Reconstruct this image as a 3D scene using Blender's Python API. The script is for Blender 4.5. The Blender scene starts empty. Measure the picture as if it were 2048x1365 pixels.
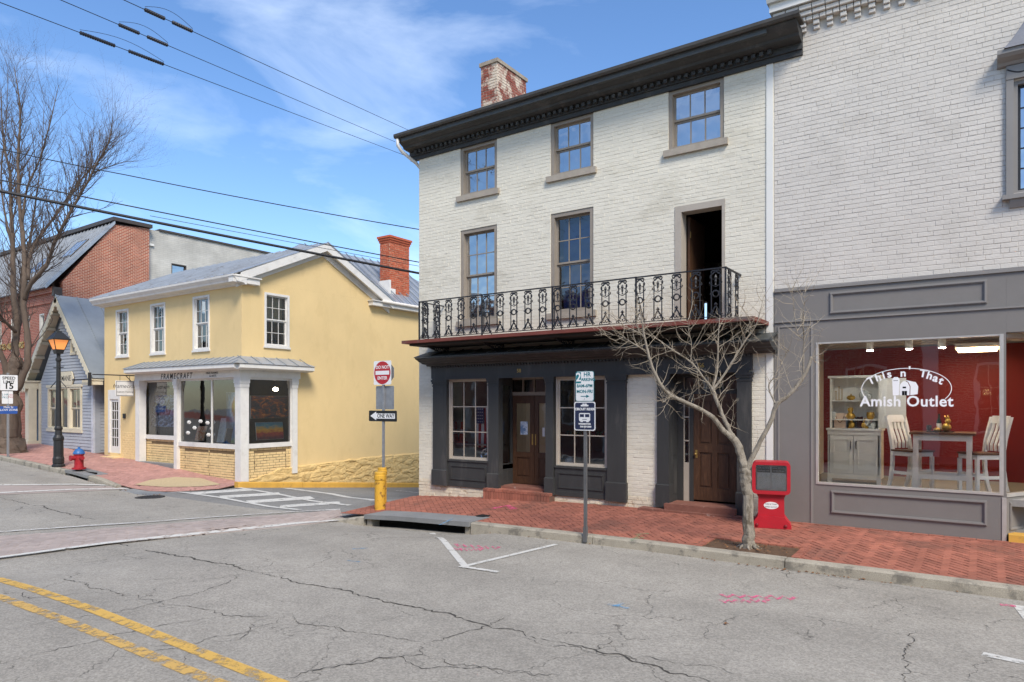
import bpy, bmesh, math, random
from mathutils import Matrix, Vector
random.seed(11)
SC = bpy.context.scene
COL = SC.collection
# ------------------------------------------------------------------ camera
YAW = math.atan2(.5688, .8225)
CAMZ = 2.1
cam = bpy.data.objects.new('camera', bpy.data.cameras.new('camera'))
COL.objects.link(cam)
cam.location = (0, 0, CAMZ)
cam.rotation_euler = (math.radians(90), 0, YAW)
cam.data.sensor_width = 36
cam.data.lens = 36 * 1365 / 2048
cam.data.shift_y = (807 - 682.5) / 2048
cam.data.clip_end = 2000
cam.data.clip_start = .05
SC.camera = cam
# ------------------------------------------------------------------ sky, sun, exposure
SUN = Vector((.55, -.42, .72)).normalized()       # direction towards the sun
world = bpy.data.worlds.new('World'); SC.world = world; world.use_nodes = True
wn = world.node_tree.nodes; wl = world.node_tree.links
for n in list(wn): wn.remove(n)
sky = wn.new('ShaderNodeTexSky'); sky.sky_type = 'NISHITA'; sky.sun_disc = False
sky.sun_elevation = math.asin(SUN.z); sky.sun_rotation = math.atan2(SUN.x, SUN.y)
sky.air_density = 1.0; sky.dust_density = .6; sky.ozone_density = 2.5
tc = wn.new('ShaderNodeTexCoord')
mp = wn.new('ShaderNodeMapping'); mp.inputs['Scale'].default_value = (1.1, 2.6, 5.0); mp.inputs['Rotation'].default_value = (.25, .3, .5)
wl.new(tc.outputs['Generated'], mp.inputs['Vector'])
nz = wn.new('ShaderNodeTexNoise'); nz.inputs['Scale'].default_value = 1.5; nz.inputs['Detail'].default_value = 9; nz.inputs['Roughness'].default_value = .56; nz.inputs['Distortion'].default_value = .5
wl.new(mp.outputs[0], nz.inputs['Vector'])
cr = wn.new('ShaderNodeValToRGB'); cr.color_ramp.elements[0].position = .50; cr.color_ramp.elements[1].position = .92; cr.color_ramp.elements[1].color = (.42, .42, .42, 1)
wl.new(nz.outputs['Fac'], cr.inputs['Fac'])
hs = wn.new('ShaderNodeHueSaturation'); hs.inputs['Hue'].default_value = .504; hs.inputs['Saturation'].default_value = 1.16; hs.inputs['Value'].default_value = 1.5
wl.new(sky.outputs[0], hs.inputs['Color'])
mx = wn.new('ShaderNodeMix'); mx.data_type = 'RGBA'
wl.new(cr.outputs[0], mx.inputs['Factor']); wl.new(hs.outputs[0], mx.inputs['A']); mx.inputs['B'].default_value = (11.5, 12.6, 14, 1)
bg = wn.new('ShaderNodeBackground'); bg.inputs['Strength'].default_value = .055
wl.new(mx.outputs['Result'], bg.inputs['Color'])
wo = wn.new('ShaderNodeOutputWorld'); wl.new(bg.outputs[0], wo.inputs['Surface'])
sun = bpy.data.objects.new('sun', bpy.data.lights.new('sun', 'SUN')); COL.objects.link(sun)
sun.data.energy = 1.5; sun.data.angle = math.radians(20); sun.data.color = (1, .935, .83)
sun.rotation_euler = (-SUN).to_track_quat('-Z', 'Y').to_euler(); sun.location = (20, 20, 40)
SC.view_settings.view_transform = 'Standard'; SC.view_settings.look = 'None'
SC.view_settings.exposure = 1.47; SC.view_settings.gamma = 1

# ------------------------------------------------------------------ survey helpers (photo pixel -> place on a known plane)
FWD = (-math.sin(YAW), math.cos(YAW)); RGT = (math.cos(YAW), math.sin(YAW))
def ray(px, py):
    a = (px - 1024) / 1365.
    return (FWD[0] + RGT[0]*a, FWD[1] + RGT[1]*a, (807 - py) / 1365.)
def U(px, y=12.5): v = ray(px, 0); return v[0] * y / v[1]
def W(px, py, y=12.5): v = ray(px, py); return CAMZ + v[2] * y / v[1]
def V(px, x): v = ray(px, 0); return v[1] * x / v[0]
def WX(px, py, x): v = ray(px, py); return CAMZ + v[2] * x / v[0]
def at(px, py, t): v = ray(px, py); return Vector((v[0]*t, v[1]*t, CAMZ + v[2]*t))
# ground heights
GL = [(-90, 3.0), (-60, 1.6), (-33, .32), (-27.5, .1), (-23.5, -.06), (-20.5, -.28), (-18.6, -.36), (-14, -.34), (-11.4, -.22), (-9.3, -.1), (-7.6, -.04), (-4.5, 0), (60, 0)]
def gl(x):
    for (a, za), (b, zb) in zip(GL, GL[1:]):
        if a <= x <= b:
            return za + (zb - za) * (x - a) / (b - a)
    return 0
YC = 9.62
def smooth(a, b, x):
    t = max(0, min(1, (x - a) / (b - a))); return t*t*(3 - 2*t)
def road_z(x, y):
    side = smooth(-19.4, -18.4, x) * (1 - smooth(-11.9, -11.0, x))
    drop = .13 * (1 - .75*side)
    z = gl(x) - drop + .018 * min(6, max(0, YC - y)) - .018 * max(0, 3.6 - y - 0) * 1.0
    if y > 12: z -= .1 * (y - 12)
    z -= .10 * smooth(-11.0, -10.2, x) * (1 - smooth(-7.8, -6.9, x)) * smooth(8.5, 9.4, y)      # gutter dips at the drain
    return z
def walk_z(x, y): return gl(x) + .02 * (y - 9.7)
def gp(px, py, f=None):
    f = f or road_z; z = -.1
    for _ in range(40):
        v = ray(px, py); t = (z - CAMZ) / v[2]; x, y = v[0]*t, v[1]*t
        z = .5*z + .5*f(x, y)
    return x, y

# ------------------------------------------------------------------ materials
def lin(c):
    def f(v):
        v /= 255.; return v/12.92 if v <= .04045 else ((v + .055)/1.055) ** 2.4
    return (f(c[0]), f(c[1]), f(c[2]), 1)
def mat(name, col, rough=.7, var=.12, scale=3., bump=0., bscale=40., metal=0., spec=.4, isl=0., stain=None, stain_amt=0., stain_scale=1.2, stain_pos=.55, stretch=None, fine=0.):
    m = bpy.data.materials.new(name); m.use_nodes = True
    N = m.node_tree.nodes; L = m.node_tree.links
    p = N['Principled BSDF']
    p.inputs['Roughness'].default_value = rough; p.inputs['Metallic'].default_value = metal
    p.inputs['Specular IOR Level'].default_value = spec
    c = lin(col) if max(col) > 1.001 else (*col, 1)
    g = N.new('ShaderNodeNewGeometry'); vec = g.outputs['Position']
    if stretch:
        mpn = N.new('ShaderNodeMapping'); mpn.inputs['Scale'].default_value = stretch
        L.new(vec, mpn.inputs['Vector']); vec = mpn.outputs[0]
    n1 = N.new('ShaderNodeTexNoise'); n1.inputs['Scale'].default_value = scale; n1.inputs['Detail'].default_value = 8; n1.inputs['Roughness'].default_value = .65
    L.new(vec, n1.inputs['Vector'])
    r = N.new('ShaderNodeMapRange'); r.inputs['From Min'].default_value = .3; r.inputs['From Max'].default_value = .7
    r.inputs['To Min'].default_value = 1 - var; r.inputs['To Max'].default_value = 1 + var
    L.new(n1.outputs['Fac'], r.inputs['Value'])
    val = r.outputs[0]
    if isl:
        oi = N.new('ShaderNodeObjectInfo'); ad = N.new('ShaderNodeMath'); ad.operation = 'ADD'
        L.new(oi.outputs['Random'], ad.inputs[0]); L.new(g.outputs['Random Per Island'], ad.inputs[1])
        fr = N.new('ShaderNodeMath'); fr.operation = 'FRACT'; L.new(ad.outputs[0], fr.inputs[0])
        r2 = N.new('ShaderNodeMapRange'); r2.inputs['To Min'].default_value = 1 - isl; r2.inputs['To Max'].default_value = 1 + isl
        L.new(fr.outputs[0], r2.inputs['Value'])
        mu = N.new('ShaderNodeMath'); mu.operation = 'MULTIPLY'; L.new(val, mu.inputs[0]); L.new(r2.outputs[0], mu.inputs[1]); val = mu.outputs[0]
    if fine:
        n3 = N.new('ShaderNodeTexNoise'); n3.inputs['Scale'].default_value = 130; n3.inputs['Detail'].default_value = 3
        L.new(g.outputs['Position'], n3.inputs['Vector'])
        r3 = N.new('ShaderNodeMapRange'); r3.inputs['From Min'].default_value = .3; r3.inputs['From Max'].default_value = .7; r3.inputs['To Min'].default_value = 1 - fine; r3.inputs['To Max'].default_value = 1 + fine
        L.new(n3.outputs['Fac'], r3.inputs['Value'])
        mu = N.new('ShaderNodeMath'); mu.operation = 'MULTIPLY'; L.new(val, mu.inputs[0]); L.new(r3.outputs[0], mu.inputs[1]); val = mu.outputs[0]
    sc = N.new('ShaderNodeVectorMath'); sc.operation = 'SCALE'; sc.inputs[0].default_value = c[:3]; L.new(val, sc.inputs['Scale'])
    out = sc.outputs[0]
    if stain:
        ns = N.new('ShaderNodeTexNoise'); ns.inputs['Scale'].default_value = stain_scale; ns.inputs['Detail'].default_value = 7; ns.inputs['Roughness'].default_value = .7
        L.new(vec, ns.inputs['Vector'])
        rr = N.new('ShaderNodeMapRange'); rr.inputs['From Min'].default_value = stain_pos; rr.inputs['From Max'].default_value = stain_pos + .1; rr.inputs['To Max'].default_value = stain_amt
        L.new(ns.outputs['Fac'], rr.inputs['Value'])
        mm = N.new('ShaderNodeMix'); mm.data_type = 'RGBA'; L.new(rr.outputs[0], mm.inputs['Factor']); L.new(out, mm.inputs['A'])
        mm.inputs['B'].default_value = lin(stain); out = mm.outputs['Result']
    L.new(out, p.inputs['Base Color'])
    if bump:
        n2 = N.new('ShaderNodeTexNoise'); n2.inputs['Scale'].default_value = bscale; n2.inputs['Detail'].default_value = 4
        L.new(vec, n2.inputs['Vector'])
        b = N.new('ShaderNodeBump'); b.inputs['Strength'].default_value = bump; b.inputs['Distance'].default_value = .01
        L.new(n2.outputs['Fac'], b.inputs['Height']); L.new(b.outputs[0], p.inputs['Normal'])
    return m
def glass(name, base=.06, tint=(1, 1, 1), wob=0.):
    m = bpy.data.materials.new(name); m.use_nodes = True
    N = m.node_tree.nodes; L = m.node_tree.links
    for n in list(N): N.remove(n)
    o = N.new('ShaderNodeOutputMaterial'); t = N.new('ShaderNodeBsdfTransparent'); t.inputs[0].default_value = (*tint, 1)
    gl_ = N.new('ShaderNodeBsdfGlossy'); gl_.inputs['Roughness'].default_value = .015
    fr = N.new('ShaderNodeFresnel'); fr.inputs[0].default_value = 1.5
    ad = N.new('ShaderNodeMath'); ad.operation = 'ADD'; ad.inputs[1].default_value = base; L.new(fr.outputs[0], ad.inputs[0])
    mxn = N.new('ShaderNodeMixShader'); L.new(ad.outputs[0], mxn.inputs[0]); L.new(t.outputs[0], mxn.inputs[1]); L.new(gl_.outputs[0], mxn.inputs[2])
    if wob:
        g = N.new('ShaderNodeNewGeometry'); nn = N.new('ShaderNodeTexNoise'); nn.inputs['Scale'].default_value = 3.5; nn.inputs['Detail'].default_value = 1
        L.new(g.outputs['Position'], nn.inputs['Vector'])
        b = N.new('ShaderNodeBump'); b.inputs['Strength'].default_value = wob; b.inputs['Distance'].default_value = .02
        L.new(nn.outputs['Fac'], b.inputs['Height']); L.new(b.outputs[0], gl_.inputs['Normal']); L.new(b.outputs[0], fr.inputs['Normal'])
    L.new(mxn.outputs[0], o.inputs[0]); return m
def emit(name, col, s):
    m = bpy.data.materials.new(name); m.use_nodes = True; p = m.node_tree.nodes['Principled BSDF']
    p.inputs['Base Color'].default_value = lin(col); p.inputs['Emission Color'].default_value = lin(col); p.inputs['Emission Strength'].default_value = s
    return m
def paint(name, col, wear, wscale=9., amt=1.0, edge=.12, rough=.8):
    """Worn road paint: the paint's own shape shows where it is left; worn spots are open to the road below."""
    m = bpy.data.materials.new(name); m.use_nodes = True
    N = m.node_tree.nodes; L = m.node_tree.links; p = N['Principled BSDF']; p.inputs['Roughness'].default_value = rough
    g = N.new('ShaderNodeNewGeometry'); n = N.new('ShaderNodeTexNoise'); n.inputs['Scale'].default_value = wscale; n.inputs['Detail'].default_value = 10; n.inputs['Roughness'].default_value = .75
    L.new(g.outputs['Position'], n.inputs['Vector'])
    r = N.new('ShaderNodeMapRange'); r.inputs['From Min'].default_value = wear - edge; r.inputs['From Max'].default_value = wear + edge; r.inputs['To Max'].default_value = amt
    L.new(n.outputs['Fac'], r.inputs['Value'])
    p.inputs['Base Color'].default_value = lin(col)
    t = N.new('ShaderNodeBsdfTransparent'); mxn = N.new('ShaderNodeMixShader')
    L.new(r.outputs[0], mxn.inputs[0]); L.new(t.outputs[0], mxn.inputs[1]); L.new(p.outputs[0], mxn.inputs[2])
    L.new(mxn.outputs[0], N['Material Output'].inputs[0]); return m

# ------------------------------------------------------------------ mesh builder
class MB:
    def __init__(s, M=None): s.v = []; s.f = []; s.M = M
    def add(s, vs, fs):
        o = len(s.v)
        s.v += [(s.M @ Vector(v))[:] for v in vs] if s.M else [tuple(v) for v in vs]
        s.f += [tuple(i + o for i in f) for f in fs]; return s
    def box(s, x0, x1, y0, y1, z0, z1):
        return s.add([(x0,y0,z0),(x1,y0,z0),(x1,y1,z0),(x0,y1,z0),(x0,y0,z1),(x1,y0,z1),(x1,y1,z1),(x0,y1,z1)],
                     [(0,3,2,1),(4,5,6,7),(0,1,5,4),(1,2,6,5),(2,3,7,6),(3,0,4,7)])
    def cbox(s, x0, x1, y0, y1, z0, z1, b=.004):
        """box whose front (y1 side = outward) edges are chamfered"""
        return s.add([(x0,y0,z0),(x1,y0,z0),(x1,y0,z1),(x0,y0,z1),(x0,y1-b,z0),(x1,y1-b,z0),(x1,y1-b,z1),(x0,y1-b,z1),
                      (x0+b,y1,z0+b),(x1-b,y1,z0+b),(x1-b,y1,z1-b),(x0+b,y1,z1-b)],
                     [(0,1,5,4),(1,2,6,5),(2,3,7,6),(3,0,4,7),(4,5,9,8),(5,6,10,9),(6,7,11,10),(7,4,8,11),(8,9,10,11)])
    def prism(s, poly, a, b, axis=1):
        """poly in the two other axes, extruded from a to b along axis"""
        n = len(poly)
        def mk(p, h):
            return (h, p[0], p[1]) if axis == 0 else (p[0], h, p[1]) if axis == 1 else (p[0], p[1], h)
        vs = [mk(p, a) for p in poly] + [mk(p, b) for p in poly]
        fs = [tuple(range(n)), tuple(range(2*n-1, n-1, -1))] + [(i, (i+1) % n, n + (i+1) % n, n + i) for i in range(n)]
        return s.add(vs, fs)
    def quad(s, *p): return s.add(p, [tuple(range(len(p)))])
    def tube(s, pts, rad, n=6, caps=True):
        pts = [Vector(p) for p in pts]
        if not hasattr(rad, '__len__'): rad = [rad]*len(pts)
        vs = []; fs = []; ref = None
        for i, p in enumerate(pts):
            d = (pts[min(i+1, len(pts)-1)] - pts[max(i-1, 0)])
            if d.length < 1e-9: d = Vector((0,0,1))
            d.normalize()
            if ref is None: ref = d.orthogonal().normalized()
            ref = (ref - d*ref.dot(d))
            if ref.length < 1e-6: ref = d.orthogonal()
            ref.normalize(); q = d.cross(ref)
            for k in range(n):
                a = 2*math.pi*k/n; vs.append((p + (ref*math.cos(a) + q*math.sin(a))*rad[i])[:])
        for i in range(len(pts)-1):
            for k in range(n): fs.append((i*n+k, i*n+(k+1) % n, (i+1)*n+(k+1) % n, (i+1)*n+k))
        if caps: fs += [tuple(range(n-1, -1, -1)), tuple(range((len(pts)-1)*n, len(pts)*n))]
        return s.add(vs, fs)
    def lathe(s, prof, c, n=16, a0=0):
        vs = []; fs = []
        for r, z in prof:
            for k in range(n):
                a = a0 + 2*math.pi*k/n; vs.append((c[0] + r*math.cos(a), c[1] + r*math.sin(a), c[2] + z))
        m = len(prof)
        for i in range(m-1):
            for k in range(n): fs.append((i*n+k, i*n+(k+1) % n, (i+1)*n+(k+1) % n, (i+1)*n+k))
        fs += [tuple(range(n-1, -1, -1)), tuple(range((m-1)*n, m*n))]
        return s.add(vs, fs)
    def ball(s, c, r, n=10, sq=(1, 1, 1)):
        prof = []
        vs = []; fs = []; m = n//2 + 1
        for i in range(m+1):
            t = math.pi*(i + .0001)/(m + .0002)
            for k in range(n):
                a = 2*math.pi*k/n
                vs.append((c[0] + r*sq[0]*math.sin(t)*math.cos(a), c[1] + r*sq[1]*math.sin(t)*math.sin(a), c[2] + r*sq[2]*math.cos(t)))
        for i in range(m):
            for k in range(n): fs.append((i*n+k, i*n+(k+1) % n, (i+1)*n+(k+1) % n, (i+1)*n+k))
        return s.add(vs, fs)
    def build(s, name, m, parent=None, smooth=False, kind=None, recalc=True, label=None):
        me = bpy.data.meshes.new(name)
        off = ROOT.get(parent.name, (0, 0, 0)) if parent else (0, 0, 0)
        me.from_pydata([(a-off[0], b-off[1], c-off[2]) for a, b, c in s.v], [], s.f)
        if recalc:
            bm = bmesh.new(); bm.from_mesh(me); bmesh.ops.recalc_face_normals(bm, faces=bm.faces); bm.to_mesh(me); bm.free()
        if smooth: me.polygons.foreach_set('use_smooth', [True]*len(me.polygons))
        for mm in (m if isinstance(m, (list, tuple)) else [m]): me.materials.append(mm)
        o = bpy.data.objects.new(name, me); COL.objects.link(o)
        if parent: o.parent = parent; ROOT[o.name] = off
        if kind: o['kind'] = kind
        if label: o['label'] = label
        return o
ROOT = {}
def thing(name, label, cat, loc, group=None):
    o = bpy.data.objects.new(name, None); COL.objects.link(o); o.location = loc; o.empty_display_size = .2
    o['label'] = label; o['category'] = cat
    if group: o['group'] = group
    ROOT[o.name] = tuple(loc); return o
def tag(o, label, cat, group=None):
    o['label'] = label; o['category'] = cat
    if group: o['group'] = group
    return o
def FRONT(y): return Matrix(((1,0,0,0),(0,-1,0,y),(0,0,1,0),(0,0,0,1)))          # local (x, out, z) on a wall facing the street
def SIDE(x): return Matrix(((0,1,0,x),(1,0,0,0),(0,0,1,0),(0,0,0,1)))            # local (y, out, z) on a wall facing +X
def tmesh(s, size, align='CENTER', shear=0., space=1., bold=0., ext=.002, wx=1.):
    cu = bpy.data.curves.new('t', 'FONT'); cu.body = s; cu.size = size; cu.align_x = align; cu.align_y = 'CENTER'
    cu.shear = shear; cu.space_character = space; cu.offset = bold; cu.extrude = ext; cu.resolution_u = 3
    o = bpy.data.objects.new('t', cu); COL.objects.link(o)
    dg = bpy.context.evaluated_depsgraph_get(); me = bpy.data.meshes.new_from_object(o.evaluated_get(dg))
    vs = [(v.co.x*wx, v.co.z, v.co.y) for v in me.vertices]; fs = [tuple(p.vertices) for p in me.polygons]
    bpy.data.objects.remove(o); bpy.data.curves.remove(cu); bpy.data.meshes.remove(me)
    return vs, fs
def text(s, size, M, m, parent, name='lettering', x=0, z=0, **k):
    """flat lettering on a surface: local x along, y out, z up"""
    vs, fs = tmesh(s, size, **k); b = MB(M); b.add([(a + x, d, c + z) for a, d, c in vs], fs)
    return b.build(name, m, parent)

# walls with openings ------------------------------------------------
def wall_cells(b, u0, u1, z0, z1, ops, d0, d1):
    us = sorted({u0, u1, *[min(max(o[0], u0), u1) for o in ops], *[min(max(o[1], u0), u1) for o in ops]})
    zs = sorted({z0, z1, *[min(max(o[2], z0), z1) for o in ops], *[min(max(o[3], z0), z1) for o in ops]})
    for i in range(len(us)-1):
        run = None
        for j in range(len(zs)-1):
            c = ((us[i]+us[i+1])/2, (zs[j]+zs[j+1])/2)
            inside = any(o[0] < c[0] < o[1] and o[2] < c[1] < o[3] for o in ops)
            if not inside: run = (run[0] if run else zs[j], zs[j+1])
            if (inside or j == len(zs)-2) and run:
                b.box(us[i], us[i+1], d0, d1, run[0], run[1]); run = None
def brick_list(u0, u1, z0, z1, ops, L=.21, H=.075, J=.011, seed=1, jit=.0, JV=None):
    JV = JV or J
    rnd = random.Random(seed); out = []; n = int((z1 - z0)/H); H = (z1 - z0)/n
    for r in range(n):
        a = z0 + r*H; b = a + H
        iv = [(u0, u1)]
        for o in ops:
            if o[2] < b - .012 and o[3] > a + .012:
                nv = []
                for s, e in iv:
                    if o[1] <= s or o[0] >= e: nv.append((s, e)); continue
                    if o[0] > s: nv.append((s, o[0]))
                    if o[1] < e: nv.append((o[1], e))
                iv = nv
        ph = (r % 2)*L/2 + rnd.uniform(-.02, .02)
        hdr = (r % 6 == 3)
        LL = L/2 if hdr and rnd.random() < .6 else L
        for s, e in iv:
            k = math.floor((s - ph)/LL)
            while ph + k*LL < e:
                jv = JV*rnd.uniform(.4, 1.5); p = max(s, ph + k*LL + jv/2); q = min(e, ph + (k+1)*LL - jv/2)
                w1 = J*rnd.uniform(.15, .85); w2 = J*rnd.uniform(.15, .85)
                if q - p > .03: out.append((p, q, a + w1, b - w2))
                k += 1
    return out
def lay_bricks(bl, M, m, parent, proud=.008, keep=300, name='brick', seed=2, rough=.003, single=True):
    """the nearest bricks as objects of their own (shared meshes), the rest joined"""
    rnd = random.Random(seed)
    cv = Vector((0, 0, CAMZ))
    order = sorted(range(len(bl)), key=lambda i: ((M @ Vector(((bl[i][0]+bl[i][1])/2, 0, (bl[i][2]+bl[i][3])/2))) - cv).length)
    ind = set(order[:keep]) if single else set()
    off = ROOT.get(parent.name, (0, 0, 0))
    protos = []
    for k in range(6):
        b = MB(); j = lambda: rnd.uniform(-.06, .06)
        vs = [(-.5,0,-.5),(.5,0,-.5),(.5,0,.5),(-.5,0,.5)]
        fr = [(-.5+.02,1+j()*3,-.5+.06),(.5-.02,1+j()*3,-.5+.06),(.5-.02,1+j()*3,.5-.06),(-.5+.02,1+j()*3,.5-.06)]
        b.add(vs + fr, [(4,5,6,7),(0,1,5,4),(1,2,6,5),(2,3,7,6),(3,0,4,7)])
        me = bpy.data.meshes.new(name); me.from_pydata(b.v, [], b.f)
        bm = bmesh.new(); bm.from_mesh(me)
        if M.determinant() < 0: bmesh.ops.reverse_faces(bm, faces=bm.faces)
        bm.to_mesh(me); bm.free(); me.materials.append(m); protos.append(me)
    st = MB(M); R = M.to_3x3()
    for i, (p, q, a, c) in enumerate(bl):
        d = proud + rnd.uniform(-rough, rough); tz = rnd.uniform(-.004, .004)
        if i in ind:
            o = bpy.data.objects.new(name, protos[i % 6]); COL.objects.link(o); o.parent = parent
            pos = M @ Vector(((p+q)/2, 0, (a+c)/2))
            MM = Matrix.Translation(pos - Vector(off)) @ R.to_4x4() @ Matrix.Diagonal((q-p, d, c-a, 1))
            o.matrix_local = MM
        else:
            e = .003; k = [rnd.uniform(-.0015, .0015) for _ in range(4)]
            st.add([(p,0,a),(q,0,a),(q,0,c),(p,0,c),(p+e,d+k[0],a+e),(q-e,d+k[1],a+e),(q-e,d+k[2],c-e),(p+e,d+k[3],c-e)],
                   [(4,5,6,7),(0,1,5,4),(1,2,6,5),(2,3,7,6),(3,0,4,7)])
    if st.f:
        st.build(name + '_field', m, parent, kind='stuff', recalc=False)
# ================================================================== MATERIALS
def asphalt(name, col, crack=.8, cscale=.9):
    m = bpy.data.materials.new(name); m.use_nodes = True; N = m.node_tree.nodes; L = m.node_tree.links; p = N['Principled BSDF']; p.inputs['Roughness'].default_value = .9; p.inputs['Specular IOR Level'].default_value = .3
    g = N.new('ShaderNodeNewGeometry')
    def nz_(sc, det, ro=.6): n = N.new('ShaderNodeTexNoise'); n.inputs['Scale'].default_value = sc; n.inputs['Detail'].default_value = det; n.inputs['Roughness'].default_value = ro; L.new(g.outputs['Position'], n.inputs['Vector']); return n
    def rng(o, a, b, c, d): r = N.new('ShaderNodeMapRange'); r.inputs['From Min'].default_value = a; r.inputs['From Max'].default_value = b; r.inputs['To Min'].default_value = c; r.inputs['To Max'].default_value = d; L.new(o, r.inputs['Value']); return r.outputs[0]
    def mul(a, b): k = N.new('ShaderNodeMath'); k.operation = 'MULTIPLY'; L.new(a, k.inputs[0]); L.new(b, k.inputs[1]); return k.outputs[0]
    big = rng(nz_(.32, 6, .6).outputs['Fac'], .3, .7, .86, 1.12); mid = rng(nz_(2.3, 8, .7).outputs['Fac'], .3, .7, .9, 1.1)
    st = N.new('ShaderNodeTexVoronoi'); st.inputs['Scale'].default_value = 62; L.new(g.outputs['Position'], st.inputs['Vector'])
    sep = N.new('ShaderNodeSeparateXYZ'); L.new(st.outputs['Color'], sep.inputs[0]); stones = rng(sep.outputs[0], 0, 1, .80, 1.22)
    fine = rng(nz_(210, 2).outputs['Fac'], .3, .7, .86, 1.14)
    v = mul(mul(big, mid), mul(stones, fine))
    # faint wheel paths and oil line, along the street
    sx = N.new('ShaderNodeSeparateXYZ'); L.new(g.outputs['Position'], sx.inputs[0])
    w = N.new('ShaderNodeMath'); w.operation = 'SINE'; wm = N.new('ShaderNodeMath'); wm.operation = 'MULTIPLY_ADD'; wm.inputs[1].default_value = 3.3; wm.inputs[2].default_value = .4; L.new(sx.outputs['Y'], wm.inputs[0]); L.new(wm.outputs[0], w.inputs[0]); v = mul(v, rng(w.outputs[0], -1, 1, .955, 1.03))
    # web of fine cracks in patches
    ds = nz_(1.6, 5); vm = N.new('ShaderNodeVectorMath'); vm.operation = 'SCALE'; vm.inputs['Scale'].default_value = .55; L.new(ds.outputs['Color'], vm.inputs[0]); va = N.new('ShaderNodeVectorMath'); va.operation = 'ADD'; L.new(g.outputs['Position'], va.inputs[0]); L.new(vm.outputs[0], va.inputs[1])
    tot = None
    for sc, wd, lo in ((cscale, .007, .46), (cscale*2.6, .010, .56)):
        vo = N.new('ShaderNodeTexVoronoi'); vo.feature = 'DISTANCE_TO_EDGE'; vo.inputs['Scale'].default_value = sc; L.new(va.outputs[0], vo.inputs['Vector'])
        c = rng(vo.outputs['Distance'], wd*.3, wd, 1, 0); k = rng(nz_(.55 if lo < .5 else .8, 4, .5).outputs['Fac'], lo, lo+.07, 0, crack); br = rng(nz_(7, 4).outputs['Fac'], .36, .5, 0, 1); c = mul(mul(c, k), br)
        if tot: a_ = N.new('ShaderNodeMath'); a_.operation = 'MAXIMUM'; L.new(tot, a_.inputs[0]); L.new(c, a_.inputs[1]); tot = a_.outputs[0]
        else: tot = c
    inv = rng(tot, 0, 1, 1, .38); v = mul(v, inv)
    sc_ = N.new('ShaderNodeVectorMath'); sc_.operation = 'SCALE'; sc_.inputs[0].default_value = lin(col)[:3]; L.new(v, sc_.inputs['Scale']); L.new(sc_.outputs[0], p.inputs['Base Color'])
    h = N.new('ShaderNodeMath'); h.operation = 'SUBTRACT'; L.new(sep.outputs[1], h.inputs[0]); L.new(tot, h.inputs[1]); b = N.new('ShaderNodeBump'); b.inputs['Strength'].default_value = .7; b.inputs['Distance'].default_value = .006; L.new(h.outputs[0], b.inputs['Height']); L.new(b.outputs[0], p.inputs['Normal'])
    return m
m_asph = asphalt('asphalt', (154, 148, 137)); m_asph2 = asphalt('side_asphalt', (130, 128, 123), .3)
m_crack = mat('crack_tar', (72, 68, 62), .9, .2, 4)
m_curb = mat('kerb_concrete', (158, 150, 134), .9, .16, 2.5, .6, 60, stain=(96, 92, 84), stain_amt=.7, stain_scale=3, stain_pos=.53, fine=.25)
m_slab = mat('bluestone', (128, 128, 126), .85, .12, 2, .3, 60, fine=.12)
m_dark = mat('dark_void', (18, 17, 16), .95)
m_soil = mat('soil', (92, 70, 52), .95, .3, 9, .8, 40, fine=.3)
m_sand = mat('joint_sand', (104, 78, 66), .95, .2, 6, .4, 60)
m_brk = mat('paving_brick', (152, 94, 76), .88, .2, 1.1, .4, 70, isl=.17, stain=(110, 76, 64), stain_amt=.6, stain_scale=.8, stain_pos=.52, fine=.16)
m_brk_far = mat('sunlit_paving_brick', (178, 134, 122), .85, .15, 1.2, .3, 70, isl=.12)  # pale pink tone paints sunlight into the far sidewalk's brick
m_brk_x = mat('mauve_paver', (166, 152, 143), .88, .1, 1.5, .3, 70, isl=.11, stain=(140, 128, 121), stain_amt=.5, stain_scale=2.2)
m_white_line = paint('road_white', (206, 203, 194), .40, 7, .93, .06)
m_white_old = paint('road_white_worn', (200, 196, 188), .46, 6, .88, .07)
m_yellow = paint('road_yellow', (212, 170, 84), .435, 6, .92, .07)
m_yellow_old = paint('road_yellow_worn', (208, 168, 92), .475, 7, .9, .06)
m_pink = paint('spray_pink', (232, 92, 138), .5, 14, .85, .1)
m_blue_sp = paint('spray_blue', (110, 165, 200), .5, 14, .75, .1)
m_green_sp = paint('spray_green', (110, 170, 120), .52, 12, .7, .1)
m_ycurb = mat('yellow_kerb_paint', (206, 158, 70), .75, .12, 3, .3, 40, stain=(150, 120, 80), stain_amt=.6, stain_scale=5, stain_pos=.58)
m_tan = mat('pebble_ramp', (186, 166, 130), .9, .2, 30, .8, 120, fine=.3)

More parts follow.
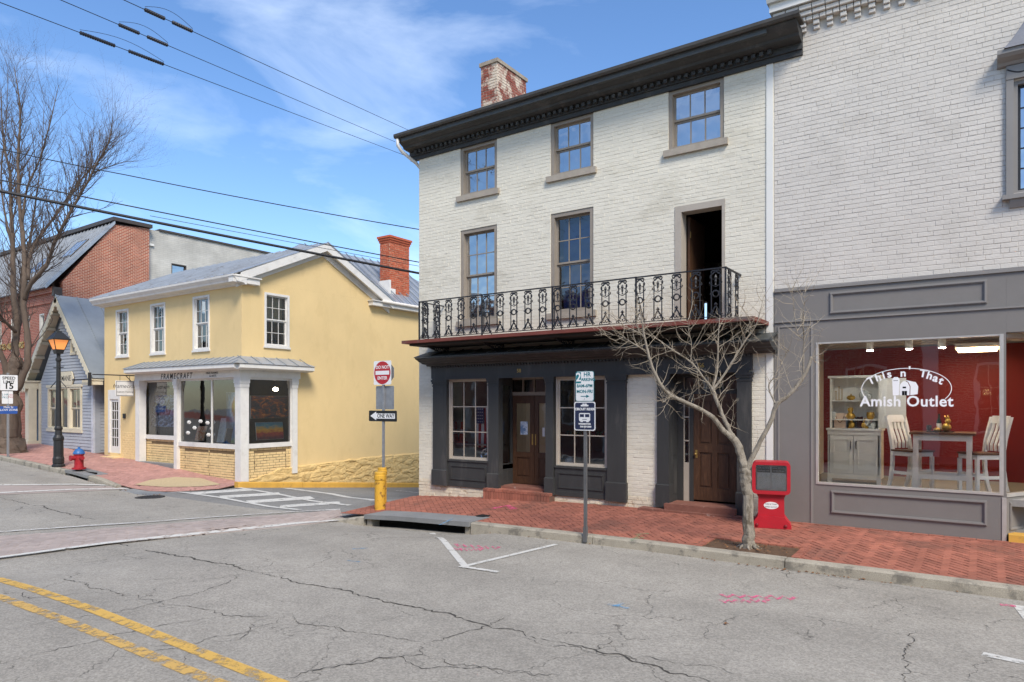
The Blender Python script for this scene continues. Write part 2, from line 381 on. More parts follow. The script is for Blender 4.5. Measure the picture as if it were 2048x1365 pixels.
# ================================================================== GROUND
def clip(poly, conv):
    out = [tuple(p) for p in poly]
    A = sum(conv[i][0]*conv[(i+1) % len(conv)][1] - conv[(i+1) % len(conv)][0]*conv[i][1] for i in range(len(conv)))
    cv = conv if A > 0 else conv[::-1]
    for i in range(len(cv)):
        a = cv[i]; b = cv[(i+1) % len(cv)]
        def sd(p): return (b[0]-a[0])*(p[1]-a[1]) - (b[1]-a[1])*(p[0]-a[0])
        nw = []
        for j in range(len(out)):
            p, q = out[j], out[(j+1) % len(out)]; sp, sq = sd(p), sd(q)
            if sp >= 0: nw.append(p)
            if (sp > 0 > sq) or (sp < 0 < sq):
                t = sp/(sp - sq); nw.append((p[0] + (q[0]-p[0])*t, p[1] + (q[1]-p[1])*t))
        out = nw
        if len(out) < 3: return []
    return out
def sheet(polys, zf, step=.6, dz=0.):
    b = MB(); key = {}
    for poly in polys:
        xs = [p[0] for p in poly]; ys = [p[1] for p in poly]
        i0, i1 = math.floor(min(xs)/step), math.ceil(max(xs)/step); j0, j1 = math.floor(min(ys)/step), math.ceil(max(ys)/step)
        for i in range(i0, i1):
            for j in range(j0, j1):
                c = clip([(i*step, j*step), ((i+1)*step, j*step), ((i+1)*step, (j+1)*step), (i*step, (j+1)*step)], poly)
                if len(c) < 3: continue
                f = []
                for p in c:
                    k = (round(p[0], 4), round(p[1], 4))
                    if k not in key: key[k] = len(b.v); b.v.append((k[0], k[1], zf(*k) + dz))
                    if not f or f[-1] != key[k]: f.append(key[k])
                if len(set(f)) >= 3: b.f.append(tuple(dict.fromkeys(f)))
    return b
def struct(o): o['kind'] = 'structure'; return o
g = MB(); g.quad((-700, -700, -6), (700, -700, -6), (700, 700, -6), (-700, 700, -6))
struct(g.build('ground', m_asph, recalc=False))
RX0, RX1 = -80, 30
main_road = struct(sheet([[(RX0, -2.5), (RX1, -2.5), (RX1, 9.75), (RX0, 9.75)]], road_z, .5).build('main_road', m_asph, smooth=True))
side_street = struct(sheet([[(-18.75, 9.75), (-11.0, 9.75), (-11.25, 45), (-18.75, 45)]], road_z, 1.0).build('side_street', m_asph2, smooth=True))
# corner fill under the far kerb return
# ---- sidewalks
RW = [(-11.2, 9.76), (RX1, 9.78), (RX1, 12.75), (-11.55, 12.75)]      # by the white building
RWb = [(-11.4, 12.74), (-10.5, 12.74), (-10.5, 24), (-11.4, 24)]
near_walk = struct(sheet([RW, RWb], walk_z, .6, -.012).build('brick_sidewalk', m_sand))
LW = [(RX0, 9.95), (-22.4, 9.95), (-21.0, 9.98), (-19.6, 10.1), (-18.85, 10.55), (-18.1, 11.4), (-18.35, 12.75), (RX0, 12.9)]
LWz = lambda x, y: max(walk_z(x, y) - .085*smooth(-22.2, -20.6, x)*(1 - smooth(10.2, 12.2, y)), road_z(x, y) + .012)
far_walk = struct(sheet([[(RX0, 9.95), (-22.4, 9.95), (-22.4, 12.9), (RX0, 12.9)], [(-22.4, 9.95)] + LW[2:7] + [(-22.4, 12.9)]], LWz, .6, -.012).build('brick_sidewalk_across_side_street', m_sand))
# ---- herringbone paving
def herring(region, zf, parent, m, ang=45, W_=.103, thick=.012, keep=300, J=.006, holes=(), seed=3):
    rnd = random.Random(seed); ca, sa = math.cos(math.radians(ang)), math.sin(math.radians(ang))
    xs = [p[0] for p in region]; ys = [p[1] for p in region]; cx, cy = sum(xs)/len(xs), sum(ys)/len(ys)
    R = max(math.hypot(x-cx, y-cy) for x, y in region)/W_ + 3; R = int(R)
    whole = []; cut = []
    for i in range(-R, R):
        for j in range(-R, R):
            k = (i - j) % 4
            if k == 0: w, h = 2, 1
            elif k == 3: w, h = 1, 2
            else: continue
            mxx, myy = (i + w/2)*W_, (j + h/2)*W_
            px_, py_ = cx + mxx*ca - myy*sa, cy + mxx*sa + myy*ca
            if not (min(xs)-.3 < px_ < max(xs)+.3 and min(ys)-.3 < py_ < max(ys)+.3): continue
            q = []
            for (a, b_) in ((i*W_+J/2, j*W_+J/2), ((i+w)*W_-J/2, j*W_+J/2), ((i+w)*W_-J/2, (j+h)*W_-J/2), (i*W_+J/2, (j+h)*W_-J/2)):
                q.append((cx + a*ca - b_*sa, cy + a*sa + b_*ca))
            c = clip(q, region)
            if len(c) < 3: continue
            if any(h0 < px_ < h1 and h2 < py_ < h3 for h0, h1, h2, h3 in holes): continue
            area = abs(sum(c[t][0]*c[(t+1) % len(c)][1] - c[(t+1) % len(c)][0]*c[t][1] for t in range(len(c))))/2
            if area < .0012: continue
            full = area > .98*(w*W_-J)*(h*W_-J)
            (whole if full else cut).append((c, px_, py_, k))
    whole.sort(key=lambda e: math.hypot(e[1], e[2]))
    vis = [e for e in whole if e[2] > 0]
    st = MB()
    def emit_brick(b, c, dz, tilt):
        n = len(c); mx_ = sum(p[0] for p in c)/n; my_ = sum(p[1] for p in c)/n
        e = .004
        bot = [(p[0], p[1], zf(*p) - .012) for p in c]
        top = []
        for p in c:
            d = math.hypot(p[0]-mx_, p[1]-my_) or 1
            x = p[0] - (p[0]-mx_)/d*e; y = p[1] - (p[1]-my_)/d*e
            top.append((x, y, zf(x, y) + dz + tilt[0]*(x-mx_) + tilt[1]*(y-my_)))
        b.add(bot + top, [tuple(range(n, 2*n))] + [(t, (t+1) % n, n + (t+1) % n, n + t) for t in range(n)])
    pro = {}
    for kk in (0, 3):
        w, h = (2, 1) if kk == 0 else (1, 2)
        b = MB(); a, c_ = (w*W_-J)/2, (h*W_-J)/2; e = .004
        b.add([(-a,-c_,-.012),(a,-c_,-.012),(a,c_,-.012),(-a,c_,-.012),(-a+e,-c_+e,0),(a-e,-c_+e,0),(a-e,c_-e,0),(-a+e,c_-e,0)],
              [(4,5,6,7),(0,1,5,4),(1,2,6,5),(2,3,7,6),(3,0,4,7)])
        me = bpy.data.meshes.new('brick'); me.from_pydata(b.v, [], b.f); me.materials.append(m); pro[kk] = me
    chosen = set(id(e) for e in whole[:keep])
    for e in whole + cut:
        c, px_, py_, k = e
        dz = rnd.gauss(0, .0014); ti = (rnd.gauss(0, .008), rnd.gauss(0, .008))
        if id(e) in chosen:
            o = bpy.data.objects.new('brick', pro[k]); COL.objects.link(o); o.parent = parent
            sx = (zf(px_+.1, py_) - zf(px_-.1, py_))/.2; sy = (zf(px_, py_+.1) - zf(px_, py_-.1))/.2
            o.location = (px_, py_, zf(px_, py_) + dz)
            o.rotation_euler = (math.atan(sy) + ti[1], -math.atan(sx) - ti[0], math.radians(ang))
        else:
            emit_brick(st, c, dz, ti)
    if st.f: st.build('brick_paving', m, parent, kind='stuff', recalc=False)
TX, TY = -2.78, 10.02                      # street tree
PIT = (TX - .62, TX + .62, 9.78, 10.42)
herring([(-11.15, 9.78), (3.4, 9.79), (3.4, 12.36), (-11.5, 12.36)], walk_z, near_walk, m_brk, 45, .1035, holes=[(PIT[0]-.12, PIT[1]+.12, PIT[2]-.2, PIT[3]+.12)])
def course(b, x0, x1, y0, y1, n, along='x', dz=.0, zf=walk_z):
    for k in range(n):
        if along == 'x':
            a = x0 + (x1-x0)*k/n + .005; c = x0 + (x1-x0)*(k+1)/n - .005; p = (a, c, y0, y1)
        else:
            a = y0 + (y1-y0)*k/n + .005; c = y0 + (y1-y0)*(k+1)/n - .005; p = (x0, x1, a, c)
        z = zf((p[0]+p[1])/2, (p[2]+p[3])/2) + dz + random.gauss(0, .002)
        yield p, z
for (x0, x1, y0, y1, n, al, dz) in [(-11.4, 3.4, 12.375, 12.475, 72, 'x', .002), (PIT[0]-.11, PIT[1]+.11, PIT[3]+.005, PIT[3]+.115, 13, 'x', .016),
                                   (PIT[0]-.11, PIT[0]-.005, PIT[2], PIT[3], 6, 'y', .008), (PIT[1]+.005, PIT[1]+.11, PIT[2], PIT[3], 6, 'y', .014)]:
    for p, z in course(None, x0, x1, y0, y1, n, al, dz):
        b = MB(); b.box(p[0], p[1], p[2], p[3], z - .03, z); b.build('border_brick', m_brk, near_walk, recalc=False)
sheet([[(PIT[0], PIT[2]), (PIT[1], PIT[2]), (PIT[1], PIT[3]), (PIT[0], PIT[3])]], lambda x, y: walk_z(x, y) - .005 + .03*math.exp(-((x-TX)**2 + (y-TY)**2)/.05) + random.gauss(0, .004), .08).build('tree_pit_soil', m_soil, near_walk, smooth=True)
# far side
herring([(-34, 10.0), (-22.4, 10.0), (-22.4, 12.48), (-34, 12.48)], LWz, far_walk, m_brk_far, 45, .11, keep=150, seed=5)
herring([(-22.39, 10.0), (-21.0, 10.03), (-19.6, 10.15), (-18.9, 10.6), (-18.17, 11.4), (-18.4, 12.48), (-22.39, 12.48)], LWz, far_walk, m_brk_far, 45, .11, keep=150, seed=6)
rp = [gp(270, 970, LWz), gp(300, 961, LWz), (gp(350, 955, LWz)), gp(400, 957, LWz), gp(442, 970, LWz), gp(400, 974, LWz), gp(330, 975, LWz)]
sheet([rp], LWz, .25, .012).build('pebble_ramp', m_tan, far_walk)

# ---- kerbs
def kerb(pts, zf, rz, m, name, label_parts=None, wdt=.16, piece=3.0, gap=.012, chamf=.025):
    """kerb stones along a line; the road side is on the right of the direction of travel reversed"""
    root = None
    seg = []; acc = [pts[0]]; L = 0
    # resample
    P = [Vector((*pts[0], 0))]
    for a, b_ in zip(pts, pts[1:]):
        a, b_ = Vector((*a, 0)), Vector((*b_, 0)); n = max(1, int((b_-a).length/.3))
        for k in range(1, n+1): P.append(a.lerp(b_, k/n))
    root = MB()
    stones = []; cur = [P[0]]; d = 0
    for a, b_ in zip(P, P[1:]):
        d += (b_-a).length; cur.append(b_)
        if d >= piece: stones.append(cur); cur = [b_]; d = 0
    if len(cur) > 1: stones.append(cur)
    outs = []
    for s in stones:
        b = MB(); n = len(s); vs = []
        for i, p in enumerate(s):
            t = (s[min(i+1, n-1)] - s[max(i-1, 0)]).normalized(); nr = Vector((t.y, -t.x, 0))   # right of travel
            q = p.copy()
            if i == 0: q = p + t*gap/2
            if i == n-1: q = p - t*gap/2
            zt = zf(p.x, p.y) + random.gauss(0, .001); zr = rz(p.x, p.y) - .1
            a0 = q; a1 = q + nr*wdt
            vs += [(a0.x, a0.y, zr), (a0.x, a0.y, zt), (a1.x - nr.x*chamf, a1.y - nr.y*chamf, zt - .004), (a1.x, a1.y, zt - chamf), (a1.x + nr.x*.015, a1.y + nr.y*.015, zr)]
        fs = []
        for i in range(n-1):
            for k in range(5): fs.append((i*5+k, i*5+(k+1) % 5, (i+1)*5+(k+1) % 5, (i+1)*5+k))
        fs += [(0,1,2,3,4), tuple((n-1)*5+k for k in (4,3,2,1,0))]
        b.add(vs, fs); outs.append(b)
    return outs
kr = struct(bpy.data.objects.new('kerb', None)); COL.objects.link(kr); ROOT[kr.name] = (0, 0, 0)
xk = U(1565, 9.6)
right_k = [(-7.55, 9.78)] + [(x, 9.78) for x in (-5.1, -2.2, .8, 3.8, 8, 14, 22, 30)]
for a, b_ in zip(right_k, right_k[1:]):
    for bb in kerb([a, b_], lambda x, y: walk_z(x, y) + .006, road_z, m_curb, 'k', piece=99): bb.build('kerb_stone', m_curb, kr)
left_k = [(-80, 9.95), (-50, 9.95), (-36, 9.95), (-30, 9.95), (-26.5, 9.95), (-24.1, 9.95)]
for a, b_ in zip(left_k, left_k[1:]):
    for bb in kerb([a, b_], lambda x, y: walk_z(x, y) + .006, road_z, m_curb, 'k', piece=99): bb.build('kerb_stone', m_curb, kr)
for bb in kerb([(-22.5, 9.95), (-21.6, 9.96), (-20.9, 9.99)], lambda x, y: LWz(x, y) + .02, road_z, m_curb, 'k', piece=99): bb.build('kerb_stone', m_curb, kr)
for bb in kerb([(-11.2, 9.62), (-10.3, 9.78)], lambda x, y: max(road_z(x, y) + .02 + .11*smooth(-11.2, -10.2, x), 0 + gl(x) - .12 + .1*smooth(-11.2, -10.2, x)), road_z, m_curb, 'k', piece=99): bb.build('kerb_stone', m_curb, kr)
# yellow painted kerb along the yellow shop's side wall
yk = [(-18.2, 11.9), (-18.2, 14.2), (-18.2, 17.2), (-18.2, 20.5), (-18.2, 26)]
for a, b_ in zip(yk, yk[1:]):
    for bb in kerb([a, b_], lambda x, y: road_z(x, y) + .17, road_z, m_ycurb, 'k', piece=99, wdt=.2): bb.build('kerb_stone', m_ycurb, kr, label='yellow painted kerb stone')
# drain inlets: slab over a dark opening
def inlet(x0, x1, y, zf, rz, depth=.75, label=''):
    t = thing('storm_drain', label, 'drain', ((x0+x1)/2, y, rz((x0+x1)/2, y)), 'kerb storm drains')
    n = 8; b = MB(); c = MB()
    for i in range(n):
        a = x0 + (x1-x0)*i/n; e = x0 + (x1-x0)*(i+1)/n
        za, ze = zf(a, y) + .014, zf(e, y) + .014
        b.add([(a,y-.19,za-.085),(e,y-.19,ze-.085),(e,y+depth-.3,ze-.085),(a,y+depth-.3,za-.085),(a,y-.19,za),(e,y-.19,ze),(e,y+depth-.3,ze),(a,y+depth-.3,za)],
              [(0,3,2,1),(4,5,6,7),(0,1,5,4),(2,3,7,6)] + ([(3,0,4,7)] if i == 0 else []) + ([(1,2,6,5)] if i == n-1 else []))
    b.build('slab', m_slab, t)
    c.box(x0+.1, x1-.1, y+.1, y+.16, rz(x0, y)-.4, zf(x0, y)-.02)
    c.build('throat', m_dark, t)
    for xx in (x0 + .02, x1 - .14): d = MB(); d.box(xx, xx+.12, y-.12, y+.1, rz(xx, y)-.1, zf(xx, y)-.072); d.build('cheek_stone', m_curb, t)
inlet(-10.25, -7.57, 9.78, walk_z, road_z, label='long bluestone slab kerb drain beside the yellow bollards')
inlet(-24.05, -22.55, 9.95, walk_z, road_z, label='kerb storm drain beside the red fire hydrant')

# ---- painted markings (each a worn sheet a few millimetres over the road)
marks = struct(bpy.data.objects.new('road_markings', None)); COL.objects.link(marks); ROOT[marks.name] = (0, 0, 0)
def band(pts, w, m, name, dz=.006, zf=road_z, parent=None, jit=0.):
    b = MB(); vs = []; P = []
    for a, c in zip(pts, pts[1:]):
        a, c = Vector((*a, 0)), Vector((*c, 0)); n = max(1, int((c-a).length/.35))
        for k in range(n): P.append(a.lerp(c, k/n))
    P.append(Vector((*pts[-1], 0)))
    for i, p in enumerate(P):
        t = (P[min(i+1, len(P)-1)] - P[max(i-1, 0)]).normalized(); nr = Vector((-t.y, t.x, 0))
        ww = (w[0] + (w[1]-w[0])*i/(len(P)-1)) if isinstance(w, tuple) else w
        for s in (-.5, .5):
            q = p + nr*ww*s + Vector((random.uniform(-jit, jit), random.uniform(-jit, jit), 0)); vs.append((q.x, q.y, zf(q.x, q.y) + dz))
    b.add(vs, [(2*i, 2*i+1, 2*i+3, 2*i+2) for i in range(len(P)-1)])
    return b.build(name, m, parent or marks, recalc=False)
y1 = gp(550, 1365)[1]; y2 = gp(380, 1345)[1]
band([(-26, gp(0, 1160)[1] + .05), gp(0, 1160), gp(550, 1365), (20, gp(550, 1365)[1])], .125, m_yellow, 'centre_line')
q0, q1 = gp(0, 1195), gp(430, 1365)
band([(-26, q0[1] + .05), q0, q1, (20, q1[1])], .12, m_yellow_old, 'centre_line')
# brick crosswalk over the main street
xw = [gp(0, 1066), gp(340, 1045), gp(520, 1032), gp(672, 1024), gp(684, 1042), gp(430, 1066), gp(215, 1088), gp(0, 1117)]
e_up = [gp(-260, 1092), gp(0, 1066), gp(200, 1052), gp(400, 1038), gp(560, 1027), gp(680, 1021)]
e_lo = [gp(-260, 1150), gp(0, 1117), gp(215, 1088), gp(430, 1066), gp(600, 1048), gp(690, 1041)]
xroot = struct(bpy.data.objects.new('brick_crosswalk', None)); COL.objects.link(xroot); ROOT[xroot.name] = (0, 0, 0)
A, B_, C_, D_ = e_up[0], e_up[-1], e_lo[-1], e_lo[0]
def ext(a, b_, k): return (a[0] + (b_[0]-a[0])*k, a[1] + (b_[1]-a[1])*k)
A, D_ = ext(B_, A, 1.25), ext(C_, D_, 1.25)
sheet([[A, B_, C_, D_]], road_z, .5, .004).build('paver_bed', m_sand, xroot)
herring([A, B_, C_, D_], lambda x, y: road_z(x, y) + .016, xroot, m_brk_x, math.degrees(math.atan2(B_[1]-A[1], B_[0]-A[0])) + 45, .11, keep=300, seed=8, J=.005)
band([A] + e_up[1:], .14, m_white_old, 'crosswalk_line', .022)
band([D_] + e_lo[1:], .15, m_white_line, 'crosswalk_line', .022)
# far crosswalk (main street, other side of the crossing)
f_up = [gp(-300, 970), gp(0, 971.5), gp(150, 970), gp(280, 973)]; f_lo = [gp(-300, 1003), gp(0, 987), gp(150, 980), gp(292, 977)]
sheet([[f_up[0], f_up[-1], f_lo[-1], f_lo[0]]], road_z, .5, .008).build('paver_bed', m_brk_x, xroot)
band(f_up, .16, m_white_line, 'crosswalk_line', .018); band(f_lo, .16, m_white_line, 'crosswalk_line', .018)
# ladder crosswalk over the side street
band([gp(292, 976), gp(440, 996), gp(600, 1021)], .13, m_white_line, 'crosswalk_line', .012)
band([gp(470, 975), gp(560, 990), gp(700, 1012)], .13, m_white_line, 'crosswalk_line', .012)
for a, c in (((385, 988), (500, 980)), ((440, 995), (560, 988)), ((495, 1005), (625, 996)), ((560, 1014), (680, 1006))):
    band([gp(*a), gp(*c)], .56, m_white_line, 'crosswalk_bar', .008)
band([gp(572, 977), gp(660, 988), gp(752, 1001)], .28, m_white_line, 'stop_line')
band([gp(790, 981), gp(842, 987)], .2, m_white_old, 'arrow_marking')
# parking marks
band([gp(864, 1067), gp(933, 1137)], .1, m_white_line, 'parking_mark'); band([gp(920, 1136), gp(1112, 1090)], .09, m_white_line, 'parking_mark', .009)
band([gp(925, 1135), gp(997, 1146)], .09, m_white_line, 'parking_mark', .012)
band([gp(1965, 1309), gp(2060, 1329)], .12, m_white_line, 'parking_mark'); band([gp(2036, 1212), gp(2062, 1245)], .1, m_white_line, 'parking_mark')
# spray paint scrawls
def scrawl(cx, cy, w, h, m, rows, name):
    for r in range(rows):
        pts = []
        n = 13
        for k in range(n):
            f = k/(n-1); pts.append(gp(cx - w/2 + w*f*(1 if r == 0 else .62), cy + (r - (rows-1)/2)*h + (h*.33 if k % 2 else -h*.33)*random.uniform(.5, 1) + 6*f*(1-r)))
        band(pts, .07, m, name, .007 + .003*r)
scrawl(1517, 1198, 150, 12, m_pink, 2, 'spray_mark'); scrawl(955, 1096, 88, 9, m_pink, 2, 'spray_mark')
band([gp(1216, 1210), gp(1258, 1218)], .05, m_blue_sp, 'spray_mark'); band([gp(1228, 1215), gp(1246, 1208)], .05, m_blue_sp, 'spray_mark', .009)
band([gp(705, 1099), gp(735, 1097)], .05, m_blue_sp, 'spray_mark'); band([gp(695, 1122), gp(720, 1125)], .04, m_blue_sp, 'spray_mark')
wz = lambda x, y: walk_z(x, y) + .004
for (a, c) in (((1262, 1082), (1285, 1068)), ((1270, 1070), (1297, 1068)), ((1268, 1078), (1288, 1076))): band([gp(*a, walk_z), gp(*c, walk_z)], .05, m_green_sp, 'spray_mark', .007, walk_z)
band([gp(985, 1018, walk_z), gp(1015, 1012, walk_z), gp(1028, 1019, walk_z)], .16, m_pink, 'spray_mark', .007, walk_z)
band([gp(2000, 1210), gp(2032, 1214)], .09, m_pink, 'spray_mark')
band([gp(880, 1052, walk_z), gp(905, 1040, walk_z)], .05, m_blue_sp, 'spray_mark', .02, walk_z)
# ---- cracks
def crack(pts, w=.02, amp=.05, seed=0, n_sub=None, br=True):
    rnd = random.Random(seed); P = [Vector((*gp(*p), 0)) for p in pts]; Q = []
    for a, c in zip(P, P[1:]):
        n = max(2, int((c-a).length/.035)); nr = Vector((-(c-a).y, (c-a).x, 0)).normalized(); off = 0
        for k in range(n):
            off = off*.82 + rnd.uniform(-amp, amp)*.7; e = min(k, n-k)/n*4
            Q.append(a.lerp(c, k/n) + nr*off*min(1, e))
    Q.append(P[-1]); vs = []
    for i, p in enumerate(Q):
        t = (Q[min(i+1, len(Q)-1)] - Q[max(i-1, 0)]).normalized(); nr = Vector((-t.y, t.x, 0))
        ww = .62*w*rnd.uniform(.2, 1.5)*min(1, .25 + 3*min(i, len(Q)-1-i)/len(Q))
        for s in (-.5, .5): q = p + nr*ww*s; vs.append((q.x, q.y, road_z(q.x, q.y) + .0045))
    b = MB(); b.add(vs, [(2*i, 2*i+1, 2*i+3, 2*i+2) for i in range(len(Q)-1)]); b.build('crack', m_crack, main_road, recalc=False)
C = [([(222, 1085), (300, 1103), (420, 1125), (500, 1143)], .05), ([(500, 1143), (640, 1173), (800, 1210), (960, 1248), (1120, 1285)], .032), ([(1120, 1285), (1300, 1330), (1420, 1365)], .028),
     ([(500, 1143), (440, 1172), (310, 1207), (130, 1240), (0, 1263)], .014), ([(310, 1207), (230, 1185), (128, 1160), (160, 1143)], .016), ([(240, 1170), (365, 1155)], .01),
     ([(310, 1207), (400, 1218), (450, 1232), (520, 1235), (585, 1228)], .014), ([(585, 1228), (620, 1250), (760, 1270), (850, 1288)], .013), ([(850, 1288), (930, 1265), (1024, 1230)], .016),
     ([(850, 1288), (845, 1310), (700, 1330), (640, 1340), (560, 1362)], .02), ([(845, 1310), (900, 1330), (1024, 1345), (1150, 1352)], .012), ([(640, 1340), (760, 1315), (930, 1338), (1100, 1355)], .012),
     ([(1830, 1262), (1828, 1285), (1810, 1310), (1822, 1345), (1812, 1368)], .016), ([(230, 1185), (100, 1195), (0, 1182)], .012), ([(450, 1232), (330, 1250), (160, 1290), (0, 1330)], .014),
     ([(585, 1228), (470, 1270), (330, 1300), (200, 1325)], .01), ([(1024, 1270), (1200, 1310), (1330, 1322), (1500, 1350)], .011), ([(1200, 1272), (1218, 1288), (1195, 1310)], .01),
     ([(0, 995), (60, 1010), (120, 1025), (190, 1040)], .04), ([(60, 1010), (30, 1022), (0, 1024)], .02), ([(695, 1149), (720, 1140), (752, 1133)], .009), ([(500, 1143), (545, 1128), (530, 1118), (505, 1115)], .008),
     ([(1390, 1120), (1600, 1145), (1800, 1175), (2040, 1215)], .008), ([(1567, 1140), (1590, 1160)], .01), ([(1710, 1222), (1760, 1212), (1830, 1195)], .008), ([(340, 1090), (350, 1085), (420, 1082)], .01), ([(520, 1240), (500, 1262), (420, 1290)], .009)]
for i, (p, w) in enumerate(C): crack(p, w, .05 if w > .012 else .07, i)
# manhole cover, debris leaves
def disc(c, r, zf, dz, m, name, label, cat, parts=True):
    t = thing(name, label, cat, (*c, zf(*c)))
    b = MB(); b.lathe([(r, -.02), (r, dz), (r*.92, dz+.002)], (c[0], c[1], zf(*c)), 28); b.build('frame_ring', m_dark, t)
    b = MB(); b.lathe([(r*.88, 0), (r*.88, dz+.005)], (c[0], c[1], zf(*c)), 28); b.build('lid', mat('cast_iron', (84, 80, 78), .7, .25, 12, .8, 30), t)
    b = MB()
    for k in range(-4, 5):
        hh = math.sqrt(max(.01, (r*.8)**2 - (k*r*.18)**2)); b.box(c[0]-hh, c[0]+hh, c[1]+k*r*.18-.012, c[1]+k*r*.18+.012, zf(*c)+dz+.004, zf(*c)+dz+.011)
    b.build('tread', m_dark, t)
disc(gp(300, 995), .36, road_z, .008, m_dark, 'manhole_cover', 'round iron manhole cover in the crossing', 'manhole')
disc(gp(966, 1033, walk_z), .13, walk_z, .006, m_dark, 'valve_cover', 'small round valve cover set in the red brick sidewalk', 'valve cover')
m_leaf = mat('dry_leaf', (132, 92, 58), .9, .3, 20)
lv = MB()
for k in range(190):
    if k < 3: x, y, zf = *gp(1452, 1250), road_z
    elif k < 60: x = random.choice((random.gauss(-1.3, .5), random.gauss(-2.4, .4), random.uniform(-8, 2))); y = 9.6 - abs(random.gauss(0, .06)); zf = road_z
    elif k < 120: x = random.gauss(TX, .28); y = random.gauss(TY, .16); zf = lambda a, c: walk_z(a, c) + .02; y = max(9.83, min(10.4, y))
    else: x = random.uniform(-26, -18); y = 9.9 - abs(random.gauss(.1, .08)); zf = road_z
    s = random.uniform(.012, .035); a = random.uniform(0, 6.3); z = zf(x, y) + .012
    lv.add([(x+s*math.cos(a), y+s*math.sin(a), z), (x-s*.5*math.sin(a), y+s*.5*math.cos(a), z+.012), (x-s*math.cos(a), y-s*math.sin(a), z), (x+s*.5*math.sin(a), y-s*.5*math.cos(a), z+.006)], [(0,1,2,3)])
o = lv.build('leaf_litter', m_leaf, kind='stuff', recalc=False); tag(o, 'dry brown leaf litter along the kerb and tree pit', 'leaves')
# ================================================================== BUILDING MATERIALS
m_wbrick = mat('painted_white_brick', (216, 209, 191), .8, .06, 1.3, .5, 20, isl=.02, stretch=(.6, .6, 1.6), stain=(190, 182, 162), stain_amt=.55, stain_scale=1.1, stain_pos=.53)
m_wmort = mat('painted_white_joint', (210, 203, 185), .85, .08, 2)
m_wworn = mat('worn_white_brick', (214, 203, 180), .85, .1, 5, .6, 30, isl=.06, stain=(168, 140, 108), stain_amt=.7, stain_scale=7, stain_pos=.54)
m_gbrick = mat('painted_grey_white_brick', (204, 197, 186), .75, .05, 1.3, .4, 26, isl=.02, stain=(184, 177, 165), stain_amt=.5, stain_scale=.8, stain_pos=.54)
m_gmort = mat('painted_grey_white_joint', (200, 193, 182), .8, .06, 2)
m_taupe = mat('taupe_trim', (142, 132, 119), .65, .08, 3, .15, 30)
m_taupe2 = mat('pale_taupe_trim', (170, 160, 146), .65, .08, 3, .15, 30)
m_sill = mat('stone_sill', (158, 148, 134), .85, .12, 6, .5, 40)
m_char = mat('charcoal_paint', (56, 56, 55), .62, .12, 4, .2, 25, stain=(82, 79, 75), stain_amt=.5, stain_scale=4, stain_pos=.55, stretch=(1, 1, .2))
m_iron = mat('black_iron', (44, 45, 48), .5, .15, 8, .2, 60, metal=.2)
m_redslab = mat('worn_red_paint', (112, 58, 48), .8, .2, 4, .3, 40, stain=(96, 92, 86), stain_amt=.85, stain_scale=2.2, stain_pos=.52, stretch=(.5, 1, 1))
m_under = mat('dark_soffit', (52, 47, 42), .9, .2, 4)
m_roofd = mat('dark_metal_roof', (70, 72, 70), .5, .15, 5, .1, 20)
m_wood = mat('dark_door_wood', (78, 54, 38), .45, .3, 5, .2, 40, stretch=(8, 8, 1), stain=(104, 74, 52), stain_amt=.5, stain_scale=5, stain_pos=.55)
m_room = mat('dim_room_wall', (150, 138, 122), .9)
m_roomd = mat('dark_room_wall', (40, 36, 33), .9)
m_floor = mat('wood_floor', (88, 66, 48), .6, .2, 6)
m_redstone = mat('red_sandstone', (128, 84, 70), .9, .2, 5, .6, 30, stain=(170, 150, 138), stain_amt=.8, stain_scale=5, stain_pos=.6)
m_chim_old = mat('peeling_chimney_brick', (134, 72, 58), .85, .2, 8, .5, 40, isl=.2, stain=(206, 192, 172), stain_amt=.95, stain_scale=2.6, stain_pos=.47)
m_chim_m = mat('chimney_mortar', (176, 158, 140), .9, .15, 8)
m_white = mat('white_paint', (222, 219, 210), .55, .04, 3)
m_brass = mat('aged_brass', (176, 146, 86), .4, .2, 10, metal=.6)
m_paper = mat('tan_paper', (186, 160, 122), .9, .08, 3)
G_up = glass('window_glass_old', .58, (.9, .93, .95), .35)
G_shop = glass('shop_glass', .12, (.97, .98, .97), .05)
G_dim = glass('window_glass', .14, (.92, .95, .95), .15)

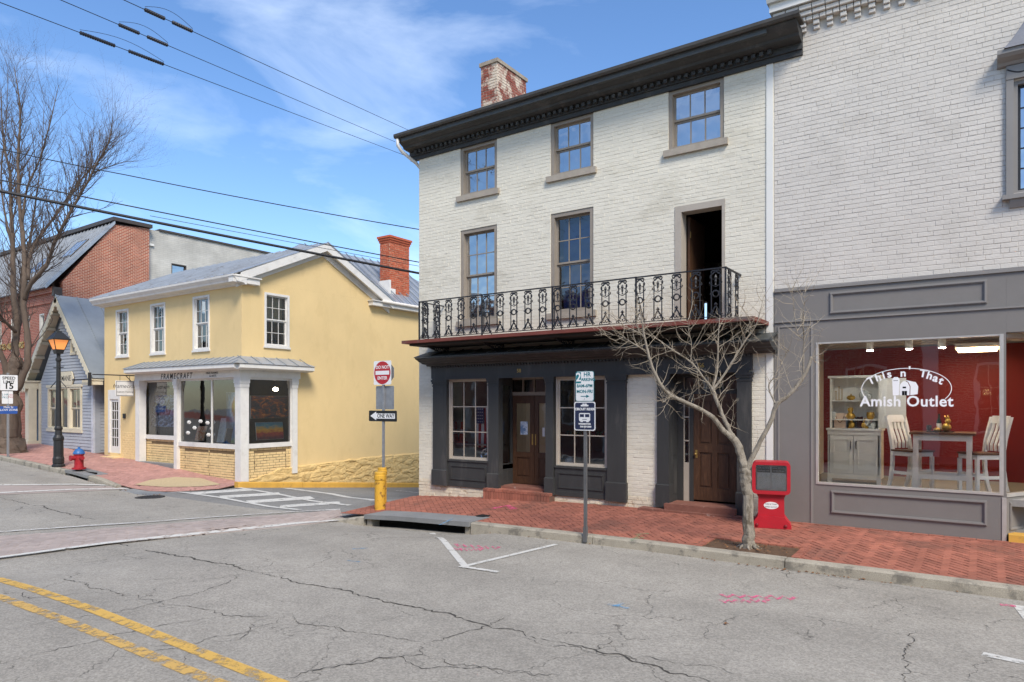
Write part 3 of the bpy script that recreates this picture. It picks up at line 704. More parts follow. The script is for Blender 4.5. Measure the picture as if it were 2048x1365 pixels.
def window(root, M, x0, x1, z0, z1, cols, ru, rl, mf, mg, inset=.1, fr=.055, sill=None, name='window', msill=None, sp=.04, mw=.018, gap=None, pro=-.015, mul=None):
    """double-hung window: frame > sash, pane, sill"""
    mul = mul or mf
    b = MB(M); D0 = -inset-.07
    b.box(x0, x0+fr, D0, pro, z0, z1); b.box(x1-fr, x1, D0, pro, z0, z1); b.box(x0+fr, x1-fr, D0, pro-.002, z1-fr, z1); b.box(x0+fr, x1-fr, D0, pro-.002, z0, z0+fr*.7)
    w = b.build(name, mf, root)
    X0, X1, Z0, Z1 = x0+fr, x1-fr, z0+fr*.7, z1-fr
    zm = Z0 + (Z1-Z0)*rl/(ru+rl) if rl else Z0
    rows = [(zm, Z1, ru, -inset)] + ([(Z0, zm+.0, rl, -inset-.032)] if rl else [])
    for a, c, r, d in rows:
        s = MB(M); rail = .036
        s.box(X0, X0+rail, d-.026, d, a, c); s.box(X1-rail, X1, d-.026, d, a, c)
        s.box(X0+rail, X1-rail, d-.026, d, a, a+rail*1.1); s.box(X0+rail, X1-rail, d-.026, d, c-rail, c)
        gx0, gx1, gz0, gz1 = X0+rail, X1-rail, a+rail*1.1, c-rail
        for k in range(1, cols): x = gx0 + (gx1-gx0)*k/cols; s.box(x-mw/2, x+mw/2, d-.022, d-.002, gz0, gz1)
        for k in range(1, r): z = gz0 + (gz1-gz0)*k/r; s.box(gx0, gx1, d-.021, d-.003, z-mw/2, z+mw/2)
        s.build('sash', mul, w)
        for i in range(cols):
            for j in range(r):
                p = MB(M); e = random.uniform(-.0015, .0015); h = random.uniform(-.0015, .0015); dd = d-.014
                xa, xb = gx0 + (gx1-gx0)*i/cols, gx0 + (gx1-gx0)*(i+1)/cols; za, zb = gz0 + (gz1-gz0)*j/r, gz0 + (gz1-gz0)*(j+1)/r
                p.quad((xa, dd+e, za), (xb, dd-e, za), (xb, dd-e+h, zb), (xa, dd+e+h, zb)); p.build('pane', mg, w, recalc=False)
    if sill:
        s = MB(M); s.box(x0-sill[0], x1+sill[0], -.08, sill[2], z0-sill[1], z0-.002); s.build('sill', msill or m_sill, w)
    return w
def panel(M, x0, x1, z0, z1, d, w=.04, h=.02):
    """raised picture-frame moulding"""
    b = MB(M)
    for (a, c, e, f) in ((x0, x1, z0, z0+w), (x0, x1, z1-w, z1)): b.box(a, c, d, d+h, e, f); b.box(a+.006, c-.006, d+h, d+h*1.6, e+w*.3, f-w*.3)
    for (a, c) in ((x0, x0+w), (x1-w, x1)): b.box(a, c, d, d+h-.001, z0+w, z1-w); b.box(a+w*.3, c-w*.3, d+h, d+h*1.6-.001, z0+w*.7, z1-w*.7)
    return b

# ================================================================== WHITE BUILDING
XL, XR = -11.42, -3.04
F = FRONT(12.5)
wb = thing('white_brick_building', 'three storey white painted brick building with iron balcony and black shopfront', 'building', (-7.2, 12.5, 0))
third = [(-10.12, -9.06, 6.95, 8.09), (-7.64, -6.61, 6.95, 8.09), (-4.99, -3.92, 6.95, 8.09)]
z2 = 4.02
second = [(-10.12, -9.06, z2, 6.15), (-7.64, -6.61, z2, 6.15)]
bdoor = (-4.86, -3.9, 3.56, 5.85)
shop = (-10.82, -5.95, .14, 2.9); d56 = (-5.02, -3.6, .1, 2.9)
ops = third + second + [bdoor, shop, d56]
b = MB(F); wall_cells(b, XL, XR, -.6, 8.5, ops, -.32, 0)
wall = b.build('wall', m_wmort, wb)
b = MB(); b.box(XL, XL+.3, 12.83, 20.5, -1.5, 8.5); b.box(XR-.3, XR-.004, 12.83, 20.5, -1, 8.5)
b.box(XL+.31, -7.15, 20.2, 20.5, -1, 8.5); b.box(-6.85, XR-.31, 20.2, 20.5, -1, 8.5); b.box(-7.15, -6.85, 20.2, 20.5, -1, 4.3); b.box(-7.15, -6.85, 20.2, 20.5, 5.15, 8.5)
b.build('back_and_side_walls', m_wbrick, wb)
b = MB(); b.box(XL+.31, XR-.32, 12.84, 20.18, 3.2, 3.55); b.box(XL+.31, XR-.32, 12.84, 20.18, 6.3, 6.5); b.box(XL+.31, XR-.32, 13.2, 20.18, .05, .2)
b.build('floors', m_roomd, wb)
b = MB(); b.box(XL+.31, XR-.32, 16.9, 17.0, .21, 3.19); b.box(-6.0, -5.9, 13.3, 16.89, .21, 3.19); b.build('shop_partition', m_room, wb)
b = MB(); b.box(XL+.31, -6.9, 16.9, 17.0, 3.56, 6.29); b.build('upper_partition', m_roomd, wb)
# roof and gable ends
b = MB(); b.prism([(12.0, 8.5), (16.5, 10.6), (21, 8.5), (21, 8.4), (12.0, 8.4)], XL-.12, XR-.002, 0); b.build('roof', m_roofd, wb)
b = MB(); b.prism([(12.5, 8.39), (16.5, 10.45), (20.5, 8.39), (20.5, 8.2), (12.5, 8.2)], XL-.002, XL+.2, 0); b.build('gable', m_wbrick, wb)
cop = [(o[0]-.0, o[1]+.0, o[2]-.13 if o in third else o[2], o[3]) for o in ops]
bl = brick_list(XL, XR-.13, -.5, 8.1, cop, .212, .0755, .0065, 4, JV=.003)
bl_low = [q for q in bl if q[3] < .30]; bl_hi = [q for q in bl if q[3] >= .30]
lay_bricks(bl_hi, F, m_wbrick, wall, .004, 285, seed=3, rough=.002)
lay_bricks(bl_low, F, m_wworn, wall, .012, 40, seed=5, rough=.007)
b = MB(F); b.box(XR-.125, XR-.01, -.05, .022, -.2, 8.08); b.build('corner_board', m_white, wb)
# sills project
for o in third: window(wb, F, *o, 3, 1, 1, m_taupe, G_up, .1, .075, (.08, .125, .07), mw=.02, msill=m_sill)
for o in second: window(wb, F, *o, 3, 2, 2, m_taupe, G_up if o[0] < -9 else glass('window_glass_blue', .1, (.5, .68, .9), .3), .12, .085, (.08, .13, .07), mw=.02, msill=m_sill)
# blue painted blind inside the middle second floor window
b = MB(F); b.box(-7.55, -6.7, -.42, -.40, 4.1, 6.05); b.build('window_blind', mat('blue_blind', (58, 92, 138), .8, .2, 3), wb)
for x0, x1 in ((-10.05, -9.13),):
    b = MB(F); b.box(x0, x1, -.5, -.48, 4.1, 6.05); b.build('window_blind', mat('grey_blind', (190, 192, 196), .8, .1, 3), wb)
for o in third:
    b = MB(F); b.box(o[0]+.05, o[1]-.05, -.5, -.48, 7.0, 8.05); b.build('window_blind', mat('pale_reflection_blind', (206, 206, 204), .8, .1, 3), wb)  # near-white blinds stand in for pale cloud reflections in these panes
# balcony doorway: frame, open leaf
b = MB(F); x0, x1, z0, z1 = bdoor
b.box(x0, x0+.13, -.26, .012, z0, z1); b.box(x1-.055, x1, -.26, .012, z0, z1); b.box(x0+.13, x1-.055, -.26, .01, z1-.12, z1)
fr = b.build('door_frame', m_taupe2, wb, label='pale frame of the open balcony doorway')
b = MB(); b.box(x0+.14, x0+.185, 12.8, 13.65, 3.57, 5.7); dl = b.build('door', m_wood, wb, label='balcony door leaf swung open inward')
b = MB(); b.box(x0+.186, x0+.195, 12.81, 12.85, 5.3, 5.42); b.box(x0+.186, x0+.195, 12.81, 12.85, 4.5, 4.62); b.build('hinge', m_brass, dl)
# main cornice
b = MB(F)
b.prism([(-.05, 8.08), (.05, 8.08), (.05, 8.17), (.085, 8.17), (.085, 8.275), (.20, 8.285), (.30, 8.30), (.32, 8.345), (.36, 8.36), (.43, 8.40), (.49, 8.45), (.51, 8.475), (.51, 8.50), (-.05, 8.50)], XL-.24, -2.56, 0)
cornice = b.build('cornice', m_char, wb)
n = 62
dm = MB(F); dm.box(-.034, .034, .086, .165, 8.2, 8.268); 
me = bpy.data.meshes.new('dentil'); me.from_pydata(dm.v, [], dm.f); me.materials.append(m_char)
for k in range(n):
    o = bpy.data.objects.new('dentil', me); COL.objects.link(o); o.parent = cornice
    o.location = Vector((XL + .02 + (8.32)*k/(n-1), 0, 0)) - Vector(ROOT[wb.name])
b = MB(F); b.prism([(.40, 8.503), (.56, 8.49), (.585, 8.53), (.585, 8.585), (.57, 8.585), (.56, 8.54), (.42, 8.54), (.2, 8.56), (.2, 8.503)], XL-.30, -2.50, 0); b.build('gutter', mat('tarnished_gutter', (78, 74, 68), .5, .2, 6, metal=.3), wb)
b = MB(); b.tube([(XL-.22, 11.98, 8.47), (XL-.22, 11.98, 8.33), (XL-.19, 12.1, 8.2), (XL-.10, 12.5, 8.02), (XL-.06, 12.62, 7.9), (XL-.06, 12.62, -.3)], .04, 8); b.build('downspout', mat('white_downspout', (206, 205, 200), .5, .05), wb, smooth=True)
# chimney
cx0, cx1, cy0, cy1 = -11.41, -10.86, 15.0, V(1052, -10.86)
b = MB(); b.box(cx0, cx1, cy0, cy1, 8.8, 11.36); chm = b.build('chimney', m_chim_m, wb)
lay_bricks(brick_list(cx0, cx1, 9.2, 11.36, [], .21, .075, .012, 7), FRONT(cy0), m_chim_old, chm, .008, 60, seed=8)
lay_bricks(brick_list(cy0, cy1, 9.2, 11.36, [], .21, .075, .012, 9), SIDE(cx1), m_chim_old, chm, .008, 90, seed=9)
b = MB(); b.box(cx0-.04, cx1+.04, cy0-.04, cy1+.04, 11.36, 11.46); b.build('cap_course', mat('chimney_cap', (150, 138, 122), .9, .25, 6, .6, 30), chm)
b = MB(); b.box(cx0-.01, cx1+.01, cy0-.01, cy1+.01, 11.462, 11.48); b.build('cap_slab', m_roofd, chm)
# balcony
b = MB(F); b.box(-11.05, -3.12, -.01, 1.0, 3.47, 3.54); bal = b.build('balcony', m_redslab, wb, label='balcony floor with worn red edge')
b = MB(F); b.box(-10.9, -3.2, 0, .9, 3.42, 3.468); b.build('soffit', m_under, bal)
def arc(c, r, a0, a1, n=10, ry=None):
    ry = ry or r
    return [(c[0] + r*math.cos(math.radians(a0 + (a1-a0)*k/n)), 0, c[1] + ry*math.sin(math.radians(a0 + (a1-a0)*k/n))) for k in range(n+1)]
def panel_mesh():
    p = MB(); h = .84
    tube0 = p.tube
    p.tube = lambda pts, rad, n=6, caps=True: tube0(pts, [q*1.5 for q in rad] if hasattr(rad, '__len__') else rad*1.5, n, caps)
    for s in (-1, 1):
        p.tube([(s*.075, 0, .03), (s*.075, 0, h-.1)], .0075, 4)
        p.tube(arc((s*.05, .72), .045, 90-s*0, 90-s*200, 8), .007, 4)                  # arch shoulders
        p.tube(arc((s*.085, .615), .022, 180 if s > 0 else 0, 420 if s > 0 else -240, 8), .006, 4)
        p.tube(arc((s*.05, .80), .03, 270, 270+s*250, 8), .007, 4)
        p.tube([(s*.075, 0, .40), (s*.055, 0, .425)], .006, 4)
        p.tube([(s*.072, 0, .425), (s*.098, 0, .425)], .011, 4)
        p.tube([(0, 0, .215), (s*.04, 0, .15), (s*.095, 0, .07)], [.01, .009, .012], 4)
        p.tube(arc((s*.028, .095), .028, 100, 100 - s*300, 9), .007, 4)
        p.tube(arc((s*.105, .055), .02, 0, 300, 7), .006, 4)
        p.tube([(s*.075, 0, .58), (0, 0, .545)], .006, 4)
    p.tube(arc((0, .425), .055, 0, 360, 14, .055), .0095, 4, False)
    p.tube([(0, 0, .36), (0, 0, .385)], [.003, .012], 4); p.tube([(0, 0, .49), (0, 0, .465)], [.003, .012], 4)
    p.tube([(0, 0, .57), (0, 0, .61), (0, 0, .63), (0, 0, .68), (0, 0, .70), (0, 0, .75)], [.012, .006, .014, .012, .02, .006], 5)
    p.tube(arc((0, .74), .055, 20, 160, 8, .06), .009, 4)
    p.tube([(0, 0, .215), (0, 0, .235), (0, 0, .26), (0, 0, .275)], [.006, .024, .012, .002], 4)
    p.ball((0, 0, .10), .014, 6); p.tube([(-.06, 0, .82), (.06, 0, .82)], .012, 4)
    me = bpy.data.meshes.new('railing_panel'); me.from_pydata(p.v, [], p.f); me.materials.append(m_iron); return me
pm = panel_mesh()
off = Vector(ROOT[wb.name])
RYF = 11.63; rx0, rx1 = -10.62, -3.62; RZ = 3.56; npan = 20
for k in range(npan):
    o = bpy.data.objects.new('railing_panel', pm); COL.objects.link(o); o.parent = bal
    o.location = Vector((rx0 + .17 + (rx1-rx0-.34)*k/(npan-1), RYF, RZ)) - off
for x in (rx0, rx1):
    for k in range(2):
        o = bpy.data.objects.new('railing_panel', pm); COL.objects.link(o); o.parent = bal
        o.location = Vector((x, RYF + .22 + .42*k, RZ)) - off; o.rotation_euler = (0, 0, math.pi/2)
for P0, P1 in (((rx0, RYF), (rx1, RYF)), ((rx0, RYF), (rx0, 12.49)), ((rx1, RYF), (rx1, 12.49))):
    for z, r in ((RZ + .855, .02), (RZ + .03, .012)):
        b = MB(); dx, dy = P1[0]-P0[0], P1[1]-P0[1]; L = math.hypot(dx, dy); nx, ny = -dy/L*r, dx/L*r
        b.add([(P0[0]+nx, P0[1]+ny, z-r*.5), (P1[0]+nx, P1[1]+ny, z-r*.5), (P1[0]-nx, P1[1]-ny, z-r*.5), (P0[0]-nx, P0[1]-ny, z-r*.5),
               (P0[0]+nx, P0[1]+ny, z+r*.5), (P1[0]+nx, P1[1]+ny, z+r*.5), (P1[0]-nx, P1[1]-ny, z+r*.5), (P0[0]-nx, P0[1]-ny, z+r*.5)],
              [(0,3,2,1),(4,5,6,7),(0,1,5,4),(1,2,6,5),(2,3,7,6),(3,0,4,7)]); b.build('handrail' if z > 4 else 'bottom_rail', m_iron, bal)
for px in (838, 964, 1105, 1272, 1452):
    x = max(rx0, min(rx1, U(px, RYF))); b = MB(); b.box(x-.014, x+.014, RYF-.014, RYF+.014, 3.54, RZ+.87)
    b.build('post', m_iron, bal)
    if 900 < px < 1400: b = MB(); b.tube([(x, RYF+.02, RZ+.62), (x+.05, RYF+.3, 3.55)], .009, 5); b.build('brace', m_iron, bal)
def bracket(x):
    b = MB(); y = 12.49; z = 3.42
    b.tube([(x, y-.03, z-.02), (x, y-.75, z-.02)], .016, 5); b.tube([(x, y-.03, z), (x, y-.03, z-.3)], .016, 5)
    b.tube([(x, y-.72, z-.04), (x, y-.45, z-.10), (x, y-.2, z-.17), (x, y-.05, z-.3)], .016, 5)
    for (cy, cz, r) in ((.13, .1, .07), (.28, .08, .055), (.42, .065, .04), (.54, .05, .03), (.10, .2, .05), (.63, .04, .022)):
        b.tube([(x, y - cy + r*math.cos(t*.6), z - cz + r*(1 - .06*t)*math.sin(t*.6)) for t in range(11)], .011, 4)
    b.build('bracket', m_iron, bal)
for x in (-10.45, -8.85, -7.05, -5.25, -3.75): bracket(x)
b = MB(F); b.box(-10.9, -3.3, .002, .03, 3.22, 3.41); b.build('wall_band', mat('beige_plaster', (150, 138, 122), .9, .1, 3), wb)  # wall band in its own beige, between pent roof and balcony

# ---- shopfront
sf = MB(F); sf.box(-10.94, -3.4, .0, .10, 2.69, 2.98); sfo = sf.build('shopfront_frieze', m_char, wb)
b = MB(F); b.box(-10.9, -3.44, .1, .115, 2.66, 2.70); b.build('frieze_bead', m_char, sfo)
b = MB(F); b.prism([(0, 2.985), (.13, 2.985), (.15, 3.02), (.30, 3.035), (.33, 3.06), (.40, 3.075), (.46, 3.11), (.52, 3.13), (.545, 3.15), (.545, 3.165), (.0, 3.165)], -11.06, -2.98, 0); pc = b.build('shopfront_cornice', m_char, wb)
b = MB(F)
for k in range(95): x = -10.9 + 7.46*k/94; b.box(x-.02, x+.02, .101, .14, 2.945, 2.984)
b.build('dentils', m_char, pc, kind='stuff')
for k in range(15):      # standing seam pent roof over the shopfront
    x0 = -11.08 + 8.12*k/15; x1 = -11.08 + 8.12*(k+1)/15
    b = MB(F); b.prism([(.56, 3.167), (0.03, 3.33), (0.03, 3.345), (.56, 3.185)], x0, x1-.012, 0); b.prism([(.56, 3.168), (.03, 3.33), (.03, 3.37), (.56, 3.21)], x1-.011, x1-.001, 0)
    b.build('roof_pan', m_roofd, pc)
def pilaster(x0, x1, zb, zp, zt=2.66, d=.07, name='pilaster'):
    b = MB(F); b.box(x0+.015, x1-.015, -.1, d, zp, zt-.10); b.box(x0-.005, x1+.005, -.1, d+.03, zb, zp-.02); b.prism([(-.1, zp-.02), (d+.03, zp-.02), (d, zp), (-.1, zp)], x0, x1, 0)
    b.box(x0, x1, -.1, d+.012, zt-.16, zt-.13); b.box(x0-.004, x1+.004, -.1, d+.022, zt-.10, zt-.05); b.box(x0-.015, x1+.015, -.1, d+.04, zt-.05, zt)
    return b.build(name, m_char, wb)
pilaster(-10.93, -10.47, .14, .52); pilaster(-9.27, -8.95, .14, .52); pilaster(-7.74, -7.52, .14, .52); pilaster(-6.28, -5.84, .13, .52); pilaster(-5.21, -4.94, .1, .55); pilaster(-3.68, -3.40, .08, .5)
def display(x0, x1, z0, z1):
    window(wb, F, x0, x1, z0, z1, 3, 3, 0, m_taupe2, G_shop, .03, .04, None, 'display_window', mw=.02, pro=.01)
    b = MB(F); b.box(x0-.02, x1+.02, -.1, .03, .14, z0-.045); b.box(x0-.02, x1+.02, -.08, .055, z0-.044, z0-.006); b.build('bulkhead', m_char, wb)
    p = panel(F, x0+.07, x1-.07, .30, z0-.14, .03, .035, .012); p.build('bulkhead_panel', m_char, wb)
    b = MB(F); b.box(x0-.02, x1+.02, .03, .045, .145, .24); b.build('bulkhead_base', m_char, wb)
display(-10.46, -9.28, .78, 2.68); display(-7.5, -6.29, .78, 2.66)
b = MB(); b.box(-10.5, -9.0, 12.62, 13.3, .6, .7); b.box(-7.7, -6.1, 12.62, 13.3, .6, .7); b.build('display_platform', mat('platform', (120, 104, 86), .8, .1, 3), wb)
# recessed entry of 58
RY = 13.05
b = MB(); b.box(-9.08, -9.0, 12.6, RY, .2, .72); b.box(-9.08, -9.0, 12.6, RY, 2.5, 2.9); b.box(-9.08, -9.0, 12.58, 12.64, .72, 2.5); b.box(-9.08, -9.0, RY-.06, RY, .72, 2.5); b.build('entry_side', m_char, wb)
b = MB(); b.box(-7.76, -7.70, 12.6, RY, .2, 2.9); b.build('entry_side', m_char, wb)
b = MB(); b.quad((-9.03, 12.64, .72), (-9.03, RY-.06, .72), (-9.03, RY-.06, 2.5), (-9.03, 12.64, 2.5)); b.build('side_pane', G_shop, wb, recalc=False)
b = MB(); b.box(-9.1, -7.7, 12.56, RY+.1, 2.71, 2.9); b.build('entry_ceiling', m_char, wb)
b = MB(); b.box(-9.1, -7.68, 12.5, 13.2, .0, .24); b.build('entry_floor', m_redstone, wb)
F58 = FRONT(RY)
b = MB(F58); b.box(-9.08, -9.02, -.06, .02, .2, 2.7); b.box(-7.8, -7.74, -.06, .02, .2, 2.7); b.box(-9.02, -7.8, -.06, .018, 2.28, 2.36); b.box(-9.02, -7.8, -.06, .018, 2.64, 2.7)
for k in range(1, 4): x = -9.02 + 1.22*k/4; b.box(x-.014, x+.014, -.05, .01, 2.36, 2.64)
tr = b.build('transom', m_taupe, wb)
for k in range(4): b = MB(F58); b.quad((-9.02+1.22*k/4, -.02, 2.36), (-9.02+1.22*(k+1)/4, -.02, 2.36), (-9.02+1.22*(k+1)/4, -.02, 2.64), (-9.02+1.22*k/4, -.02, 2.64)); b.build('pane', G_dim, tr, recalc=False)
def half_door(x0, x1):
    b = MB(F58); s = .11; z0, z1 = .25, 2.275; g0 = .98; g1 = 2.1
    b.box(x0, x0+s, -.05, 0, z0, z1); b.box(x1-s, x1, -.05, 0, z0, z1); b.box(x0+s, x1-s, -.05, -.001, g1, z1); b.box(x0+s, x1-s, -.05, -.001, z0, z0+.16); b.box(x0+s, x1-s, -.05, -.001, g0-.12, g0)
    b.box(x0+s, x1-s, -.04, -.02, z0+.16, g0-.12); b.box(x0+s+.04, x1-s-.04, -.02, -.006, z0+.2, g0-.16)
    d = b.build('door', m_wood, wb, label='dark wooden half of the double shop door')
    b = MB(F58); b.quad((x0+s, -.02, g0), (x1-s, -.02, g0), (x1-s, -.02, g1), (x0+s, -.02, g1)); b.build('pane', G_shop, d, recalc=False)
    b = MB(F58); b.box(x0+s, x1-s, -.032, -.028, g0, g1); b.build('paper_cover', m_paper, d)
    return d
dA = half_door(-9.02, -8.415); dB = half_door(-8.405, -7.8)
b = MB(F58); b.box(-8.8, -8.6, -.019, -.016, 1.38, 1.68); b.build('notice', mat('notice', (196, 206, 214), .6, .3, 9, stain=(70, 110, 150), stain_amt=.8, stain_scale=7, stain_pos=.5), dA)
b = MB(F58); b.box(-8.47, -8.44, .001, .012, 1.15, 1.4); b.box(-8.38, -8.355, .001, .012, 1.15, 1.4); b.build('push_plate', m_brass, dA)
b = MB(F58); b.box(-8.2, -8.14, -.019, -.016, 1.35, 1.55); b.build('notice', m_white, dB)
# brick step of 58
st = MB(); st.box(-9.28, -7.53, 12.28, 12.56, -.3, .13); sto = st.build('brick_step', m_sand, wb)
for k in range(16):
    x0 = -9.28 + 1.75*k/16
    b = MB(); b.box(x0+.006, x0+1.75/16-.006, 12.262, 12.55, .132, .19); b.build('step_brick', m_brk, sto)
for k in range(24):
    x0 = -9.28 + 1.75*k/24
    b = MB(); b.box(x0+.005, x0+1.75/24-.005, 12.268, 12.3, -.08, .126); b.build('step_brick', m_brk, sto)
# entry 56
RY2 = 12.86; F56 = FRONT(RY2)
b = MB(); b.box(-5.02, -4.95, 12.56, RY2, .1, 2.9); b.box(-3.68, -3.6, 12.56, RY2, .1, 2.9); b.box(-4.95, -3.68, 12.56, RY2, 2.66, 2.9); b.build('entry_side', m_char, wb)
for z0, z1 in ((.35, 1.0), (1.1, 1.9), (2.0, 2.5)):
    p = MB(SIDE(-4.95)); p.box(12.62, 12.80, 0, .012, z0, z1); p.build('reveal_panel', m_char, wb)
b = MB(F56); b.box(-4.95, -4.82, -.1, 0, .2, 2.66); b.box(-4.70, -4.62, -.1, .012, .2, 2.36); b.box(-3.80, -3.68, -.1, 0, .2, 2.66); b.box(-4.82, -3.80, -.1, .01, 2.28, 2.37); b.box(-4.82, -3.80, -.1, -.002, 2.6, 2.66); b.box(-4.82, -4.70, -.1, -.002, .2, .95)
ef = b.build('entry_frame', m_char, wb)
b = MB(F56); b.box(-4.82, -4.70, -.03, .004, .2, .95); b.box(-4.82, -4.805, -.03, .004, .95, 2.28); b.box(-4.715, -4.70, -.03, .004, .95, 2.28); b.box(-4.805, -4.715, -.03, .003, 1.36, 1.385); b.box(-4.805, -4.715, -.03, .003, 1.82, 1.845); sl = b.build('sidelight', m_taupe2, wb)
for z0, z1 in ((.95, 1.36), (1.385, 1.82), (1.845, 2.28)): b = MB(F56); b.quad((-4.805, -.02, z0), (-4.715, -.02, z0), (-4.715, -.02, z1), (-4.805, -.02, z1)); b.build('pane', G_dim, sl, recalc=False)
b = MB(F56)
for k in range(5): x = -4.82 + 1.02*k/4; b.box(x-.012, x+.012, -.04, -.003, 2.37, 2.6)
t6 = b.build('transom', m_taupe, wb)
for k in range(4): b = MB(F56); x = -4.82 + 1.02*k/4; b.quad((x, -.03, 2.37), (x+.255, -.03, 2.37), (x+.255, -.03, 2.6), (x, -.03, 2.6)); b.build('pane', G_dim, t6, recalc=False)
b = MB(F56); x0, x1, z0, z1 = -4.62, -3.80, .24, 2.28; s = .115
b.box(x0, x0+s, -.05, 0, z0, z1); b.box(x1-s, x1, -.05, 0, z0, z1); xm = (x0+x1)/2
b.box(x0+s, x1-s, -.05, -.001, z0, z0+.24); b.box(x0+s, x1-s, -.05, -.001, 1.16, 1.32); b.box(x0+s, x1-s, -.05, -.001, z1-.14, z1); b.box(xm-.05, xm+.05, -.05, -.002, z0+.24, z1-.14)
b.box(x0+s, x1-s, -.045, -.025, z0, z1)
dr = b.build('door', m_wood, wb, label='dark brown four panel wooden door numbered 56')
for a, c in ((x0+s, xm-.05), (xm+.05, x1-s)):
    for e, f in ((z0+.24, 1.16), (1.32, z1-.14)):
        p = MB(F56); p.box(a+.035, c-.035, -.024, -.008, e+.04, f-.04); p.build('door_panel', m_wood, dr)
b = MB(F56); b.ball((x0+.055, .045, 1.12), .028, 8); b.box(x0+.035, x0+.075, 0, .006, 1.05, 1.2); b.build('knob', m_brass, dr)
b = MB(); b.box(-5.5, -3.35, 12.22, 12.6, -.2, .085); b.build('door_step', m_redstone, wb); b = MB(); b.box(-5.0, -3.66, 12.3, 12.98, -.1, .2); b.build('threshold', m_redstone, wb)
text('58', .11, F, m_brass, wb, 'number', x=U(1043), z=2.81, bold=.002, ext=.004) ; text('56', .12, F, m_brass, wb, 'number', x=U(1406), z=2.80, bold=.002, ext=.004)
for ch in list(bpy.data.objects):
    if ch.name.startswith('number') and ch.parent == wb: ch.location.y -= .102
# ---- things in the 58 display windows
def simple(name, b, m, label, cat, group=None, smooth=False): o = b.build(name, m, smooth=smooth); return tag(o, label, cat, group)
fl = thing('flag', 'striped flag with starred blue corner hanging in the left shop window', 'flag', (-9.55, 12.95, 1.2))
m_fr = mat('flag_red', (170, 40, 48), .8); m_fw = mat('flag_white', (222, 216, 210), .8); m_fb = mat('flag_blue', (38, 48, 96), .8)
for k in range(7):
    x0 = U(953, 12.95) + .5*k/7
    b = MB()
    zt = 1.66 if k < 3 else 2.0
    vs = []; 
    for i in range(5):
        z = 1.05 + (2.0 - 1.05)*i/4
        vs += [(x0, 12.95 + .02*math.sin(3*z + k), z), (x0 + .5/7, 12.95 + .02*math.sin(3*z + k + 1), z)]
    b.add(vs, [(2*i, 2*i+1, 2*i+3, 2*i+2) for i in range(4)]); b.build('stripe', m_fr if k % 2 else m_fw, fl, recalc=False)
fx = U(953, 12.95); b = MB(); b.box(fx-.01, fx+.24, 12.915, 12.925, 1.62, 2.01); ca = b.build('canton', m_fb, fl)
for i in range(4):
    for j in range(5): b = MB(); b.tube([(fx + .02 + .06*i, 12.913, 1.66 + .075*j), (fx + .02 + .06*i, 12.909, 1.66 + .075*j)], .014, 5); b.build('star', m_fw, ca)
m_org = mat('orange_plastic', (206, 82, 44), .5, .1, 5)
for k, (x, y) in enumerate(((U(911, 13.0), 13.0), (U(924, 13.05), 13.05))):
    t = thing('traffic_cone', ['orange traffic cone nearest the pilaster in the left shop window', 'orange traffic cone beside the other cone, nearer the flag'][k], 'traffic cone', (x, y, 1.15), 'cones in the shop window')
    b = MB(); b.lathe([(.085, .015), (.06, .2), (.025, .5)], (x, y, 1.15), 12); b.build('cone', m_org, t, smooth=True); b = MB(); b.box(x-.1, x+.1, y-.1, y+.1, 1.135, 1.165); b.build('base', m_org, t); b = MB(); b.lathe([(.061, 0), (.05, .1)], (x, y, 1.36), 12); b.build('collar', m_white, t)
b = MB(); b.box(-10.42, -9.3, 12.75, 13.2, 1.11, 1.135); simple('glass_shelf', b, m_taupe2, 'thin shelf across the left shop window', 'shelf')
b = MB(); b.box(-7.46, -6.3, 12.7, 13.0, 1.4, 1.42); simple('toy_shelf', b, m_taupe2, 'thin shelf of toys across the right shop window', 'shelf')
w = thing('wheel_cover', 'silver wheel cover leaning in the left shop window', 'wheel cover', (-9.48, 12.85, .72))
b = MB(Matrix.Translation((U(971, 12.8), 12.8, .9)) @ Matrix.Rotation(math.radians(80), 4, 'X')); b.lathe([(.16, -.02), (.165, 0), (.13, .02), (.12, .01), (.06, .02), (.05, .035), (.0, .035)], (0, 0, 0), 22); b.build('disc', mat('chrome', (190, 192, 195), .2, metal=.9), w, smooth=True)
b = MB(Matrix.Translation((U(971, 12.775), 12.775, .9)) @ Matrix.Rotation(math.radians(80), 4, 'X')); b.lathe([(.09, 0), (.09, .012), (.07, .012), (.07, 0)], (0, 0, 0), 22); b.build('ring', m_dark, w)
b = MB(); b.ball((U(1140, 12.8), 12.8, .84), .115, 14); simple('white_ball', b, m_white, 'white ball sitting low in the right shop window', 'ball', smooth=True)
toycols = [(60, 140, 130), (220, 190, 40), (60, 130, 70), (220, 110, 40), (180, 50, 60), (50, 130, 80), (210, 60, 60), (70, 140, 70)]
tn = ['teal', 'yellow', 'dark green', 'orange', 'crimson', 'emerald green', 'bright red', 'leaf green']
for k, c in enumerate(toycols):
    x = -7.38 + 1.03*k/7; mt = mat('toy_' + tn[k].replace(' ', '_'), c, .35, .05)
    t = thing('toy_car', tn[k] + ' toy car on the shelf of the right shop window', 'toy', (x, 12.82, 1.42), 'toys on the window shelf')
    b = MB(); b.cbox(x-.06, x+.06, 12.78, 12.86, 1.435, 1.47); b.cbox(x-.03, x+.035, 12.785, 12.855, 1.47, 1.505); b.build('body', mt, t)
    for dx in (-.035, .035): b = MB(Matrix.Translation((x+dx, 12.77, 1.438)) @ Matrix.Rotation(math.pi/2, 4, 'X')); b.lathe([(.016, -.01), (.016, .01)], (0, 0, 0), 8); b.build('wheel', m_dark, t)
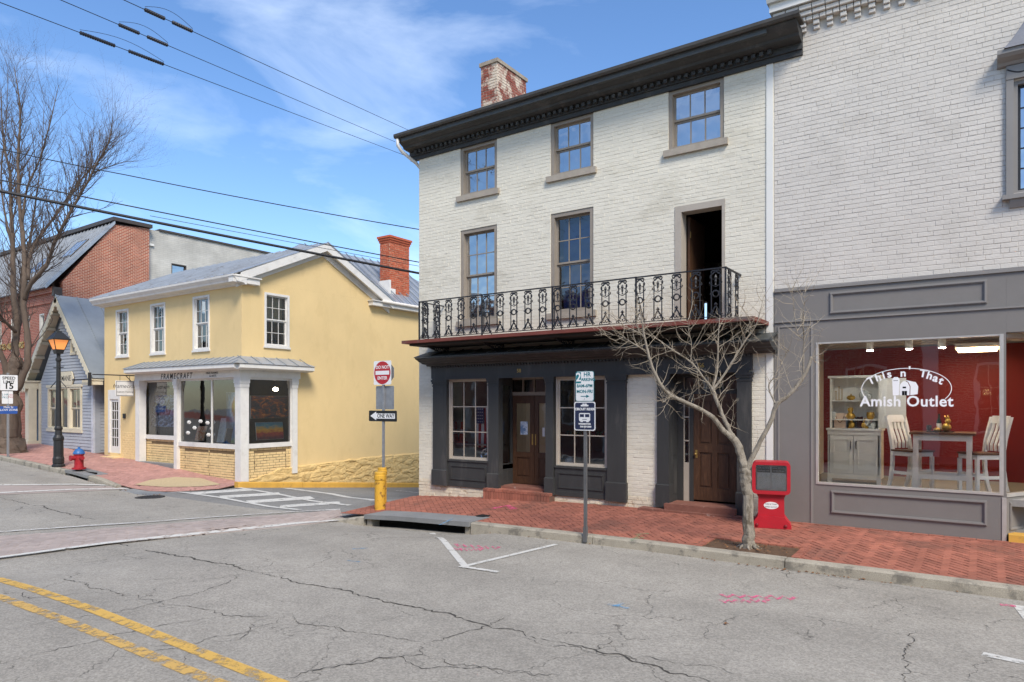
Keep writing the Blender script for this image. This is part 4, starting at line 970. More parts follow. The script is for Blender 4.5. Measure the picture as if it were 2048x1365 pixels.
for k, (x, c, nm) in enumerate(((-7.0, (190, 60, 50), 'red'), (-6.88, (226, 220, 210), 'white'), (-6.42, (200, 196, 186), 'cream'), (-6.62, (206, 176, 60), 'yellow'))):
    b = MB(); b.lathe([(.03, 0), (.05, .03), (.05, .05), (.02, .08)], (x, 12.78, .705), 9); simple('small_dish', b, mat('dish_' + nm, c, .4), 'small ' + nm + ' dish on the floor of the right shop window', 'dish', 'dishes in the shop window')
# ================================================================== GREY SHOP BUILDING
m_grey = mat('grey_paint', (122, 118, 113), .6, .05, 2, .1, 20)
m_grey_m = mat('grey_moulding', (134, 130, 125), .55, .05, 2)
m_alum = mat('window_aluminium', (196, 192, 184), .4, .1, 6, metal=.4)
m_red = mat('red_wall', (122, 22, 24), .6, .1, 1.2)
m_carpet = mat('grey_carpet', (140, 138, 134), .95, .12, 30, .3, 200)
m_cab = mat('cream_cabinet_paint', (228, 227, 218), .5, .04, 3)
m_wht = mat('white_furniture_paint', (244, 244, 242), .45, .03, 3)
m_top = mat('brown_tabletop', (96, 66, 48), .4, .25, 6, stretch=(1, 6, 6))
m_gold = mat('gold_ornament', (196, 158, 76), .35, .2, 12, metal=.7)
m_decal = mat('white_decal', (236, 236, 236), .6, 0)
GX1 = 6.5; GF = FRONT(12.5)
gb = thing('grey_shop_building', 'white brick building with grey panelled shopfront and large display window', 'building', (0, 12.5, 0))
uw = (.36, 1.5, 5.2, 6.85)
b = MB(GF); wall_cells(b, XR+.002, GX1, 4.08, 8.95, [uw], -.3, 0); gw = b.build('wall', m_gmort, gb)
lay_bricks(brick_list(XR+.01, 3.0, 4.1, 8.45, [(uw[0]-.09, uw[1]+.09, uw[2]-.14, uw[3]+.3)],  .212, .0755, .0085, 14, JV=.002), GF, m_gbrick, gw, .0058, 300, seed=13, rough=.0018)
b = MB(); b.box(XR+.003, XR+.2, 12.81, 24, -.5, 8.9); b.box(GX1-.3, GX1, 12.81, 24, -.5, 8.9); b.box(XR+.21, GX1-.31, 23.7, 24, -.5, 8.9); b.box(XR+.003, GX1, 12.2+.31, 24, 8.955, 9.05); b.box(XR+.21, GX1-.31, 12.82, 23.6, 4.15, 4.3)
b.build('side_walls_and_roof', m_gbrick, gb)
# corbelled brick cornice
for r, (z0, z1, d, L_, sk) in enumerate([(8.45, 8.52, .05, .105, 2), (8.52, 8.60, .08, .105, 2), (8.60, 8.68, .11, .105, 1), (8.68, 8.76, .15, .21, 1), (8.76, 8.85, .19, .21, 1)]):
    k = 0; x = XR + .02
    while x < 2.2:
        if k % sk == 0: b = MB(GF); b.cbox(x+.005, x+L_-.005, .001, d + random.uniform(-.004, .004), z0+.004, z1-.004, .008); b.build('corbel_brick', m_gbrick, gw)
        x += L_; k += 1
b = MB(GF); b.box(XR-.02, GX1, -.3, .24, 8.86, 9.0); b.prism([(-.3, 9.0), (.3, 9.0), (.33, 9.06), (.33, 9.12), (-.3, 9.2)], XR-.05, GX1, 0); b.build('coping', m_white, gb)
# upper window with bell hood
window(gb, GF, *uw, 3, 5, 0, m_grey_m, G_up, .08, .05, None, pro=-.01, mul=m_iron)
b = MB(GF); b.box(uw[0]-.09, uw[0]+.0, 0, .05, uw[2]-.03, uw[3]+.02); b.box(uw[1], uw[1]+.09, 0, .05, uw[2]-.03, uw[3]+.02); b.box(uw[0]-.09, uw[1]+.09, 0, .06, uw[3]+.021, uw[3]+.22); b.build('window_casing', m_grey_m, gb)
b = MB(GF); b.prism([(0, 7.07), (.07, 7.08), (.1, 7.12), (.2, 7.16), (.24, 7.2), (.24, 7.26), (0, 7.26)], uw[0]-.2, uw[1]+.2, 0); hd = b.build('hood_cornice', m_grey_m, gb)
pts = []
for k in range(9): t = k/8; pts.append((.25*(1-t)**1.8 + .02, 7.262 + .42*t))
b = MB(GF); b.prism([(0, 7.262)] + pts + [(0, 7.69)], uw[0]-.12, uw[1]+.12, 0)
b.v = [((v[0] - .93)*(1 - .35*max(0, (v[2]-7.27)/.42)) + .93, v[1], v[2]) for v in b.v]; b.build('hood_roof', mat('grey_hood_metal', (116, 118, 124), .45, .1, 4), hd)
b = MB(GF); b.tube([(uw[0]-.08 + .35*k/12, .062, 7.02 - .07*math.sin(math.pi*k/12)) for k in range(13)], .009, 5); b.build('swag', m_iron, hd)
b = MB(GF); b.box(uw[0]-.14, uw[1]+.14, 0, .12, uw[2]-.10, uw[2]-.035); b.prism([(0, uw[2]-.22), (.04, uw[2]-.22), (.08, uw[2]-.14), (.09, uw[2]-.101), (0, uw[2]-.101)], uw[0]-.05, uw[1]+.05, 0); b.build('window_sill', m_grey_m, gb)
# grey front
wx0, wx1, wz0, wz1 = -2.35, .23, .73, 3.13
b = MB(GF); wall_cells(b, XR+.012, .27, -.3, 4.078, [(wx0, wx1, wz0, wz1)], -.12, .02); b.box(.271, GX1, -.12, .02, 3.15, 4.078); gfr = b.build('grey_front', m_grey, gb)
b = MB(GF); b.box(XR+.02, GX1, .02, .045, 3.505, 3.53); b.box(XR+.02, GX1, .02, .05, 4.04, 4.09); b.build('band_moulding', m_grey_m, gfr)
b = MB(GF); b.box(-2.43, -2.395, .02, .034, .0, 3.49); b.box(-2.97, -2.94, .02, .034, 0, 3.44); b.box(-2.939, -2.431, .02, .033, 3.42, 3.45); b.build('strip_moulding', m_grey_m, gfr)
panel(GF, -2.13, .04, 3.6, 3.96, .02, .045, .02).build('sign_panel_moulding', m_grey_m, gfr)
panel(GF, -2.11, .04, .26, .64, .02, .045, .02).build('base_panel_moulding', m_grey_m, gfr)
b = MB(GF); b.box(wx0, wx0+.035, -.1, .03, wz0, wz1); b.box(wx0+.035, wx1-.04, -.1, .035, wz0, wz0+.035); b.box(wx0+.035, wx1-.04, -.1, .02, wz1-.025, wz1); b.box(wx1-.04, wx1+.01, -.1, .035, wz0, wz1); wfr = b.build('display_window', m_alum, gb)
b = MB(GF); b.quad((wx0+.035, -.03, wz0+.035), (wx1-.04, -.03, wz0+.035), (wx1-.04, -.03, wz1-.02), (wx0+.035, -.03, wz1-.02)); b.build('pane', glass('big_shop_glass', .13, (.97, .98, .97), .04), wfr, recalc=False)
b = MB(GF); b.box(.22, .275, -.02, .03, .06, .70); b.build('corner_strip', m_alum, gb)
# entrance recess to the right: return glass, bulkhead, far post, yellow step
RA, RB = Vector((.262, 12.52)), Vector((.78, 13.5)); dv = (RB-RA).normalized()
MR = Matrix(((dv.x, dv.y, 0, RA.x), (dv.y, -dv.x, 0, RA.y), (0, 0, 1, 0), (0, 0, 0, 1))); Lr = (RB-RA).length
b = MB(MR); b.box(.02, Lr, -.1, 0, 0, .69); b.build('return_bulkhead', m_grey, gb); panel(MR, .1, Lr-.1, .2, .62, 0, .04, .015).build('return_panel_moulding', m_grey_m, gb)
b = MB(MR); b.box(.02, Lr, -.08, .012, .70, .75); b.box(.02, Lr, -.08, .012, 3.08, 3.14); b.box(Lr-.05, Lr, -.08, .01, .75, 3.08); rw = b.build('return_window', m_alum, gb)
b = MB(MR); b.quad((.0, -.03, .75), (Lr-.05, -.03, .75), (Lr-.05, -.03, 3.08), (.0, -.03, 3.08)); b.build('pane', G_shop, rw, recalc=False)
b = MB(); b.box(.3, 2.4, 12.44, 12.75, -.1, .16); b.build('doorstep', m_ycurb, gb, label='yellow painted doorstep')
b = MB(); b.box(.3, 2.4, 12.751, 14.2, -.1, .2); b.build('entry_floor', m_slab, gb)
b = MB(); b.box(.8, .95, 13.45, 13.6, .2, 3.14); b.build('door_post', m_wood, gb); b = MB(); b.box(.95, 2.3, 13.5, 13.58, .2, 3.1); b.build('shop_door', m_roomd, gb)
b = MB(); b.box(2.35, GX1, 12.52, 13.5, -.3, 3.14); b.build('far_pier', m_grey, gb); b = MB(); b.box(.28, GX1-.31, 12.63, 14.4, 3.16, 3.3); b.build('entry_ceiling', m_white, gb)
# room behind the glass
FZ = .66
b = MB(); b.box(-2.83, .8, 12.63, 16.2, FZ-.1, FZ); b.build('display_floor', m_carpet, gb)
b = MB(); b.box(-2.83, 6, 15.4, 15.5, FZ, 3.2); b.build('back_wall', m_red, gb, label='deep red wall behind the display')
b = MB(); b.box(-2.83, -2.75, 12.63, 15.4, FZ, 3.4); b.build('left_room_wall', m_cab, gb); b = MB(); b.box(-2.74, 6, 12.63, 15.39, 3.3, 3.4); b.build('room_ceiling', m_cab, gb)
for k in range(4): b = MB(); y = 12.8 + .62*k; b.box(-2.74, 2.5, y, y+.1, 3.18, 3.3); b.build('ceiling_beam', m_taupe2, gb)
for k, px in enumerate((1740, 1818, 1884)):
    x = U(px, 12.76); t = thing('ceiling_spotlight', ['white cylinder spotlight above the cream cabinet', 'white cylinder spotlight above the painted lettering', 'white cylinder spotlight beside the lit ceiling panel'][k], 'spotlight', (x, 12.76, 3.0), 'spotlights in the grey shop window')
    b = MB(); b.lathe([(.055, 0), (.055, .16), (.05, .17)], (x, 12.76, 2.98), 14); b.build('can', m_white, t); b = MB(); b.lathe([(.045, 0), (.045, .004)], (x, 12.76, 2.973), 12); b.build('bulb', emit('spot_bulb', (255, 248, 236), 85), t); b = MB(); b.lathe([(.012, 0), (.012, .06)], (x, 12.76, 3.14), 8); b.build('stem', m_alum, t)
t = thing('ceiling_panel_light', 'glowing amber ceiling panel at the upper right of the shop window', 'ceiling light', (U(1955, 14.2), 14.2, 3.1))
xa, xb = U(1915, 14.0), U(1995, 14.0)
b = MB(); b.box(xa, xb, 13.7, 14.5, 3.0, 3.03); b.build('diffuser', emit('amber_light', (255, 214, 160), 9), t); b = MB(); b.box(xa-.03, xb+.03, 13.67, 14.53, 3.031, 3.1); b.build('housing', m_white, t)
# cabinet
cxa, cxb, cyf, cyb = U(1655, 13.55), U(1762, 13.55), 13.55, 13.95
cb = thing('display_cabinet', 'tall cream hutch cabinet with open door and shelves of ornaments', 'cabinet', ((cxa+cxb)/2, 13.75, FZ))
zc = FZ + .95; zt = W(1700, 756, 13.55)
CF = FRONT(cyf)
b = MB(); b.box(cxa, cxa+.025, cyf+.02, cyb, FZ+.1, zc); b.box(cxb-.025, cxb, cyf+.02, cyb, FZ+.1, zc); b.box(cxa, cxb, cyb-.02, cyb-.001, FZ+.1, zc); b.box(cxa+.026, cxb-.026, cyf+.021, cyb-.021, FZ+.1, FZ+.13); b.box(cxa-.02, cxb+.02, cyf-.02, cyb+.01, zc, zc+.035); b.box(cxa+.0, cxb, cyf, cyf+.02, zc-.08, zc-.001); b.box(cxa, cxb, cyf, cyf+.02, FZ+.08, FZ+.17)
b.build('base', m_cab, cb)
for x in (cxa, cxb-.07): b = MB(); b.prism([(x, FZ), (x+.07, FZ), (x+.07, FZ+.0799), (x, FZ+.0799)], cyf, cyf+.06, 1); b.build('foot', m_cab, cb)
for k in range(2):
    xa = cxa + .04 + k*(cxb-cxa-.08)/2; xb = xa + (cxb-cxa-.08)/2 - .008
    b = MB(CF); b.box(xa, xb, -.018, .004, FZ+.18, zc-.09); d_ = b.build('cupboard_door', m_cab, cb); panel(CF, xa+.05, xb-.05, FZ+.24, zc-.15, .004, .03, .01).build('door_moulding', m_cab, d_)
    hx = xb-.04 if k == 0 else xa+.04; b = MB(CF); b.tube([(hx, .005, zc-.32), (hx, .035, zc-.31), (hx, .035, zc-.2), (hx, .005, zc-.19)], .008, 6); b.build('handle', m_iron, d_)
b = MB(); b.box(cxa+.03, cxa+.055, cyf+.06, cyb, zc+.036, zt); b.box(cxb-.055, cxb-.03, cyf+.06, cyb, zc+.036, zt); b.box(cxa+.056, cxb-.056, cyb-.015, cyb-.002, zc+.036, zt); b.box(cxa, cxb, cyf+.03, cyb+.01, zt, zt+.04); b.build('hutch', m_cab, cb)
sh = [zc + .036, W(1700, 839, 13.6), W(1700, 801, 13.6)]
for z in sh[1:]: b = MB(); b.box(cxa+.056, cxb-.056, cyf+.07, cyb-.016, z-.018, z); b.build('shelf', m_cab, cb)
b = MB(); b.box(cxb-.03, cxb+.38, cyf+.02, cyf+.045, zc+.05, zt-.02); hd_ = b.build('hutch_door', m_cab, cb, label='open hutch door')
zz = [sh[0], sh[1], sh[2]]
def orn(name, label, cat, x, z, prof, m, y=13.72, n=12, grp='ornaments on the cream cabinet'):
    b = MB(); b.lathe(prof, (x, y, z), n); return simple(name, b, m, label, cat, grp, True)
m_sil = mat('pale_ceramic', (190, 194, 190), .5, .2, 15)
orn('gold_pumpkin', 'small gold pumpkin on the top shelf of the cream cabinet', 'ornament', U(1702, 13.72), zz[2], [(.03, 0), (.07, .03), (.075, .055), (.05, .085), (.012, .09), (.008, .12)], m_gold)
t = thing('candle_stand', 'three armed metal candle stand on the top shelf', 'candle holder', (U(1678, 13.72), 13.72, zz[2]))
xq = U(1678, 13.72)
b = MB(); b.lathe([(.06, 0), (.05, .012)], (xq, 13.72, zz[2]), 12); b.build('base', m_brass, t)
for k, h in enumerate((.16, .24, .2)): b = MB(); x = xq - .05 + .05*k; b.tube([(x, 13.72, zz[2]+.01), (x, 13.72, zz[2]+h)], .008, 6); b.lathe([(.01, 0), (.024, .012)], (x, 13.72, zz[2]+h), 8); b.build('stem', m_brass, t)
b = MB(); b.ball((U(1728, 13.72), 13.72, zz[2]+.09), .085, 8); b.ball((U(1738, 13.72), 13.7, zz[2]+.07), .06, 7); simple('white_flower_cluster', b, m_sil, 'white flower cluster at the right of the top shelf', 'ornament', 'ornaments on the cream cabinet')
orn('gold_pineapple', 'gold pineapple ornament on the middle shelf', 'ornament', U(1701, 13.72), zz[1], [(.06, 0), (.09, .05), (.06, .10), (.03, .12), (.05, .17), (.045, .2), (.01, .22)], m_gold)
orn('gold_crown_bowl', 'gold crown shaped bowl on the right of the middle shelf', 'bowl', U(1741, 13.72), zz[1], [(.04, 0), (.055, .02), (.07, .08), (.06, .13), (.02, .12)], m_gold)
orn('small_green_pot', 'small grey green pot on the left of the middle shelf', 'pot', U(1667, 13.72), zz[1], [(.03, 0), (.04, .06), (.03, .12), (.01, .14)], m_sil)
x = U(1680, 13.72); t = thing('necklace_board', 'cream necklace display board on the lower shelf', 'display board', (x, 13.72, zz[0]))
b = MB(); b.box(x-.1, x+.1, 13.72, 13.735, zz[0], zz[0]+.27); b.build('board', mat('cream_card', (226, 200, 176), .8), t)
b = MB(); b.tube([(x - .07 + .14*k/10, 13.715, zz[0] + .22 - .12*math.sin(math.pi*k/10)) for k in range(11)], .005, 5); b.build('necklace', m_dark, t)
for k, px in enumerate((1704, 1729)):
    x = U(px, 13.7); b = MB(); b.ball((x, 13.7, zz[0]+.06), .06, 8, (1, 1, 1)); b.ball((x - .01 + .02*k, 13.7, zz[0]+.14), .04, 8, (.8, .8, 1.2)); b.tube([(x, 13.7, zz[0]+.06), (x + (.05 if k else -.05), 13.7, zz[0]+.0)], .035, 7)
    simple('gold_bookend', b, m_gold, ['gold figure bookend left of the dark books', 'gold figure bookend right of the dark books'][k], 'bookend', 'gold bookends', True)
t = thing('book_row', 'row of dark books between two gold bookends', 'books', (U(1716, 13.7), 13.72, zz[0]))
for k in range(4): x = U(1711, 13.72) + .028*k; b = MB(); b.box(x, x+.024, 13.68, 13.83, zz[0], zz[0]+.2 + .012*(k % 2)); b.build('book', mat('book_cover_%d' % k, (40 + 14*k, 38, 36), .7), t)
b = MB()
for k in range(7): b.ball((U(1740, 13.7) + .05*math.cos(k*1.1), 13.7 + .03*math.sin(k*2), zz[0] + .08 + .05*math.sin(k)), .05, 7)
simple('white_coral', b, m_sil, 'white coral ornament at the right of the lower shelf', 'ornament', 'ornaments on the cream cabinet', True)
# counter table
tx0, tx1, tyf, tyb = U(1826, 12.85), U(1944, 12.85), 12.85, 13.55
TZ = FZ + .97
tb = thing('counter_table', 'white counter height table with brown top in the shop window', 'table', ((tx0+tx1)/2, 13.2, FZ))
b = MB(); b.box(tx0-.05, tx1+.05, tyf-.05, tyb+.05, TZ-.035, TZ); b.build('tabletop', m_top, tb)
for x in (tx0, tx1-.075):
    for y in (tyf, tyb-.075): b = MB(); b.box(x, x+.075, y, y+.075, FZ, TZ-.036); b.build('leg', m_wht, tb)
b = MB(); b.box(tx0+.076, tx1-.076, tyf+.01, tyf+.035, TZ-.13, TZ-.037); b.build('apron', m_wht, tb); b = MB(); b.box(tx0+.01, tx0+.035, tyf+.076, tyb-.076, TZ-.13, TZ-.037); b.build('apron', m_wht, tb); b = MB(); b.box(tx1-.035, tx1-.01, tyf+.076, tyb-.076, TZ-.13, TZ-.037); b.build('apron', m_wht, tb)
b = MB(); b.box(tx0+.076, tx1-.076, tyf+.015, tyf+.055, FZ+.22, FZ+.29); b.build('stretcher', m_wht, tb); b = MB(); b.box(tx0+.076, tx1-.076, tyb-.06, tyb-.02, FZ+.22, FZ+.29); b.build('stretcher', m_wht, tb)
def chair(cx, cy, s, label, rz=0.):
    """counter chair; its back is on the -s side, it faces +s along x"""
    t = thing('counter_chair', label, 'chair', (cx, cy, FZ), 'white slat back chairs')
    M = Matrix.Translation((cx, cy, FZ)) @ Matrix.Rotation(math.radians(rz), 4, 'Z') @ Matrix.Diagonal((s, 1, 1, 1)); sw = .44; sd = .44; sz = .66
    b = MB(M); b.box(-.22, .24, -.22, .22, sz-.03, sz); b.build('seat', m_top, t)
    b = MB(M); b.box(-.2, .22, -.205, -.18, sz-.1, sz-.031); b.box(-.2, .22, .18, .205, sz-.1, sz-.031); b.box(.197, .22, -.179, .179, sz-.1, sz-.031); b.build('seat_frame', m_wht, t)
    for y in (-.215, .17): b = MB(M); b.box(.185, .235, y, y+.045, 0, sz-.1); b.build('leg', m_wht, t)
    for y in (-.215, .17):
        b = MB(M); pr = [(-.30, 0), (-.25, .15), (-.215, .4), (-.21, sz), (-.24, .85), (-.29, 1.05), (-.34, 1.22)]
        b.prism([(p[0]-.025, p[1]) for p in pr] + [(p[0]+.028, p[1]) for p in reversed(pr)], y, y+.045, 1); b.build('back_leg', m_wht, t)
    b = MB(M); b.prism([(-.325, 1.12), (-.295, 1.12), (-.325, 1.24), (-.355, 1.24)], -.169, .169, 1); b.build('top_rail', m_wht, t)
    for k in range(4):
        y = -.15 + .082*k; pr = [(-.205, sz+.02), (-.2, sz+.12), (-.235, .88), (-.29, 1.02), (-.315, 1.13)]
        b = MB(M); b.prism([(p[0]-.008, p[1]) for p in pr] + [(p[0]+.008, p[1]) for p in reversed(pr)], y, y+.045, 1); b.build('slat', m_wht, t)
    for y in (-.2, .18): b = MB(M); b.box(-.21, .185, y, y+.022, .25, .30); b.build('stretcher', m_wht, t)
    b = MB(M); b.box(.19, .215, -.17, .17, .3, .345); b.build('stretcher', m_wht, t)
ccx = U(1820, 13.25)
chair(U(1824, 13.25), 13.25, 1, 'white slat back chair facing right beside the cream cabinet', -38)
chair(U(1962, 13.15), 13.15, -1, 'white slat back chair facing left at the window corner', 38)
tz = TZ
b = MB(); b.lathe([(.19, 0), (.2, .012), (.17, .012)], (U(1880, 13.15), 13.15, tz), 20); simple('tray', b, m_dark, 'dark round tray on the counter table', 'tray')
b = MB(); b.lathe([(.03, 0), (.028, .004), (.04, .05), (.036, .1), (.034, .1), (.03, .01)], (U(1858, 13.1), 13.1, tz+.013), 12); simple('glass_tumbler', b, G_dim, 'clear stemless glass on the tray', 'glass', smooth=True)
b = MB(); b.lathe([(.035, 0), (.037, .16), (.014, .21), (.014, .28), (.016, .285)], (U(1878, 13.2), 13.2, tz+.013), 12); bo = thing('wine_bottle', 'dark green bottle with cream label on the tray', 'bottle', (U(1878, 13.2), 13.2, tz+.013)); b.build('glass_body', mat('bottle_green', (34, 58, 52), .15), bo, smooth=True)
b = MB(); b.lathe([(.0375, 0), (.0378, .09)], (U(1878, 13.2), 13.2, tz+.05), 12); b.build('bottle_label', m_cab, bo)
b = MB(); x, y = U(1893, 13.1), 13.1; b.ball((x, y, tz+.08), .07, 10, (1, .8, 1)); b.ball((x+.02, y, tz+.18), .045, 8); b.tube([(x+.01, y, tz+.2), (x-.03, y, tz+.27)], [.02, .008], 6); b.tube([(x+.03, y, tz+.2), (x+.02, y, tz+.28)], [.02, .008], 6); simple('gold_rabbit', b, m_gold, 'gold rabbit figure on the counter table', 'figurine', smooth=True)
b = MB(); x = U(1874, 13.05); b.ball((x, 13.02, tz+.04), .045, 8, (1.2, 1, .8)); b.tube([(x, 13.02, tz+.07), (x, 13.02, tz+.1)], .008, 5); simple('gold_gourd', b, m_gold, 'small gold gourd in front of the bottle', 'figurine', smooth=True)
# painted window lettering
dec = MB(GF); decx = (U(1722) + U(1904))/2; dz0 = W(1813, 790)
def put(s, size, x, z, rot=0, **k):
    vs, fs = tmesh(s, size, ext=.001, **k); c, q = math.cos(rot), math.sin(rot)
    dec.add([(x + a*c - e*q, d - .02, z + a*q + e*c) for a, d, e in vs], fs)
put('Amish Outlet', .235, decx, W(1813, 804), space=1.06, bold=.005, wx=.94)
for ch, px, py, ro in (('T', 1742, 762, 24), ('h', 1756, 756, 18), ('i', 1767, 752, 15), ('s', 1778, 749, 11), ('n', 1806, 747, 0), ("'", 1819, 742, 0), ('T', 1846, 748, -10), ('h', 1859, 752, -15), ('a', 1871, 757, -19), ('t', 1882, 762, -23)):
    put(ch, .165, U(px), W(px, py), math.radians(ro), bold=.005)
ra = (U(1902) - U(1722))/2; ez = W(1812, 778); rb = W(1812, 737) - ez
dec.tube([(decx + ra*math.cos(math.radians(a)), -.02, ez + rb*math.sin(math.radians(a))) for a in range(-30, 212, 6)], .0065, 4)
dec.build('window_lettering', m_decal, wfr, label='white painted shop lettering')
bx, bz = U(1810), W(1810, 791)
barn = MB(GF)
barn.prism([(bx-.2, bz), (bx-.1, bz), (bx-.09, bz+.30), (bx-.12, bz+.34), (bx-.18, bz+.34), (bx-.21, bz+.30)], -.021, -.018, 1)
barn.prism([(bx-.1+.012, bz), (bx+.07, bz), (bx+.075, bz+.16), (bx+.04, bz+.24), (bx-.02, bz+.27), (bx-.085, bz+.2)], -.021, -.018, 1)
barn.prism([(bx+.082, bz), (bx+.2, bz+.02), (bx+.21, bz+.16), (bx+.17, bz+.24), (bx+.0, bz+.285), (bx+.05, bz+.245), (bx+.086, bz+.165)], -.021, -.018, 1)
barn.v = [((v[0]-bx)*.86 + bx, v[1], (v[2]-bz)*.86 + bz) for v in barn.v]
barn.build('painted_barn', m_decal, wfr)
bd = MB(GF); bd.box(bx-.05, bx-.012, -.0175, -.016, bz, bz+.08); bd.box(bx-.008, bx+.03, -.0175, -.016, bz, bz+.08); bd.box(bx-.04, bx+.015, -.0175, -.016, bz+.13, bz+.16); bd.box(bx-.19, bx-.115, -.0175, -.016, bz+.27, bz+.278); bd.v = [((v[0]-bx)*.86 + bx, v[1], (v[2]-bz)*.86 + bz) for v in bd.v]; bd.build('barn_lines', m_dark, wfr)

# ================================================================== OPPOSITE SIDE (seen only in the window glass)
m_obrick = bpy.data.materials.new('opposite_brick'); m_obrick.use_nodes = True
N = m_obrick.node_tree.nodes; L = m_obrick.node_tree.links
def brick_tex(m, c1, c2, cm, axis='XZ', bw=.21, bh=.075, ms=.01):
    N = m.node_tree.nodes; L = m.node_tree.links; p = N['Principled BSDF']; p.inputs['Roughness'].default_value = .85
    g = N.new('ShaderNodeNewGeometry'); s = N.new('ShaderNodeSeparateXYZ'); L.new(g.outputs['Position'], s.inputs[0]); c = N.new('ShaderNodeCombineXYZ')
    L.new(s.outputs[axis[0]], c.inputs[0]); L.new(s.outputs['Z'], c.inputs[1])
    t = N.new('ShaderNodeTexBrick'); t.inputs['Scale'].default_value = 1; t.inputs['Brick Width'].default_value = bw; t.inputs['Row Height'].default_value = bh; t.inputs['Mortar Size'].default_value = ms
    t.inputs['Color1'].default_value = lin(c1); t.inputs['Color2'].default_value = lin(c2); t.inputs['Mortar'].default_value = lin(cm); L.new(c.outputs[0], t.inputs['Vector'])
    n = N.new('ShaderNodeTexNoise'); n.inputs['Scale'].default_value = 1.2; n.inputs['Detail'].default_value = 8; L.new(g.outputs['Position'], n.inputs['Vector'])
    r = N.new('ShaderNodeMapRange'); r.inputs['From Min'].default_value = .3; r.inputs['From Max'].default_value = .7; r.inputs['To Min'].default_value = .82; r.inputs['To Max'].default_value = 1.15; L.new(n.outputs['Fac'], r.inputs['Value'])
    v = N.new('ShaderNodeVectorMath'); v.operation = 'SCALE'; L.new(t.outputs['Color'], v.inputs[0]); L.new(r.outputs[0], v.inputs['Scale']); L.new(v.outputs[0], p.inputs['Base Color'])
    b = N.new('ShaderNodeBump'); b.inputs['Strength'].default_value = .5; b.inputs['Distance'].default_value = .01; b.invert = True; L.new(t.outputs['Fac'], b.inputs['Height']); L.new(b.outputs[0], p.inputs['Normal'])
brick_tex(m_obrick, (150, 82, 62), (128, 66, 52), (180, 168, 152), 'XZ')
OY = -6.0
MO = Matrix(((1,0,0,0),(0,1,0,OY),(0,0,1,0),(0,0,0,1)))
ob = thing('opposite_brick_building', 'red brick building with white pilasters mirrored in the shop window glass', 'building', (0, OY, 0))
oops = [(x-.75, x+.75, 1.0, 3.6) for x in (-22, -17.5, -13, -8.5, -4, .5, 5, 9.5, 14)] + [(x-.6, x+.6, 4.6, 6.4) for x in (-22, -17.5, -13, -8.5, -4, .5, 5, 9.5, 14)]
b = MB(MO); wall_cells(b, -26, 18, -.5, 7.6, oops, -.3, 0); b.build('wall', m_obrick, ob)
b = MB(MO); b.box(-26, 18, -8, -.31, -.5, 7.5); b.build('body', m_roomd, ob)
b = MB(MO); b.box(-26, 18, -.2, .3, 7.6, 7.95); b.build('cornice', m_white, ob)
for x in (-24.2, -19.7, -15.2, -10.7, -6.2, -1.7, 2.8, 7.3, 11.8): b = MB(MO); b.box(x-.25, x+.25, .0, .18, -.3, 7.59); b.build('pilaster', m_white, ob)
for o in oops: window(ob, MO, *o, 4, 3, 0, m_white, G_dim, .08, .06, None, pro=.03)
struct(sheet([[(RX0, -6.0), (RX1, -6.0), (RX1, -2.5), (RX0, -2.5)]], lambda x, y: gl(x) + .02*(-2.5-y), 2.).build('opposite_sidewalk', m_brk))
# ================================================================== YELLOW SHOP
from mathutils import noise as mnoise
m_yel = mat('yellow_stucco', (222, 194, 140), .88, .05, .9, .35, 45, stain=(206, 178, 126), stain_amt=.3, stain_scale=1.3, stain_pos=.54, fine=.06, stretch=(1, 1, .55))
m_yelbrick = mat('cream_bulkhead_brick', (222, 194, 142), .85, .06, 3, .3, 50, isl=.05)
m_yelmort = mat('dark_bulkhead_joint', (120, 100, 72), .9)
m_rub = mat('yellow_rubble_stone', (212, 182, 124), .92, .12, 4, .9, 25, stain=(170, 138, 84), stain_amt=.7, stain_scale=4, stain_pos=.55)
m_trim = mat('white_trim', (218, 214, 206), .6, .07, 4, stain=(196, 190, 178), stain_amt=.5, stain_scale=3, stain_pos=.56)
m_metal = mat('galvanised_roof', (164, 168, 172), .42, .14, 1.6, .1, 15, metal=.35, stain=(128, 122, 114), stain_amt=.6, stain_scale=2.5, stain_pos=.56)
m_metal2 = mat('grey_metal_roof', (136, 142, 146), .45, .1, 1.2, .1, 15, metal=.25)
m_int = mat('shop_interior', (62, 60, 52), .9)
m_rbrick = mat('chimney_brick', (176, 88, 58), .85, .14, 6, .4, 40, isl=.2, stain=(96, 56, 44), stain_amt=.5, stain_scale=2, stain_pos=.58)
m_rmort = mat('chimney_joint', (190, 160, 132), .9, .1, 5)
YL, YR, YF = -27.44, -18.73, 12.5
yb = thing('yellow_shop_building', 'two storey yellow stucco shop with white corner display windows and metal roof', 'building', (-23, 12.5, 0))
YFm, YSm = FRONT(YF), SIDE(YR)
upw = [(-26.51, -25.59, 3.83, 5.55), (-24.06, -23.1, 3.83, 5.57), (-21.38, -20.43, 3.83, 5.59)]
sidew = (13.3, 14.24, 3.92, 5.62)
ydoor = (-27.1, -26.2, .25, 2.6)
shopo = (-24.8, YR, -.8, 2.95); shops = (YF, 14.45, -.8, 2.95)
b = MB(YFm); wall_cells(b, YL, YR, -.6, 5.9, upw + [ydoor, shopo], -.3, 0); yw = b.build('wall', m_yel, yb)
b = MB(YSm); wall_cells(b, YF+.301, 26, -2.6, 5.9, [sidew, shops], -.3, 0); b.build('side_wall', m_yel, yb)
b = MB(YSm); b.prism([(12.6, 5.901), (18.6, 5.901), (15.6, 7.5)], -.3, 0, 1); b.build('gable', m_yel, yb)
